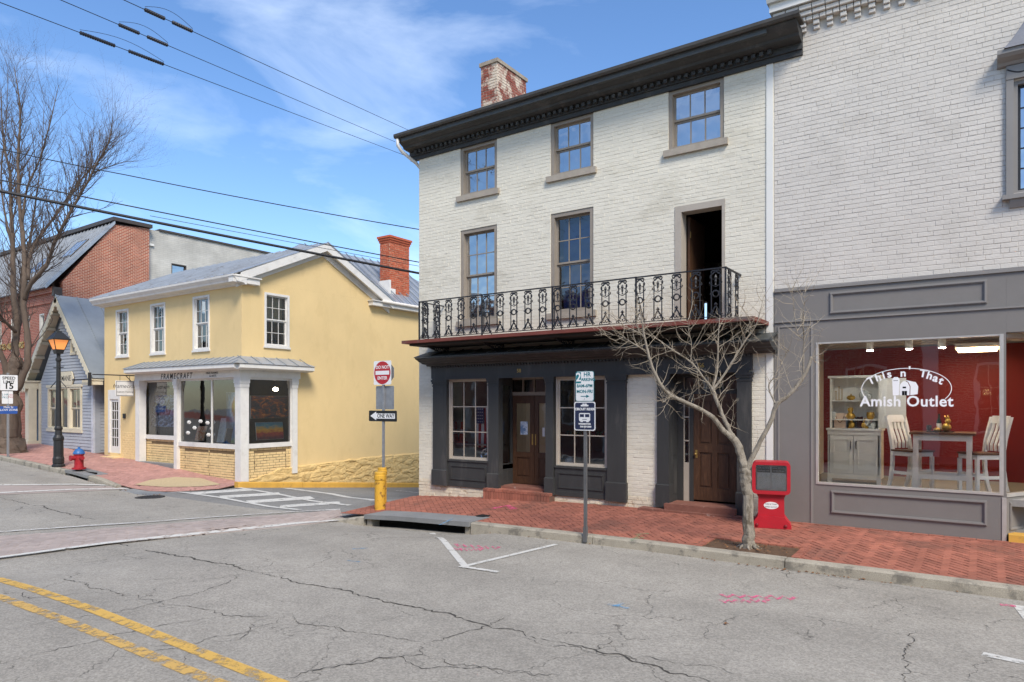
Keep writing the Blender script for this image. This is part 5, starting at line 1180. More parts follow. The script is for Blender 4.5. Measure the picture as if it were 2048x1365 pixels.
b = MB(); b.box(YL, YL+.3, YF+.301, 18.6, -.6, 5.9); b.box(YL+.31, YR-.31, 18.4, 18.6, -1, 5.9); b.box(YL+.31, YR-.31, YF+.31, 18.39, 3.15, 3.4); b.build('inner_walls', m_int, yb)
for o in upw: window(yb, YFm, *o, 3, 2, 2, m_trim, G_dim, .05, .07, (.03, .06, .05), msill=m_trim, mw=.016, pro=.03)
window(yb, YSm, *sidew, 3, 2, 2, m_trim, G_dim, .05, .07, (.03, .06, .05), msill=m_trim, mw=.016, pro=.03)
m_bl = mat('cream_blind', (178, 168, 140), .85, .05)
b = MB(YSm); b.box(13.36, 14.18, -.28, -.27, 4.75, 5.55); b.build('window_blind', m_bl, yb)
for o in upw: b = MB(YFm); b.box(o[0]+.06, o[1]-.06, -.4, -.39, 4.6, 5.5); b.build('window_blind', mat('dim_blind', (120, 116, 104), .85), yb)
# main roof: front slope panels, rear slope
EZ, RZz, EY, RYr = 6.0, 7.6, 12.05, 15.6
def roofpan(P0, P1, P2, P3, m, parent, n, name='roof_pan', seam=.035):
    """standing seam pans between eave edge P0-P1 and top edge P3-P2"""
    P0, P1, P2, P3 = map(Vector, (P0, P1, P2, P3)); nr = (P1-P0).cross(P3-P0).normalized()
    if nr.z < 0: nr = -nr
    for k in range(n):
        a, c = k/n, (k+1)/n; q = [P0.lerp(P1, a), P0.lerp(P1, c), P3.lerp(P2, c), P3.lerp(P2, a)]
        b = MB(); d = -nr*.03; b.add([*[tuple(p + d) for p in q], *[tuple(p) for p in q]], [(0,3,2,1),(4,5,6,7),(0,1,5,4),(1,2,6,5),(2,3,7,6),(3,0,4,7)])
        u = (P1-P0).normalized()*.012
        b.add([tuple(v) for v in (q[0]-u, q[0]+u, q[3]+u, q[3]-u, q[0]-u+nr*seam, q[0]+u+nr*seam, q[3]+u+nr*seam, q[3]-u+nr*seam)], [(4,5,6,7),(0,1,5,4),(1,2,6,5),(2,3,7,6),(3,0,4,7)])
        b.build(name, m, parent)
b = MB(); b.add([(YL-.2, EY+.1, EZ-.06), (YR+.2, EY+.1, EZ-.06), (YR+.2, RYr, RZz-.06), (YL-.2, RYr, RZz-.06), (YR+.2, 18.75, 5.95), (YL-.2, 18.75, 5.95)], [(0,1,2,3), (3,2,4,5)]); yroof = b.build('roof', m_metal, yb, recalc=False)
roofpan((YL-.2, EY, EZ), (YR+.28, EY, EZ), (YR+.28, RYr, RZz), (YL-.2, RYr, RZz), m_metal, yroof, 18)
roofpan((YR+.28, 18.8, 5.97), (YL-.2, 18.8, 5.97), (YL-.2, RYr, RZz), (YR+.28, RYr, RZz), m_metal, yroof, 10)
# eaves box and returns, rakes
b = MB(YFm); b.prism([(0, 5.72), (.06, 5.72), (.08, 5.76), (.34, 5.79), (.36, 5.84), (.44, 5.93), (.45, 5.99), (0, 5.99)], YL-.2, YR+.27, 0); b.build('eaves_cornice', m_trim, yb)
b = MB(); b.box(YR+.002, YR+.24, 12.06, 12.98, 5.76, 5.93); b.box(YR+.002, YR+.29, 12.03, 13.02, 5.931, 5.965); b.build('cornice_return', m_trim, yb)
b = MB(); b.box(YR+.002, YR+.24, 17.75, 18.7, 5.72, 5.88); b.box(YR+.002, YR+.29, 17.7, 18.7, 5.881, 5.91); b.build('cornice_return', m_trim, yb)
def rake(y0, z0, y1, z1):
    b = MB(); b.prism([(y0, z0), (y1, z1), (y1, z1-.26), (y0, z0-.26)], YR+.2, YR+.275, 0); b.prism([(y0, z0-.14), (y1, z1-.14), (y1, z1-.19), (y0, z0-.19)], YR+.002, YR+.199, 0); b.prism([(y0, z0-.2), (y1, z1-.2), (y1, z1-.42), (y0, z0-.42)], YR+.003, YR+.05, 0)
    b.build('rake_board', m_trim, yb)
rake(12.3, 6.06, RYr, RZz-.03); rake(RYr, RZz-.03, 18.78, 5.95)
# rear wing roof (ridge runs back from the street)
HX, HZ, HY0, HY1 = -21.3, 8.2, 16.7, 21.4; EX, EZ2 = YR+.25, 5.97
b = MB(); b.add([(EX-.1, 18.5, EZ2-.05), (EX-.1, 24.6, EZ2-.05), (HX, HY1, HZ-.05), (HX, HY0, HZ-.05), (2*HX-EX, 24.6, EZ2-.05), (2*HX-EX, 14, EZ2-.05), (EX-2, 15.6, 7.4)], [(0,1,2,3), (1,4,2), (4,5,3,2), (3,5,6), (0,3,6)]); wing = b.build('wing_roof', m_metal, yb, recalc=False)
nS = 14
for k in range(nS+1):
    f = k/nS; y = 18.5 + 6.1*f
    top = (HX, HY0 + (HY1-HY0)*f + 0, HZ)
    # seams run straight up the slope; the last ones stop on the hip
    yt = y; 
    if yt > HY1:
        q = (24.6 - yt)/(24.6 - HY1); tp = (EX + (HX-EX)*q, yt, EZ2 + (HZ-EZ2)*q)
    else: tp = (HX, yt, HZ)
    b = MB(); b.tube([(EX, y, EZ2), tp], .02, 4); b.build('seam', m_metal2, wing)
for k in range(5):
    y = 16.9 + .32*k; q0 = min(1, max(.25, 1 - (y-15.6)/3.1)); b = MB(); b.tube([(EX + (HX-EX)*q0, y, EZ2 + (HZ-EZ2)*q0), (HX, y, HZ)], .02, 4); b.build('seam', m_metal2, wing)
b = MB(); b.box(YR+.002, YR+.26, 18.72, 25, 5.72, 5.93); b.build('wing_eaves', m_trim, yb)
b = MB(); b.tube([(YR+.3, 18.2, 5.9), (YR+.3, 25, 5.9)], .06, 8); b.build('gutter', m_trim, yb, smooth=True)
# chimney
c0, c1, d0, d1 = U(760, 19.33), -19.2, 19.33, 20.42
b = MB(); b.box(c0, c1, d0, d1, 5.5, 8.5); ych = b.build('chimney', m_rmort, yb)
lay_bricks(brick_list(c0, c1, 6.5, 8.45, [], .21, .075, .012, 27), FRONT(d0), m_rbrick, ych, .008, 60, seed=18)
lay_bricks(brick_list(d0, d1, 6.3, 8.45, [], .21, .075, .012, 29), SIDE(c1), m_rbrick, ych, .008, 120, seed=19)
for k in range(3): b = MB(); e = .03 + .03*k; b.box(c0-e, c1+e, d0-e, d1+e, 8.45 + .085*k, 8.53 + .085*k); b.build('cap_course', m_rbrick, ych)
for k, (a, c, e) in enumerate(((19.28, 20.45, 6.32), (19.28, 19.62, 6.62))): b = MB(); b.box(c1-.06, c1+.022+.003*k, a, c, 6.0, e); b.build('flashing', m_trim, ych)
b = MB(); b.box(c0-.02, c1+.01, d0-.022, d0+.05, 6.0, 6.95); b.build('flashing', m_trim, ych)
# shopfront: porch roof
def hipped(z0, z1, d, m):
    xa = -24.95; ye = 14.9
    b = MB(); b.add([(xa+.5, YF, z1), (YR, YF, z1), (YR, ye-.45, z1), (xa, YF-d, z0), (YR+d, YF-d, z0), (YR+d, ye, z0), (xa, YF, z0), (YR, ye, z0)], [(0,1,4,3), (1,2,5,4), (0,3,6), (2,7,5)])
    p = b.build('porch_roof', m, yb, recalc=False)
    for k in range(19):
        x = xa + .05 + (YR - xa + .3)*k/18; q = 1 if x < YR else max(.05, 1 - (x-YR)/d)
        zb = z0 + .012
        b = MB(); b.tube([(x, YF-d, zb), (max(x, xa+.5), YF - d + d*q*.98, z0 + (z1-z0)*q*.98 + .012)], .013, 4); b.build('seam', m_metal2, p)
    for k in range(6):
        y = 12.35 + 2.3*k/5; b = MB(); b.tube([(YR+d, y, z0+.012), (YR+.02, y, z1+.01)], .013, 4); b.build('seam', m_metal2, p)
hipped(3.3, 3.55, .55, m_metal)
b = MB(); b.prism([(YF-.52, 3.17), (YF-.52, 3.292), (YF-.002, 3.292), (YF-.002, 3.12), (YF-.4, 3.12)], -24.9, YR+.4, 0); b.build('porch_eave', m_trim, yb)
b = MB(); b.prism([(YR+.52, 3.17), (YR+.52, 3.291), (YR+.002, 3.291), (YR+.002, 3.121), (YR+.4, 3.121)], YF-.398, 14.85, 1); b.build('porch_eave', m_trim, yb)
b = MB(); b.box(-24.9, YR+.12, YF-.14, YF+.05, 2.9, 3.118); b.build('fascia', m_trim, yb, label='white fascia with dark shop lettering')
b = MB(); b.box(YR-.05, YR+.12, YF+.051, 14.6, 2.9, 3.118); b.build('fascia', m_trim, yb)
ll = FRONT(YF-.142)
m_ink = mat('dark_lettering', (52, 50, 50), .6, 0)
text('FRAMECRAFT', .26, ll, m_ink, yb, x=(U(303, 12.36)+U(405, 12.36))/2, z=3.0, shear=.18, space=1.42, bold=.004, wx=.93)
text('FINE FRAMES\n   & ARTS', .09, ll, m_ink, yb, x=U(424, 12.36), z=3.01, bold=.001, wx=1.3)
def post(x0, x1, y0, y1, zb):
    b = MB(); b.box(x0, x1, y0, y1, zb, 2.9); b.box(x0-.03, x1+.03, y0-.03, y1+.03, 2.72, 2.899); b.box(x0-.015, x1+.015, y0-.015, y1+.015, 2.6, 2.719); b.build('post', m_trim, yb)
post(-24.9, -24.62, YF-.12, YF+.12, 0.0); post(-22.36, -22.18, YF-.12, YF+.1, -.12); post(-18.92, YR+.1, YF-.1, YF+.18, -.5); post(YR-.12, YR+.1, 14.3, 14.5, -.2)
def shopwin(M, x0, x1, z0, z1, mull=None, name='display_window'):
    b = MB(M); b.box(x0, x0+.06, -.06, .03, z0, z1); b.box(x1-.06, x1, -.06, .03, z0, z1); b.box(x0+.06, x1-.06, -.06, .029, z1-.06, z1); b.box(x0-.02, x1+.02, -.1, .07, z0-.14, z0); 
    if mull: b.box(mull-.025, mull+.025, -.05, .02, z0, z1-.061)
    w = b.build(name, m_trim, yb)
    xs = [x0+.06] + ([mull] if mull else []) + [x1-.06]
    for a, c in zip(xs, xs[1:]): p = MB(M); p.quad((a, -.01, z0), (c, -.01, z0), (c, -.01, z1-.06), (a, -.01, z1-.06)); p.build('pane', G_shop, w, recalc=False)
    return w
YA = FRONT(12.66)
shopwin(YA, -24.9, -22.45, .98, 2.9); shopwin(YFm, -22.2, -18.9, .82, 2.9, U(424)); shopwin(YSm, 12.68, 14.34, .84, 2.9)
def bulk(M, u0, u1, z0, z1, seed, frame):
    b = MB(M); b.box(u0, u1, -.2, -.004, z0, z1); o = b.build('bulkhead', m_yelmort, yb)
    fr = [(a, c, e, f) for a, c, e, f in frame]
    lay_bricks(brick_list(u0, u1, z0, z1, fr, .235, .082, .013, seed), M, m_yelbrick, o, .006, 110, seed=seed, rough=.001)
def ring(x0, x1, z0, z1, t=.02): return [(x0, x1, z1-t, z1), (x0, x0+t, z0, z1), (x1-t, x1, z0, z1)]
bulk(YA, -25.0, -22.4, -.1, .84, 31, ring(-24.3, -22.55, .1, .70)); bulk(YFm, -22.18, -18.92, -.55, .68, 32, ring(-21.9, -20.5, -.1, .55) + ring(-20.45, -19.1, -.2, .55)); bulk(YSm, 12.68, 14.3, -.3, .70, 33, ring(12.95, 14.12, -.05, .55))
bulk(YFm, -26.1, -24.92, -.1, 1.05, 34, [])
b = MB(); b.box(-24.62, -22.36, 12.35, 12.65, -.3, .04); b.build('alcove_floor', m_slab, yb)

# shop interior
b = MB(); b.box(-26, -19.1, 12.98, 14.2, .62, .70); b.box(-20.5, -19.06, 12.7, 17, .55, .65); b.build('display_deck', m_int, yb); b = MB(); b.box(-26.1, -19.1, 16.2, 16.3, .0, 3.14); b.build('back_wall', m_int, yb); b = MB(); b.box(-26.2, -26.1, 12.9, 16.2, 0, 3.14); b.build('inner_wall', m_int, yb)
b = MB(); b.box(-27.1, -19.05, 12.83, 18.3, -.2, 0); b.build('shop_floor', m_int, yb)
# rubble foundation along the side wall
b = MB(); ny, nzr = 330, 30
top = lambda y: (-.38 + (y - 12.45)*.26) if y < 13.9 else min(.12, 0.0 + (y-13.9)*.03)
for i in range(ny+1):
    y = 12.42 + (26-12.42)*i/ny
    for j in range(nzr+1):
        z1 = top(y) + .04*mnoise.noise(Vector((y*3, 0, 0))); z0 = road_z(-17, y) - .05; z = z0 + (z1-z0)*j/nzr
        vd, vp = mnoise.voronoi(Vector((y*2.2 + .5*mnoise.noise(Vector((y*3, z*3, 9))), z*5.2, 0))); e_ = min(1, (vd[1]-vd[0])*3.2); d = .06 + .018*e_ + .02*mnoise.cell(vp[0]*7.3) + .028*mnoise.noise(Vector((y*2.2, z*7, 3))) + .012*mnoise.noise(Vector((y*13, z*24, 5))); d = max(.02, d) if j < nzr else .0
        b.v.append((YR + d, y, z))
for i in range(ny):
    for j in range(nzr): a = i*(nzr+1)+j; b.f.append((a, a+nzr+1, a+nzr+2, a+1))
b.build('rubble_foundation', m_rub, yb, smooth=False)
b = MB()
for i in range(10):
    x = YR + .1 - i*.15; b.ball((x, 12.38, -.42 + .01*i), .13, 7, (1, .5, .7*(1-.06*i)))
b.build('corner_stones', mat('grey_rubble', (120, 108, 92), .95, .3, 8, .8, 30), yb)
# house door
b = MB(YFm); x0, x1, z0, z1 = ydoor; b.box(x0, x0+.12, -.1, .03, z0, z1); b.box(x1-.12, x1, -.1, .03, z0, z1); b.box(x0+.12, x1-.12, -.1, .029, 2.25, z1); b.build('door_frame', m_trim, yb)
b = MB(YFm); xa, xb = x0+.12, x1-.12; b.box(xa, xa+.09, -.06, -.01, z0, 2.25); b.box(xb-.09, xb, -.06, -.01, z0, 2.25); b.box(xa+.09, xb-.09, -.06, -.011, z0, .5); b.box(xa+.09, xb-.09, -.06, -.011, 2.15, 2.25)
for k in range(1, 5): z = .5 + 1.65*k/5; b.box(xa+.09, xb-.09, -.05, -.015, z-.015, z+.015)
for k in range(1, 3): x = xa+.09 + (xb-xa-.18)*k/3; b.box(x-.012, x+.012, -.05, -.016, .5, 2.15)
yd = b.build('door', m_trim, yb, label='white glazed door')
for i in range(3):
    for j in range(5): p = MB(YFm); a = xa+.09 + (xb-xa-.18)*i/3; c = xa+.09 + (xb-xa-.18)*(i+1)/3; p.quad((a, -.03, .5+.33*j), (c, -.03, .5+.33*j), (c, -.03, .83+.33*j), (a, -.03, .83+.33*j)); p.build('pane', G_dim, yd, recalc=False)
b = MB(); b.box(-27.2, -26.0, 12.15, 12.5, -.2, .13); b.build('doorstep', m_yelbrick, yb)
b = MB(YFm); b.box(-25.98, -25.82, .001, .04, 1.55, 1.72); b.build('mailbox', m_iron, yb)
# paintings and cards in the corner windows
def art(name, c, nz, w, h, label, m, rotz=0, lean=0, y_thick=.04):
    M = Matrix.Translation(c) @ Matrix.Rotation(rotz, 4, 'Z') @ Matrix.Rotation(lean, 4, 'X')
    t = thing(name, label, 'painting', c); b = MB(M); b.box(-w/2, w/2, 0, .03, 0, h); b.build('canvas_edge', m_white, t)
    b = MB(M); b.box(-w/2+.004, w/2-.004, -.004, -.001, .004, h-.004); b.build('painted_face', m, t); return t
def artmat(name, stops, scale=3., kind='noise', dist=1.5, vec=None, axis=None):
    m = bpy.data.materials.new(name); m.use_nodes = True; N = m.node_tree.nodes; L = m.node_tree.links; p = N['Principled BSDF']; p.inputs['Roughness'].default_value = .5
    t = N.new('ShaderNodeTexCoord'); mpn = N.new('ShaderNodeMapping'); L.new(t.outputs['Generated'], mpn.inputs[0])
    if kind == 'grad':
        mpn.inputs['Rotation'].default_value = (0, math.radians(90), 0); tex = N.new('ShaderNodeTexNoise'); tex.inputs['Scale'].default_value = scale; tex.inputs['Detail'].default_value = 8; L.new(t.outputs['Generated'], tex.inputs['Vector'])
        s = N.new('ShaderNodeSeparateXYZ'); L.new(t.outputs['Generated'], s.inputs[0]); a = N.new('ShaderNodeMath'); a.operation = 'MULTIPLY_ADD'; a.inputs[1].default_value = .55; L.new(tex.outputs['Fac'], a.inputs[0]); L.new(s.outputs[axis or 2], a.inputs[2]); o = a.outputs[0]
        r2 = N.new('ShaderNodeMath'); r2.operation = 'MULTIPLY'; r2.inputs[1].default_value = .65; L.new(o, r2.inputs[0]); o = r2.outputs[0]
    elif kind == 'radial':
        mpn.inputs['Location'].default_value = vec; g = N.new('ShaderNodeTexGradient'); g.gradient_type = 'SPHERICAL'; mpn.inputs['Scale'].default_value = (1.6, 0, 1.6); L.new(mpn.outputs[0], g.inputs[0])
        tex = N.new('ShaderNodeTexNoise'); tex.inputs['Scale'].default_value = scale; tex.inputs['Detail'].default_value = 6; L.new(t.outputs['Generated'], tex.inputs['Vector']); a = N.new('ShaderNodeMath'); a.operation = 'MULTIPLY_ADD'; a.inputs[1].default_value = .5; L.new(tex.outputs['Fac'], a.inputs[0]); L.new(g.outputs['Fac'], a.inputs[2]); r2 = N.new('ShaderNodeMath'); r2.operation = 'MULTIPLY'; r2.inputs[1].default_value = .68; L.new(a.outputs[0], r2.inputs[0]); o = r2.outputs[0]
    else:
        tex = N.new('ShaderNodeTexNoise'); tex.inputs['Scale'].default_value = scale; tex.inputs['Detail'].default_value = 9; tex.inputs['Roughness'].default_value = .7; tex.inputs['Distortion'].default_value = dist; L.new(mpn.outputs[0], tex.inputs['Vector']); o = tex.outputs['Fac']
    c = N.new('ShaderNodeValToRGB'); L.new(o, c.inputs[0]); e = c.color_ramp.elements
    while len(e) < len(stops): e.new(.5)
    for el, (pos, col) in zip(e, stops): el.position = pos; el.color = lin(col)
    L.new(c.outputs[0], p.inputs['Base Color']); return m
a1 = artmat('painting_blue_machine', [(.3, (26, 22, 44)), (.45, (48, 40, 86)), (.56, (150, 176, 220)), (.62, (230, 236, 246)), (.72, (90, 60, 140))], 3.2, dist=2.4)
a2 = artmat('painting_nebula', [(.3, (16, 14, 20)), (.48, (70, 66, 74)), (.56, (150, 70, 40)), (.64, (244, 150, 60)), (.75, (255, 226, 180))], 3.5, dist=1.8)
a3 = artmat('painting_sunset', [(.2, (90, 40, 70)), (.42, (206, 80, 60)), (.55, (250, 190, 60)), (.72, (70, 150, 170)), (.9, (40, 84, 130))], 6, 'grad')
a4 = artmat('painting_daisy', [(.2, (30, 60, 90)), (.4, (110, 150, 190)), (.52, (230, 236, 240)), (.62, (240, 160, 40)), (.8, (250, 210, 60))], 8, 'radial', vec=(-1.0, 0, -.9))
a5 = artmat('card_pale_blue', [(.3, (180, 206, 220)), (.5, (210, 226, 230)), (.66, (90, 130, 180))], 4)
a6 = artmat('card_seascape', [(.2, (110, 150, 70)), (.4, (70, 130, 160)), (.7, (60, 110, 180))], 3, 'grad')
a7 = artmat('card_floral', [(.3, (240, 236, 226)), (.5, (226, 170, 110)), (.6, (200, 90, 70)), (.72, (80, 120, 90))], 5)
art('motor_painting', (U(325, 12.95), 12.95, W(325, 854, 12.95)), 0, 1.6, 1.15, 'dark purple and blue painting on an easel in the alcove window', a1, .0, math.radians(-8))
art('nebula_painting', (-19.05, V(540, -19.05), 1.62), 0, 1.42, .72, 'wide dark fiery painting hung in the side window', a2, math.radians(90), 0)
art('sunset_painting', (-18.98, V(541, -18.98), .93), 0, 1.02, .56, 'orange and teal painting low in the side window', a3, math.radians(90), math.radians(-6))
art('daisy_painting', (U(467, 12.85), 12.85, 1.3), 0, .62, 1.15, 'tall daisy painting beside the corner post', a4, .2)
art('pale_card', (U(440, 12.72), 12.72, .84), 0, .4, .8, 'pale blue tall card leaning low in the front window', a5, 0, math.radians(-12))
art('sea_card', (U(469, 12.7), 12.7, .84), 0, .42, .55, 'blue and green card beside the corner post', a6, 0, math.radians(-12))
art('floral_card', (U(398, 12.74), 12.74, .86), 0, .36, .5, 'small floral card tilted among paper flowers', a7, .3, math.radians(-18))
for k, (px, py) in enumerate(((378, 845), (401, 843), (415, 846), (427, 845), (389, 856), (423, 857), (376, 866), (417, 870), (426, 869))):
    c = at(px, py, 21.9); b = MB()
    for q in range(6): b.ball((c.x + .075*math.cos(q*1.05), c.y, c.z + .036*math.sin(q*1.05)), .05, 6, (1, .35, .55))
    b.ball((c.x, c.y-.02, c.z), .045, 6, (1, .4, .6))
    simple('paper_flower', b, m_white, ['leftmost white paper flower of the top row', 'second white paper flower of the top row from the left', 'top row white paper flower just left of the window mullion', 'rightmost white paper flower of the top row', 'white paper flower above the tilted floral card', 'white paper flower in the middle row right of the mullion', 'lowest white paper flower at the far left', 'lowest white paper flower at the mullion', 'lowest white paper flower right of the mullion'][k], 'paper flower', 'white paper flowers')
t = thing('easel', 'thin dark easel holding the purple painting', 'easel', (U(325, 13.1), 13.1, .7))
for s in (-1, 1): b = MB(); x = U(325, 13.1); b.tube([(x + s*.45, 13.02, .7), (x + s*.08, 13.2, 2.6)], .02, 5); b.build('leg', m_iron, t)
t = thing('ceiling_lamp', 'round cream lamp under a fan in the alcove window', 'lamp', (U(342, 13.6), 13.6, 2.7)); b = MB(); b.lathe([(.02, -.1), (.12, -.06), (.17, .02), (.17, .04)], (U(342, 13.6), 13.6, 2.65), 14); b.build('shade', mat('cream_shade', (214, 190, 160), .5), t, smooth=True); b = MB(); b.lathe([(.07, 0), (.08, .1), (.03, .2), (.03, .5)], (U(342, 13.6), 13.6, 2.69), 12); b.build('motor', m_iron, t)
lx2 = -19.6; ly2 = V(551, lx2); lz2 = WX(551, 779, lx2)
t = thing('lit_ceiling_lamp', 'small lit glass ceiling lamp in the side display window', 'lamp', (lx2, ly2, lz2)); b = MB(); b.ball((lx2, ly2, lz2), .09, 12, (1, 1, .7)); b.build('globe', emit('lamp_globe', (255, 240, 214), 14), t); b = MB(); b.lathe([(.05, 0), (.05, .03), (.012, .05), (.012, .4)], (lx2, ly2, lz2+.062), 10); b.build('stem', m_iron, t)
# hanging shop sign
hx = U(270, 12.42); t = thing('hanging_sign', 'white lettered shop sign hanging from a black bracket beside the glazed door', 'sign', (hx, 12.2, 2.4))
hz = WX(250, 775, hx); MS = SIDE(hx+.012)
b = MB(); b.tube([(hx, 12.5, hz+.42), (hx, 11.0, hz+.42)], .02, 6); b.tube([(hx, 12.48, hz+.15), (hx, 12.3, hz+.2), (hx, 12.1, hz+.41)], .014, 5); b.box(hx-.02, hx+.02, 12.46, 12.5, hz+.1, hz+.55); b.build('bracket', m_iron, t)
ya, yb2 = V(231, hx), V(268, hx); za, zb = WX(250, 793, hx), WX(250, 762, hx)
b = MB(MS); b.cbox(ya, yb2, -.024, .0, za, zb, .012); bd_ = b.build('board', m_trim, t)
b = MB(MS); e = .02
for (p, q, r, s) in ((ya+e, yb2-e, za+e, za+e+.012), (ya+e, yb2-e, zb-e-.012, zb-e), (ya+e, ya+e+.012, za+e, zb-e), (yb2-e-.012, yb2-e, za+e, zb-e)): b.box(p, q, 0, .003, r, s)
b.build('border_line', m_ink, t)
text('framecraft', .2, MS, m_ink, t, x=(ya+yb2)/2, z=(za+zb)/2+.08, shear=.25, bold=-.001); text('custom framing', .09, MS, m_ink, t, x=(ya+yb2)/2, z=(za+zb)/2-.12)
for y in (ya+.15, yb2-.15): b = MB(); b.tube([(hx, y, zb), (hx, y, hz+.42)], .008, 5); b.build('hook', m_iron, t)

# ================================================================== BLUE HOUSE
m_blue = mat('blue_clapboard', (163, 166, 171), .7, .06, 3, .15, 30, isl=.03)
m_crm = mat('cream_trim', (206, 196, 172), .65, .06, 3)
BF = FRONT(12.5); bx0, bx1 = -33.1, -28.3; apx, apz = -30.65, 6.35; ezz = 3.1
bh = thing('blue_clapboard_house', 'small blue clapboard house with steep grey metal gable roof and scalloped trim', 'house', (-30.7, 12.5, .25))
wnd = (-32.3, -29.3, 1.05, 2.75); gwn = (-30.2, -29.75, 4.1, 5.0)
b = MB(BF); wall_cells(b, bx0, bx1, -.1, 2.95, [wnd], -.25, -.02); b.prism([(bx0, 2.951), (bx1, 2.951), (apx, 6.2)], -.25, -.02, 1); b.build('wall', m_blue, bh)
b = MB(); b.box(bx1-.25, bx1-.02, 12.76, 20, -.1, 3.2); b.box(bx0, bx0+.25, 12.76, 20, -.1, 3.2); b.box(bx0+.26, bx1-.26, 19.7, 20, -.1, 3.2); b.build('side_walls', m_blue, bh)
z = .28; 
while z < 6.0:
    h = .125
    def hw(zz): return (bx0, bx1) if zz < 3.0 else (apx - (apx-bx0)*(6.2-zz)/3.2, apx + (bx1-apx)*(6.2-zz)/3.2)
    a, c = hw(z); d, e = hw(z+h)
    segs = [(max(a, d), min(c, e))]
    for o in (wnd, gwn):
        if o[2]-.05 < z+h/2 < o[3]+.05: segs = [s for (p, q) in segs for s in ((p, min(q, o[0]-.08)), (max(p, o[1]+.08), q)) if s[1]-s[0] > .02]
    for p, q in segs: b = MB(BF); b.prism([(-.02, z), (.018, z), (-.001, z+h-.003), (-.02, z+h-.003)], p, q, 0); b.build('clapboard', m_blue, bh)
    z += h
z = .28
while z < 3.0: b = MB(SIDE(bx1-.02)); b.prism([(-.001, z), (.018, z), (.002, z+.122), (-.001, z+.122)], 12.53, 16, 0); b.build('clapboard', m_blue, bh); z += .125
for x in (bx1-.14,): b = MB(BF); b.box(x, x+.16, -.05, .03, .15, 2.95); b.build('corner_board', mat('pale_blue_trim', (188, 190, 196), .65), bh)
b = MB(BF); b.box(bx0-.06, bx0+.12, -.05, .05, .15, 2.95); b.build('corner_board', m_crm, bh)
for s in (-1, 1):
    ex = apx + s*3.15; P0 = (ex, 12.1, ezz-.05); P1 = (ex, 20, ezz-.05); P2 = (apx, 20, apz+.1); P3 = (apx, 12.1, apz+.1)
    if s == -1: P0, P1, P2, P3 = P1, P0, P3, P2
    roofpan(P0, P1, P2, P3, m_metal2, bh, 10)
    # bargeboard with scallops
    b = MB(); d = Vector((ex-apx, 0, ezz-.1-apz-.05)); n_ = 22; L_ = d.length; u = d.normalized(); q = Vector((u.z*s, 0, -u.x*s)); q = q if q.z < 0 else -q
    A = Vector((apx, 12.09, apz+.03)); b.add([tuple(A), tuple(A+d), tuple(A+d+q*.12), tuple(A+q*.12), tuple(A+Vector((0,.04,0))), tuple(A+d+Vector((0,.04,0))), tuple(A+d+q*.12+Vector((0,.04,0))), tuple(A+q*.12+Vector((0,.04,0)))], [(0,3,2,1),(4,5,6,7),(0,1,5,4),(1,2,6,5),(2,3,7,6),(3,0,4,7)]); bo_ = b.build('bargeboard', m_crm, bh)
    for k in range(n_):
        c = A + d*(k+.5)/n_ + q*.12; r = L_/n_/2; b = MB(); pts = [c + u*r*math.cos(math.pi*j/6) + q*r*1.1*math.sin(math.pi*j/6) for j in range(7)]
        b.add([tuple(p) for p in pts] + [tuple(p + Vector((0, .035, 0))) for p in pts], [tuple(range(7)), tuple(range(13, 6, -1))] + [(j, j+1, 8+j, 7+j) for j in range(6)]); b.build('scallop', m_crm, bo_)
    b = MB(); b.add([tuple(A + d*f + q*.02 + Vector((0, y, 0))) for f in (0, 1) for y in (.05, .42)], [(0,1,3,2)]); b.build('eave_soffit', m_crm, bh)
    for k in range(1, 6): c = A + d*k/6 + q*.04; b = MB(); b.box(c.x-.05, c.x+.05, 12.14, 12.5, c.z-.12, c.z); b.build('eave_bracket', m_crm, bh)
b = MB(); b.box(-28.35, -27.55, 12.1, 12.5, 2.8, 2.98); b.build('eave_return', m_crm, bh)
w = window(bh, BF, -32.3, -31.25, 1.05, 2.75, 2, 1, 1, m_crm, G_dim, .03, .07, None, pro=.04); window(bh, BF, -31.2, -30.4, 1.05, 2.75, 1, 1, 0, m_crm, G_dim, .03, .05, None, pro=.04); window(bh, BF, -30.35, -29.3, 1.05, 2.75, 2, 1, 1, m_crm, G_dim, .03, .07, None, pro=.04)
b = MB(BF); b.box(-32.4, -29.2, .0, .06, .93, 1.045); b.box(-32.4, -29.2, 0, .06, 2.755, 2.86); b.build('window_trim', m_crm, bh)
window(bh, BF, *gwn, 2, 2, 0, m_crm, G_dim, .0, .05, (.03, .06, .05), msill=m_crm, pro=.05)
# sign on the house
b = MB(BF); bsx, bsz = -30.5, 3.1; pts = [(bsx-.65, bsz-.22), (bsx-.6, bsz-.28), (bsx+.45, bsz-.28), (bsx+.52, bsz-.2), (bsx+.62, bsz), (bsx+.52, bsz+.2), (bsx+.45, bsz+.28), (bsx-.6, bsz+.28), (bsx-.65, bsz+.22)]
b.prism(pts, .03, .07, 1); s_ = thing('house_sign', 'cream shaped sign board on the blue clapboard front', 'sign', (bsx, 12.45, bsz)); b.build('board', m_crm, s_)
text('MANE', .3, FRONT(12.5-.072), m_ink, s_, x=bsx+.0, z=bsz, space=1.05, bold=.002); 
b = MB(BF); b.prism([(p[0]+.03, p[1]-.02) for p in pts], .022, .029, 1); b.build('backing', m_ink, s_)
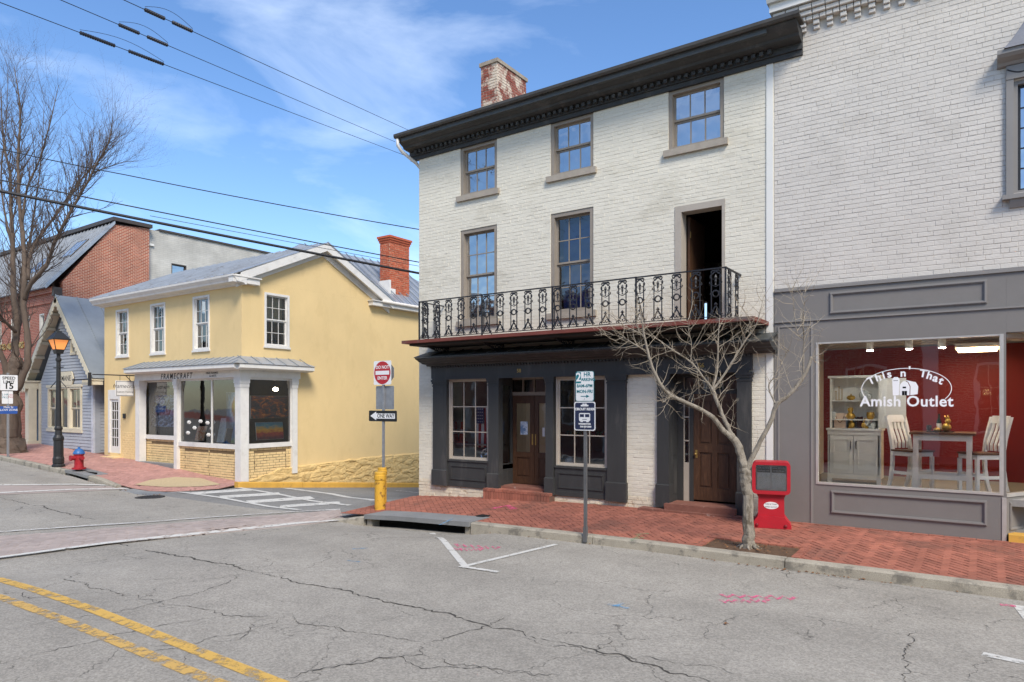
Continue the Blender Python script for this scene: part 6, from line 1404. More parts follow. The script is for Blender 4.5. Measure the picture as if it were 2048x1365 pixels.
# recessed porch at the left
b = MB(); b.box(-36.1, -33.2, 11.95, 13.6, 2.72, 3.0); b.box(-36.2, -33.15, 11.85, 13.6, 3.001, 3.06); b.build('porch_canopy', m_crm, bh)
for k in range(16): b = MB(); x = -36.05 + 2.8*k/15; b.prism([(x-.07, 2.72), (x+.07, 2.72), (x+.05, 2.6), (x, 2.56), (x-.05, 2.6)], 11.96, 11.98, 1); b.build('canopy_scallop', m_crm, bh)
for x in (-35.6, -33.35): b = MB(); b.box(x-.2, x+.15, 12.1, 12.4, .2, 2.719); b.box(x-.25, x+.2, 12.05, 12.45, .2, .5); b.build('porch_column', m_crm, bh)
b = MB(); b.box(-35.6, -33.3, 13.3, 13.4, .2, 2.72); b.build('porch_door', mat('slate_blue_door', (84, 98, 112), .6), bh)
b = MB(); b.tube([(-28.9, 12.0, 3.0), (-27.5, 12.0, 3.0)], .025, 6); b.box(-27.52, -27.46, 11.95, 12.05, 2.75, 3.25); b.build('sign_bracket', m_iron, bh)

# ================================================================== RED BRICK OFFICE, PALE BUILDING BEHIND
m_rb1 = bpy.data.materials.new('red_brick_front'); m_rb1.use_nodes = True; brick_tex(m_rb1, (158, 84, 64), (136, 70, 54), (172, 140, 120), 'XZ')
m_rb2 = bpy.data.materials.new('red_brick_sunlit_side'); m_rb2.use_nodes = True; brick_tex(m_rb2, (170, 92, 66), (142, 74, 56), (196, 166, 142), 'YZ')  # lighter copy of the front brick, sunlight on this face painted into its colours
m_bronze = mat('dark_coping', (70, 62, 56), .5, .1)
rb = thing('red_brick_office', 'large red brick office with sloped metal roof and skylights behind the blue house', 'building', (-45, 13.8, .4))
RX, RYf = -35.0, 13.77; RFm, RSm = FRONT(RYf), SIDE(RX)
rwin = [(x, x+.55, 4.3, 6.3) for x in (-36.6, -38.2, -39.9, -41.6, -43.3, -45)] + [(-37.5, -36.0, .3, 3.0), (-40.5, -38.8, .3, 3.0)]
b = MB(RFm); wall_cells(b, -62, RX, -.5, 7.4, rwin, -.35, 0); b.build('front_wall', m_rb1, rb)
b = MB(RSm); b.prism([(RYf+.351, -.5), (18.1, -.5), (18.1, 11.0), (16.4, 10.85), (RYf+.351, 7.7)], -.35, 0, 1); b.build('side_wall', m_rb2, rb)
b = MB(); b.box(-62, RX-.36, 17.8, 18.1, -.5, 10.9); b.build('back_wall', m_rb1, rb)
for o in rwin[:6]: window(rb, RFm, *o, 1, 1, 1, m_white, G_dim, .12, .05, (.04, .1, .04), msill=m_white)
for o in rwin[6:]: window(rb, RFm, *o, 2, 2, 0, m_bronze, G_dim, .2, .06, None)
b = MB(RFm); b.box(-62, RX+.02, .001, .06, 6.7, 6.78); b.box(-62, RX+.02, .001, .12, 7.15, 7.42); b.build('string_course', m_rb1, rb)
b = MB(); b.add([(-62, RYf-.3, 7.35), (RX+.05, RYf-.3, 7.35), (RX+.05, 16.4, 10.88), (-62, 16.4, 10.88), (RX+.05, 18.1, 11.0), (-62, 18.1, 11.0)], [(0,1,2,3), (3,2,4,5)]); rr = b.build('roof', m_metal2, rb, recalc=False)
roofpan((-50, RYf-.32, 7.4), (RX+.03, RYf-.32, 7.4), (RX+.03, 16.4, 10.93), (-50, 16.4, 10.93), m_metal, rr, 40, 'roof_pan', .06)
b = MB(RSm); b.prism([(RYf-.35, 7.32), (16.4, 10.86), (16.4, 11.04), (RYf-.35, 7.5)], .001, .10, 1); b.build('rake_flashing', m_metal, rb); b = MB(); b.add([], []); b.box(-62, RX+.14, 16.3, 18.2, 11.02, 11.2); b.build('coping', m_bronze, rb)
for px, py in ((95, 520), (55, 560)):
    fu = .62 if px == 95 else .45; c = Vector((V and -35 - (1.6 if px == 95 else 4.2), 0, 0)); p = lambda u, f, h=.1: (c.x + u, RYf-.3 + (16.4-RYf+.3)*f, 7.4 + 3.5*f + h)
    b = MB(); b.add([p(-.6, fu-.14), p(.6, fu-.14), p(.6, fu+.14), p(-.6, fu+.14), p(-.6, fu-.14, 0), p(.6, fu-.14, 0), p(.6, fu+.14, 0), p(-.6, fu+.14, 0)], [(0,1,5,4),(1,2,6,5),(2,3,7,6),(3,0,4,7),(4,5,6,7)]); sk = b.build('skylight', m_bronze, rb)
    b = MB(); b.quad(p(-.52, fu-.12, .105), p(.52, fu-.12, .105), p(.52, fu+.12, .105), p(-.52, fu+.12, .105)); b.build('pane', glass('skylight_glass', .5, (.6, .65, .7)), sk, recalc=False)
b = MB(RSm); b.box(RYf+.0, RYf+.16, .002, .14, -.3, 7.3); b.box(RYf-.1, RYf+.25, .002, .22, 7.0, 7.4); b.build('downspout', m_bronze, rb)
text('WELLS FARGO ADVISORS', .44, FRONT(RYf-.03), m_brass, rb, x=U(0, RYf)-2.05, z=W(12, 695, RYf), bold=.008, ext=.02, align='LEFT')
gg = thing('pale_grey_building', 'pale grey painted building with stepped parapet behind the yellow shop', 'building', (-40, 20, 0))
m_pg = bpy.data.materials.new('pale_block'); m_pg.use_nodes = True; brick_tex(m_pg, (190, 186, 176), (184, 180, 170), (172, 168, 158), 'YZ', .4, .1, .008)
pgw = (19.42, 20.25, 8.35, 9.5)
b = MB(SIDE(-35.3)); wall_cells(b, 18.2, 27.5, -.5, 11.05, [pgw], -.3, 0); b.build('side_wall', m_pg, gg); window(gg, SIDE(-35.3), *pgw, 1, 1, 0, m_bronze, G_up, .1, .05)
b = MB(); b.box(-48, -35.61, 18.2, 27.5, -.5, 10.9); b.build('block', m_pg, gg); b = MB(); b.box(-48, -35.22, 18.75, 27.6, 11.06, 11.16); b.build('parapet_coping', m_bronze, gg); b = MB(); b.box(-48, -35.2, 18.15, 18.45, 10.2, 10.3); b.build('parapet_step', m_white, gg)
# ================================================================== TREES
m_bark = mat('pale_grey_bark', (140, 131, 117), .92, .3, 12, 1.0, 55, stain=(84, 74, 58), stain_amt=.8, stain_scale=11, stain_pos=.52, stretch=(1, 1, .4), fine=.25)
m_twig = mat('pale_twig', (166, 153, 132), .85, .15, 9)
m_bark2 = mat('brown_bark', (98, 84, 72), .92, .25, 6, 1.0, 22, stretch=(1, 1, .3))
m_twig2 = mat('dark_twig', (78, 66, 58), .9, .2, 6)
RS = 1.
def limb(b, tr, t0, n=7, seed=0):
    """tr: (px, py, radius, depth offset)"""
    rnd = random.Random(seed); P = []; R = []
    for (px, py, r, d) in tr: P.append(at(px, py, t0 + d)); R.append(r*RS)
    Q = []; S = []
    for i in range(len(P)-1):
        m_ = 4
        p0, p1, p2, p3 = P[max(i-1, 0)], P[i], P[i+1], P[min(i+2, len(P)-1)]
        for k in range(m_):
            t = k/m_; q = .5*((2*p1) + (p2-p0)*t + (2*p0-5*p1+4*p2-p3)*t*t + (3*p1-p0-3*p2+p3)*t**3)
            r = R[i] + (R[i+1]-R[i])*t; Q.append(q + Vector((rnd.gauss(0, r*.1), rnd.gauss(0, r*.1), 0))); S.append(r*(1 + rnd.uniform(-.06, .08)))
    Q.append(P[-1]); S.append(R[-1]); b.tube(Q, S, n); return Q, S
def sprig(b, p, d, L_, r, rnd, depth, up=.12, n=4, wob=.25, ratio=.55, kids=(2, 4)):
    segs = max(3, int(L_/.06)) if L_ < 1 else 7; P = [p]; D = d.normalized(); step = L_/segs
    for k in range(segs):
        D = (D + Vector((rnd.gauss(0, wob), rnd.gauss(0, wob), rnd.gauss(0, wob)))*.35 + Vector((0, 0, up))).normalized(); P.append(P[-1] + D*step)
    b.tube(P, [r*(1 - .75*k/segs) for k in range(segs+1)], n, False)
    if depth > 0:
        for k in range(rnd.randint(*kids)):
            i = rnd.randint(max(1, segs//3), segs); ax = Vector((rnd.gauss(0, 1), rnd.gauss(0, 1), rnd.gauss(0, .6))).normalized()
            sprig(b, P[i], (P[min(i, segs)] - P[i-1]).normalized()*.75 + ax*.8, L_*ratio*rnd.uniform(.6, 1.1), r*.6*(1-.4*i/segs), rnd, depth-1, up, n, wob, ratio, kids)
t0 = 9.82
st_ = thing('street_tree', 'bare young pale barked tree growing from the brick sidewalk pit', 'tree', (TX, TY, walk_z(TX, TY)))
def obj_limbs(lists, name, parent, m, t, n=8):
    out = []
    for i, tr in enumerate(lists):
        b = MB(); out.append(limb(b, tr, t, n, i)); b.build(name, m, parent, smooth=True)
    return out
def bark_tube(tr, t, parent, m, n=44, seed=0):
    """trunk with vertical bark ridges"""
    b = MB(); Q, S = limb(MB(), tr, t, 4, seed); QQ = []; SS = []
    for i in range(len(Q)-1):
        for k in range(4): QQ.append(Q[i].lerp(Q[i+1], k/4)); SS.append(S[i] + (S[i+1]-S[i])*k/4)
    b.tube(QQ, SS, n, False); out = []
    for i, v in enumerate(b.v):
        c = QQ[i//n]; d = Vector(v) - c; a = 2*math.pi*(i % n)/n; r = SS[i//n]
        h = 1 - abs(mnoise.noise(Vector((a*3.2*math.cos(0), math.sin(a)*2, v[2]*1.1 + seed))))*2
        h2 = mnoise.noise(Vector((math.cos(a)*5, math.sin(a)*5, v[2]*2.5)))
        fl = .12*mnoise.noise(Vector((math.cos(a)*1.6, math.sin(a)*1.6, v[2]*.6)))
        out.append(tuple(c + d*(1 + fl + .07*h + .05*h2)))
    b.v = out; b.build('trunk', m, parent, smooth=False)
bark_tube([(1497, 1106, .115, 0), (1497, 1095, .082, 0), (1498, 1060, .07, 0), (1496, 1000, .064, 0), (1492, 965, .062, 0), (1489, 940, .066, 0), (1483, 918, .054, 0), (1474, 888, .05, 0), (1459, 870, .05, 0)], t0, st_, m_bark, 28, 3)
RS = .88
main = obj_limbs([
    [(1466, 878, .046, 0), (1442, 856, .041, -.02), (1426, 835, .039, -.05), (1397, 817, .034, -.1), (1364, 802, .031, -.15), (1335, 786, .029, -.18), (1319, 765, .027, -.2), (1305, 737, .024, -.22), (1296, 704, .02, -.25), (1288, 671, .016, -.28), (1284, 642, .011, -.3), (1278, 610, .004, -.3)],
    [(1466, 876, .04, 0), (1452, 847, .036, .05), (1442, 823, .034, .1), (1430, 794, .033, .15), (1424, 776, .034, .18)],
    [(1425, 778, .022, .18), (1405, 753, .018, .2), (1381, 724, .016, .22), (1344, 700, .013, .2), (1315, 679, .01, .2), (1288, 665, .006, .15), (1262, 645, .003, .1)],
    [(1425, 780, .02, .18), (1434, 741, .017, .28), (1436, 704, .014, .35), (1437, 667, .009, .4), (1440, 632, .003, .45)],
    [(1426, 780, .023, .18), (1446, 753, .019, .2), (1467, 720, .016, .2), (1487, 687, .014, .18), (1512, 650, .01, .15), (1521, 620, .006, .1), (1528, 590, .002, .1)],
    [(1490, 945, .05, 0), (1506, 913, .042, -.05), (1520, 884, .04, -.1), (1541, 843, .036, -.16), (1553, 810, .036, -.2), (1578, 790, .033, -.24), (1602, 761, .03, -.28), (1616, 735, .026, -.3), (1623, 714, .023, -.3)],
    [(1607, 752, .014, -.28), (1607, 708, .012, -.3), (1608, 675, .01, -.33), (1606, 642, .008, -.35), (1610, 585, .002, -.4)],
    [(1608, 680, .008, -.33), (1596, 668, .006, -.35), (1590, 640, .005, -.36), (1586, 600, .003, -.36), (1584, 585, .001, -.36)],
    [(1553, 812, .014, -.2), (1537, 775, .011, -.15), (1549, 753, .009, -.12), (1569, 716, .006, -.1), (1580, 700, .002, -.1)],
    [(1288, 671, .009, -.28), (1266, 660, .007, -.3), (1242, 648, .005, -.33), (1216, 625, .002, -.35)],
    [(1296, 704, .008, -.25), (1270, 690, .007, -.2), (1245, 675, .005, -.2), (1212, 668, .002, -.2)],
    [(1335, 786, .007, -.18), (1331, 800, .006, -.2), (1325, 806, .004, -.25)],
    [(1487, 687, .008, .18), (1492, 660, .006, .1), (1500, 640, .004, .05), (1484, 615, .002, 0)],
    [(1381, 724, .008, .22), (1383, 690, .006, .2), (1377, 660, .004, .2), (1376, 640, .002, .2)],
], 'limb', st_, m_bark, t0, 8)
tw = MB(); rnd = random.Random(7)
for li, (Q, S) in enumerate(main):
    L_ = len(Q)
    for k in range(2, L_):
        base = S[k]
        if base > .036 and rnd.random() < .85: continue
        if base > .03 and rnd.random() < .6: continue
        for _ in range(2):
            if rnd.random() < .42: continue
            d = (Q[k] - Q[k-1]).normalized(); ax = Vector((rnd.gauss(0, 1), rnd.gauss(0, .7), rnd.gauss(.15, .7))).normalized()
            sprig(tw, Q[k], d*.45 + ax*.9, rnd.uniform(.15, .5) * (1.15 if base < .02 else 1), rnd.uniform(.003, .0056), rnd, 1, .09, 4, .45, .4, (2, 4))
tw.build('twigs', m_twig, st_, kind='stuff', recalc=False)
rt = MB()
for k in range(7):
    a = k*.9 + .3; c = Vector((TX, TY, walk_z(TX, TY) + .03)); rt.tube([c + Vector((.05*math.cos(a), .05*math.sin(a), .03)), c + Vector((.13*math.cos(a), .1*math.sin(a), .0)), c + Vector((.2*math.cos(a+.2), .14*math.sin(a+.2), -.04))], [.035, .022, .008], 6)
rt.build('roots', m_bark, st_, smooth=True)
RS = .82
# large bare tree on the far sidewalk
t1 = 26.0; bxg, byg = gp(20, 904, walk_z)
bt = thing('large_bare_tree', 'large bare many stemmed tree on the far sidewalk at the left edge', 'tree', (bxg, byg, walk_z(bxg, byg)))
bark_tube([(22, 912, .74, 0), (22, 904, .58, 0), (21, 890, .48, 0), (20, 860, .42, 0), (19, 810, .39, 0), (22, 770, .36, 0), (30, 735, .28, 0), (34, 715, .2, 0)], t1, bt, m_bark2)
RS = .62
big = obj_limbs([
    [(34, 780, .24, 0), (52, 735, .2, 0), (57, 690, .18, 0), (51, 640, .17, 0), (46, 600, .17, 0), (50, 560, .16, 0), (47, 490, .13, .2), (38, 393, .1, .4), (37, 305, .08, .5), (40, 217, .05, .6), (28, 132, .015, .7)],
    [(48, 600, .13, 0), (62, 567, .13, -.3), (92, 532, .12, -.6), (111, 481, .1, -.8), (135, 437, .09, -1), (158, 393, .075, -1.2), (179, 358, .065, -1.3), (193, 328, .05, -1.4), (217, 287, .035, -1.5), (226, 235, .01, -1.6)],
    [(56, 560, .11, 0), (64, 500, .1, .3), (111, 431, .075, .6), (141, 390, .06, .8), (164, 358, .05, .9), (185, 334, .035, 1), (205, 300, .02, 1), (240, 270, .006, 1)],
    [(24, 750, .24, 0), (30, 690, .2, .2), (33, 640, .18, .3), (26, 560, .16, .5), (26, 490, .13, .6), (22, 420, .1, .7), (20, 349, .08, .8), (6, 276, .05, .9), (2, 180, .02, 1)],
    [(20, 770, .2, 0), (4, 715, .17, -.3), (-16, 680, .17, -.5), (-40, 600, .13, -.6), (-60, 480, .1, -.7), (-70, 330, .06, -.8), (-80, 200, .02, -1)],
    [(44, 450, .08, .3), (55, 375, .06, .2), (79, 320, .05, 0), (100, 246, .035, -.2), (117, 173, .01, -.3)],
    [(32, 665, .1, 0), (12, 645, .08, -.5), (0, 634, .07, -.8), (-20, 600, .05, -1)],
    [(30, 700, .14, .4), (40, 640, .1, 1), (42, 560, .09, 1.4), (60, 480, .07, 1.8), (72, 400, .05, 2), (84, 300, .03, 2.2), (88, 210, .01, 2.3)],
    [(26, 500, .08, .6), (10, 430, .06, .9), (2, 350, .05, 1.2), (12, 250, .03, 1.4), (16, 150, .01, 1.5)],
    [(185, 345, .03, -1.3), (215, 335, .022, -1.4), (245, 325, .015, -1.5), (275, 322, .005, -1.6)],
], 'limb', bt, m_bark2, t1, 8)
tw = MB(); rnd = random.Random(17)
for Q, S in big:
    for k in range(3, len(Q)):
        if S[k] > .15 or (S[k] > .1 and rnd.random() < .5): continue
        for _ in range(3 if S[k] < .075 else 2):
            d = (Q[k] - Q[k-1]).normalized(); ax = Vector((rnd.gauss(0, 1), rnd.gauss(0, 1), rnd.gauss(.2, .5))).normalized()
            sprig(tw, Q[k], d*.8 + ax*.65, rnd.uniform(.8, 2.1), min(.022, S[k]*.4), rnd, 3, .10, 3, .3, .55, (2, 4))
tw.build('twigs', m_twig2, bt, kind='stuff', recalc=False)
# ================================================================== STREET SIGNS
m_galv = mat('galvanised_steel', (150, 152, 154), .45, .15, 8, metal=.5)
m_post = mat('weathered_post', (92, 92, 92), .6, .3, 7, stain=(160, 160, 158), stain_amt=.6, stain_scale=6, stain_pos=.55, stretch=(1, 1, .2))
m_sw = mat('sign_white', (224, 224, 222), .5, .02); m_sr = mat('sign_red', (172, 38, 46), .5, .04); m_sg = mat('sign_teal', (18, 112, 122), .5, .03); m_sk = mat('sign_black', (28, 28, 28), .5, .02); m_sn = mat('sign_navy', (40, 48, 74), .5, .04); m_sb = mat('sign_blue', (44, 84, 156), .5, .04)
def rrect(x0, x1, z0, z1, r, n=4):
    P = []
    for cx, cz, a in ((x1-r, z1-r, 0), (x0+r, z1-r, 90), (x0+r, z0+r, 180), (x1-r, z0+r, 270)):
        for k in range(n+1): t = math.radians(a + 90*k/n); P.append((cx + r*math.cos(t), cz + r*math.sin(t)))
    return P
def plate(t, M, x0, x1, z0, z1, m, name='sign_plate', r=.035, d0=0., d1=.006, border=None, inset=.008):
    b = MB(M); b.prism(rrect(x0, x1, z0, z1, r), d0, d1, 1); o = b.build(name, m, t)
    if border: b = MB(M); b.prism(rrect(x0+inset, x1-inset, z0+inset, z1-inset, r-.005), d1, d1+.0012, 1); b.build('sign_face', border, t)
    return o
def ltext(s, size, M, m, t, x, z, d, **k): return text(s, size, M @ Matrix.Translation((0, d, 0)), m, t, x=x, z=z, ext=.0008, **k)
# parking sign
px_, py_ = gp(1171, 1072, walk_z); zb = walk_z(px_, py_)
t = thing('parking_sign', 'post with green and white two hour parking plate over navy bus plate', 'sign', (px_, py_, zb))
b = MB(); b.box(px_-.024, px_+.024, py_-.02, py_+.02, zb-.1, zb+1.85); b.box(px_-.03, px_+.03, py_-.026, py_+.026, zb-.1, zb+.14); b.box(px_-.018, px_+.018, py_-.012, py_+.016, zb+1.85, zb+2.63); b.build('post', m_post, t)
PM = FRONT(py_-.022)
x0, x1 = px_-.165, px_+.165; z0, z1 = 2.13, 2.61
plate(t, PM, x0, x1, z0, z1, m_sg, border=m_sw)
b = MB(PM); b.box(x0+.012, x0+.10, .0075, .009, z1-.19, z1-.014); b.build('green_block', m_sg, t)
ltext('2', .19, PM, m_sw, t, x0+.056, z1-.10, .010, bold=.004); ltext('HR', .095, PM, m_sg, t, x0+.21, z1-.055, .008, bold=.002); ltext('PARKING', .068, PM, m_sg, t, x0+.21, z1-.135, .008, bold=.002)
ltext('8AM-6PM', .07, PM, m_sg, t, px_, z1-.235, .008, bold=.002); ltext('MON-FRI', .072, PM, m_sg, t, px_, z1-.325, .008, bold=.002)
b = MB(PM); b.box(px_-.07, px_+.04, .0075, .009, z1-.405, z1-.393); b.prism([(px_+.03, z1-.425), (px_+.085, z1-.399), (px_+.03, z1-.373)], .0075, .009, 1); b.build('arrow', m_sg, t)
x0, x1 = px_-.19, px_+.19; z0, z1 = 1.665, 2.125
plate(t, PM, x0, x1, z0, z1, m_sw, border=m_sn, inset=.016)
b = MB(PM); b.prism(rrect(px_-.10, px_+.10, z0+.15, z0+.28, .02), .008, .0095, 1); b.prism([(px_-.075, z0+.135), (px_-.03, z0+.135), (px_-.03, z0+.15), (px_-.075, z0+.15)], .008, .0095, 1); b.prism([(px_+.03, z0+.135), (px_+.075, z0+.135), (px_+.075, z0+.15), (px_+.03, z0+.15)], .008, .0095, 1); b.prism(rrect(px_-.07, px_+.07, z0+.385, z0+.41, .01), .008, .0095, 1); b.prism(rrect(px_-.04, px_+.04, z0+.4, z0+.43, .01), .0082, .0096, 1); b.build('bus_symbol', m_sw, t)
b = MB(PM); b.box(px_-.085, px_-.01, .0097, .0105, z0+.215, z0+.262); b.box(px_+.01, px_+.085, .0097, .0105, z0+.215, z0+.262); b.box(px_-.04, px_+.04, .0097, .0105, z0+.175, z0+.183); b.build('bus_windows', m_sn, t)
ltext('CIRCUIT RIDER', .052, PM, m_sw, t, px_, z0+.34, .009, bold=.0025); ltext('WARRENTON', .034, PM, m_sw, t, px_, z0+.105, .009, bold=.002); ltext('540 829 5300', .036, PM, m_sw, t, px_+.02, z0+.062, .009, bold=.002)
for z in (2.17, 2.58, 1.7, 2.09): b = MB(PM); b.ball((px_, .01, z), .007, 6); b.build('bolt', m_galv, t)
# do not enter / one way
qx, qy = -11.43, 11.3; zb = walk_z(qx, qy)
t = thing('do_not_enter_sign', 'steel pole with red do not enter plate over black one way plate', 'sign', (qx, qy, zb))
b = MB(); b.box(qx-.027, qx+.027, qy-.02, qy+.02, zb-.1, 3.05); b.build('pole', m_galv, t)
QM = FRONT(qy-.021); z0, z1 = 2.53, 3.08; xm = qx-.0; h = .275
plate(t, QM, xm-.29, xm+.27, z0, z1, m_sw, r=.03)
b = MB(QM); b.prism([(xm-.01 + .265*math.cos(a*math.pi/18), z0+h + .265*math.sin(a*math.pi/18)) for a in range(36)], .006, .0075, 1); b.build('red_disc', m_sr, t)
b = MB(QM); b.box(xm-.23, xm+.21, .0077, .009, z0+h-.045, z0+h+.045); b.build('white_bar', m_sw, t)
ltext('DO NOT', .105, QM, m_sw, t, xm-.01, z0+h+.125, .0085, bold=.002); ltext('ENTER', .105, QM, m_sw, t, xm-.01, z0+h-.125, .0085, bold=.002)
plate(t, QM, xm-.27, xm+.31, 1.96, 2.50, m_galv, 'sign_back', r=.03, d0=-.05, d1=-.046); 
b = MB(FRONT(qy+.024)); b.prism([(xm+.06 + .27*math.cos(a*math.pi/4 + math.pi/8), z0+h + .27*math.sin(a*math.pi/4 + math.pi/8)) for a in range(8)], -.004, .0, 1); b.build('rear_plate', m_galv, t)
z0, z1 = 1.68, 1.93; x0, x1 = qx-.45, qx+.45
plate(t, QM, x0, x1, z0, z1, m_sk, r=.025, d0=.001, d1=.007)
b = MB(QM); zm = (z0+z1)/2; b.prism([(x0+.05, zm), (x0+.24, zm+.10), (x0+.24, zm+.06), (x1-.06, zm+.06), (x1-.06, zm-.06), (x0+.24, zm-.06), (x0+.24, zm-.10)], .0075, .009, 1); b.build('white_arrow', m_sw, t)
ltext('ONE WAY', .135, QM, m_sk, t, qx+.1, zm, .0095, bold=.003, wx=.86)
# bollards
for k, (px, py, h, r) in enumerate(((760, 1019, .80, .115), (772, 1003, .82, .10))):
    x, y = gp(px, py, walk_z)
    if k: x, y = -11.32, 11.15
    z = walk_z(x, y); t = thing('bollard', ['rusty yellow pipe bollard at the kerb corner in front', 'yellow pipe bollard behind the front one at the sign pole'][k], 'bollard', (x, y, z), 'yellow pipe bollards')
    mb_ = mat('bollard_yellow_%d' % k, (206, 158, 52), .6, .12, 6, .3, 30, stain=(104, 70, 40), stain_amt=.9, stain_scale=11, stain_pos=.54)
    b = MB(); b.lathe([(r, -.1), (r, h-.16)], (x, y, z), 20); b.build('pipe', mb_, t, smooth=False); b = MB(); b.lathe([(r+.012, 0), (r+.014, .02), (r+.014, .09), (r, .1), (r, .15), (r*.96, .16)], (x, y, z+h-.165), 20); b.build('cap', mb_, t)
# speed limit post on the far sidewalk
sx, sy = gp(16, 914, walk_z); sz = walk_z(sx, sy); t = thing('speed_limit_sign', 'post with white speed limit 15 plate and blue plate by the large tree', 'sign', (sx, sy, sz))
b = MB(); b.box(sx-.03, sx+.03, sy-.03, sy+.03, sz-.1, 3.2); b.build('post', m_galv, t)
SM = SIDE(sx+.032)
def yr(px): return V(px, sx)
za, zb = WX(20, 782, sx), WX(20, 750, sx); ya, yb2 = sy-.27, sy+.3
plate(t, SM, ya, yb2, za, zb, m_sk, border=m_sw, inset=.012); yc = (ya+yb2)/2; hh = zb-za
ltext('SPEED', .15, SM, m_sk, t, yc, zb-.13, .008, bold=.003); ltext('LIMIT', .15, SM, m_sk, t, yc, zb-.27, .008, bold=.003); ltext('15', .3, SM, m_sk, t, yc, za+.16, .008, bold=.008)
za, zb = WX(16, 808, sx), WX(16, 783, sx); plate(t, SM, sy-.2, sy-.01, za, zb, m_sw, r=.02, border=m_sw); plate(t, SM, sy+.0, sy+.14, za, zb, m_sw, r=.02, border=m_sw)
ltext('2 HR\nPKG', .1, SM, m_sg, t, sy-.1, (za+zb)/2+.05, .008); ltext('NO\nPKG', .08, SM, m_sr, t, sy+.07, (za+zb)/2+.05, .008)
za, zb = WX(16, 828, sx), WX(16, 813, sx); plate(t, SM, sy-.28, sy+.28, za, zb, m_sb, r=.02); ltext('Main St\nSLOW ZONE', .1, SM, m_sw, t, sy, (za+zb)/2+.05, .008, bold=.001)
# ================================================================== LAMP, HYDRANT, MAGAZINE BOX
lx, ly = gp(117, 934, walk_z); lz = walk_z(lx, ly); m_blk = mat('lamp_black', (40, 40, 40), .5, .15, 6)
t = thing('street_lamp', 'black lantern street lamp with glowing amber glass on the far sidewalk', 'street lamp', (lx, ly, lz))
b = MB(); b.lathe([(.19, 0), (.19, .06), (.15, .10), (.165, .14), (.165, .28), (.145, .34), (.14, .85), (.16, .9), (.16, .96), (.11, 1.05), (.095, 1.2), (.12, 1.24), (.12, 1.29), (.09, 1.34), (.06, 3.45), (.085, 3.5), (.085, 3.56), (.05, 3.6), (.06, 3.72)], (lx, ly, lz), 16); b.build('post', m_blk, t)
b = MB(); b.tube([(lx-.35, ly, lz+3.27), (lx+.35, ly, lz+3.27)], .02, 6); b.build('ladder_bar', m_blk, t)
b = MB(); b.tube([(lx-.32, ly-.1, lz+2.62), (lx, ly, lz+2.9), (lx+.32, ly+.1, lz+2.62)], .015, 5); b.build('banner_hook', m_blk, t)
q4 = lambda r, z: [(lx + r*c, ly + r*s, lz + z) for c, s in ((1,1), (-1,1), (-1,-1), (1,-1))]
def frus(r0, z0, r1, z1): b = MB(); b.add(q4(r0, z0) + q4(r1, z1), [(0,3,2,1),(4,5,6,7),(0,1,5,4),(1,2,6,5),(2,3,7,6),(3,0,4,7)]); return b
frus(.10, 3.72, .13, 3.86).build('lantern_base', m_blk, t)
frus(.125, 3.865, .215, 4.17).build('lantern_glass', emit('amber_glass', (240, 150, 80), .22), t)
for i in range(4): b = MB(); b.tube([q4(.13, 3.86)[i], q4(.225, 4.18)[i]], .014, 4); b.build('lantern_bar', m_blk, t)
frus(.27, 4.175, .27, 4.21).build('lantern_rim', m_blk, t); frus(.25, 4.211, .10, 4.42).build('lantern_roof', m_blk, t); frus(.07, 4.421, .07, 4.47).build('lantern_vent', m_blk, t); b = MB(); b.ball((lx, ly, lz+4.52), .04, 8); b.build('finial', m_blk, t)
hx_, hy_ = gp(158, 943, walk_z); hz_ = walk_z(hx_, hy_); m_hr = mat('hydrant_red', (160, 34, 42), .5, .15, 7, .2, 30, stain=(112, 40, 40), stain_amt=.6, stain_scale=6, stain_pos=.56); m_hb = mat('hydrant_blue', (52, 100, 156), .45, .06)
t = thing('fire_hydrant', 'red fire hydrant with blue bonnet on the far sidewalk', 'hydrant', (hx_, hy_, hz_))
b = MB(); b.lathe([(.14, .07), (.2, .07), (.2, .12), (.14, .125), (.13, .2), (.13, .5), (.15, .51), (.15, .55)], (hx_, hy_, hz_), 18); b.build('barrel', m_hr, t, smooth=False)
b = MB(); b.lathe([(.1, -.05), (.1, .07)], (hx_, hy_, hz_), 14); b.build('foot', m_blk, t)
b = MB(); b.lathe([(.17, .55), (.17, .58), (.14, .64), (.09, .7), (.035, .725), (.035, .77)], (hx_, hy_, hz_), 18); b.build('bonnet', m_hb, t, smooth=False)
for (dx, dy, r, L_) in ((-1, 0, .055, .2), (1, 0, .055, .2), (0, -1, .075, .22)): b = MB(); c = Vector((hx_, hy_, hz_+.43)); d = Vector((dx, dy, 0)); b.tube([c + d*.1, c + d*L_, c + d*(L_+.001), c + d*(L_+.04)], [r, r, r*1.2, r*1.2], 10); b.build('nozzle', m_hr, t)
b = MB(); b.tube([(hx_-.22, hy_-.03, hz_+.40), (hx_-.24, hy_-.03, hz_+.3), (hx_-.2, hy_-.03, hz_+.22), (hx_-.16, hy_-.03, hz_+.3)], .01, 5); b.build('chain', m_galv, t)
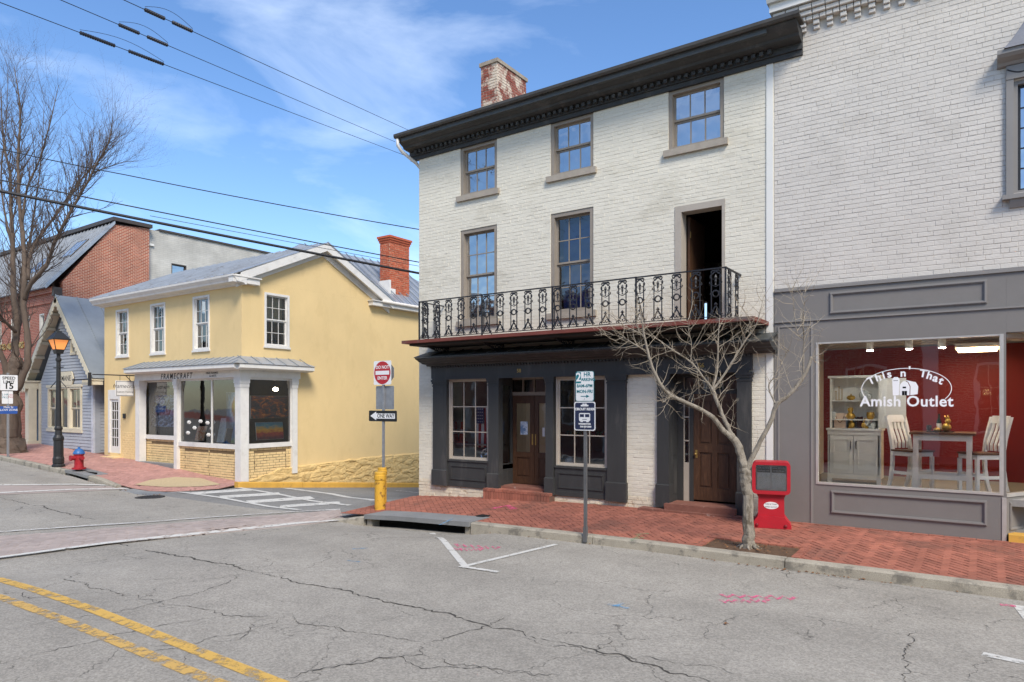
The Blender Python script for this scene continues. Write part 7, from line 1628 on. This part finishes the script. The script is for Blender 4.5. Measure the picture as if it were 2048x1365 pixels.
# magazine box
nx, ny = -2.93, 11.86; nz_ = walk_z(nx, ny); m_nr = mat('red_plastic', (172, 30, 42), .5, .1, 4, .08, 30, stain=(146, 60, 60), stain_amt=.5, stain_scale=7, stain_pos=.58)
t = thing('magazine_box', 'red plastic magazine box with clear window beside the black doorway', 'magazine box', (nx, ny, nz_))
NM = Matrix.Translation((nx, ny, nz_)) @ Matrix.Rotation(math.radians(14), 4, 'Z') @ Matrix.Diagonal((1, -1, 1, 1))
b = MB(NM); b.prism([(-.31, 0), (.31, 0), (.31, .05), (.25, .13), (.21, .19), (-.21, .19), (-.25, .13), (-.31, .05)], -.2, .22, 1); b.build('foot', m_nr, t)
b = MB(NM); b.prism([(-.205, .191), (.205, .191), (.2, .5), (.25, .6), (-.25, .6), (-.2, .5)], -.17, .17, 1); b.build('pedestal', m_nr, t)
b = MB(NM); x0, x1, z0, z1 = -.295, .295, .56, 1.09
outer = rrect(x0, x1, z0, z1, .07, 5); inner = rrect(x0+.055, x1-.055, z0+.06, z1-.05, .03, 5); n_ = len(outer)
vs = [(p[0], .24, p[1]) for p in outer] + [(p[0], .24, p[1]) for p in inner] + [(p[0], -.19, p[1]) for p in outer] + [(p[0], .19, p[1]) for p in inner]
fs = []
for i in range(n_): j = (i+1) % n_; fs += [(i, j, n_+j, n_+i), (i, j, 2*n_+j, 2*n_+i), (n_+i, n_+j, 3*n_+j, 3*n_+i)]
fs.append(tuple(range(2*n_, 3*n_))); b.add(vs, fs); b.build('cabinet', m_nr, t)
b = MB(NM); b.quad((x0+.05, .232, z0+.055), (x1-.05, .232, z0+.055), (x1-.05, .232, z1-.045), (x0+.05, .232, z1-.045)); b.build('window', G_shop, t, recalc=False)
b = MB(NM); b.box(x0+.04, x1-.04, .17, .18, z0+.04, z1-.04); b.build('liner', m_white, t)
m_mag = artmat('magazine_cover', [(.3, (130, 150, 120)), (.45, (206, 208, 198)), (.56, (230, 228, 220)), (.72, (110, 140, 180))], 5)
for k in range(2):
    xa = x0 + .065 + k*.235; b = MB(NM); b.box(xa, xa+.22, .185, .205, z0+.08, z1-.07); mo = b.build('magazine', m_white, t); b = MB(NM); b.box(xa+.005, xa+.215, .206, .208, z0+.16, z1-.19); b.build('cover_photo', m_mag, mo); b = MB(NM); b.box(xa+.005, xa+.215, .206, .208, z1-.175, z1-.075); b.build('cover_banner', m_dark, mo)
    ltext('REAL ESTATE', .032, NM, m_sw, mo, xa+.11, z1-.10, .209); ltext('HOMES FOR SALE', .022, NM, m_sw, mo, xa+.11, z1-.145, .209)
    for q in range(3): b = MB(NM); b.box(xa+.008+.07*q, xa+.07+.07*q, .206, .208, z0+.09, z0+.15); b.build('small_photo', m_mag, mo)
b = MB(NM); b.prism([(.115*math.cos(a*math.pi/10), .37 + .06*math.sin(a*math.pi/10)) for a in range(20)], .171, .173, 1); b.build('oval_label', m_sw, t); ltext("THIS N' THAT", .032, NM, m_sk, t, 0, .39, .174); ltext('AMISH OUTLET', .028, NM, m_sk, t, 0, .345, .174)
for s in (-1, 1): b = MB(NM); b.ball((s*.22, .225, .045), .03, 8, (1, .5, 1)); b.build('foot_screw', mat('dark_red', (120, 16, 26), .5), t)
# ================================================================== OVERHEAD WIRES
m_wire = mat('black_wire', (34, 34, 36), .6, .05)
def wire(name, label, pts, r, grp, sag=.0):
    P = []
    for (a, c) in zip(pts, pts[1:]):
        A_, C_ = at(*a), at(*c)
        for k in range(12): f = k/12; P.append(A_.lerp(C_, f) - Vector((0, 0, sag*4*f*(1-f))))
    P.append(at(*pts[-1])); b = MB(); b.tube(P, r, 6); t = thing(name, label, 'wire', tuple(P[0]), grp); b.build('conductor', m_wire, t); return t
W3 = [((120, -58, 9.6), (837, 270, 22), (290, 22), (385, 72), 'topmost sky wire with two insulator strings'), ((-40, -68, 9.6), (790, 284, 22), (238, 68), (336, 110), 'middle sky wire with two insulator strings'), ((-120, -40, 9.6), (838, 322, 22), (160, 80), (328, 149), 'lowest of the three insulated sky wires')]
for (a, c, i0, i1, lb) in W3:
    t = wire('overhead_wire', lb, [a, c], .0065, 'insulated wires crossing the sky')
    def onw(px): f = (px-a[0])/(c[0]-a[0]); tt = 1/((1-f)/a[2] + f/c[2]); return at(px, a[1] + (c[1]-a[1])*f, tt)
    w_ = i1[0]-i0[0]
    for s0, s1 in ((.0, .42), (.58, 1.0)):
        A_, C_ = onw(i0[0] + w_*s0), onw(i0[0] + w_*s1); P = []; R = []
        nn = 9 if w_ < 120 else 15
        for k in range(nn*4+1): P.append(A_.lerp(C_, k/(nn*4))); R.append(.012 if k % 4 in (0, 3) else .034)
        b = MB(); b.tube(P, R, 8); b.build('insulator_string', mat('brown_insulator', (44, 46, 52), .35), t)
    A_, C_ = onw(i0[0]), onw(i1[0]); P = [A_.lerp(C_, k/10) + Vector((0, 0, .12*math.sin(math.pi*k/10) + .05)) for k in range(11)]; b = MB(); b.tube(P, .004, 4); b.build('jumper', m_wire, t)
wire('overhead_cable', 'thick black cable crossing in front of the yellow shop roof', [(-120, 358, 15.5), (860, 551, 23)], .042, 'cables over the side street', .03)
wire('overhead_cable', 'thin cable just above the thick black cable', [(-120, 336, 16), (860, 529, 23.5)], .018, 'cables over the side street', .03)
wire('overhead_cable', 'thin cable passing behind the bare tree towards the white building', [(-120, 270, 24), (250, 350, 24), (860, 463, 24)], .016, 'cables over the side street', .05)
wire('overhead_cable', 'faint thin cable between the thick cable and the yellow shop ridge', [(300, 432, 20), (860, 537, 24)], .009, 'cables over the side street')
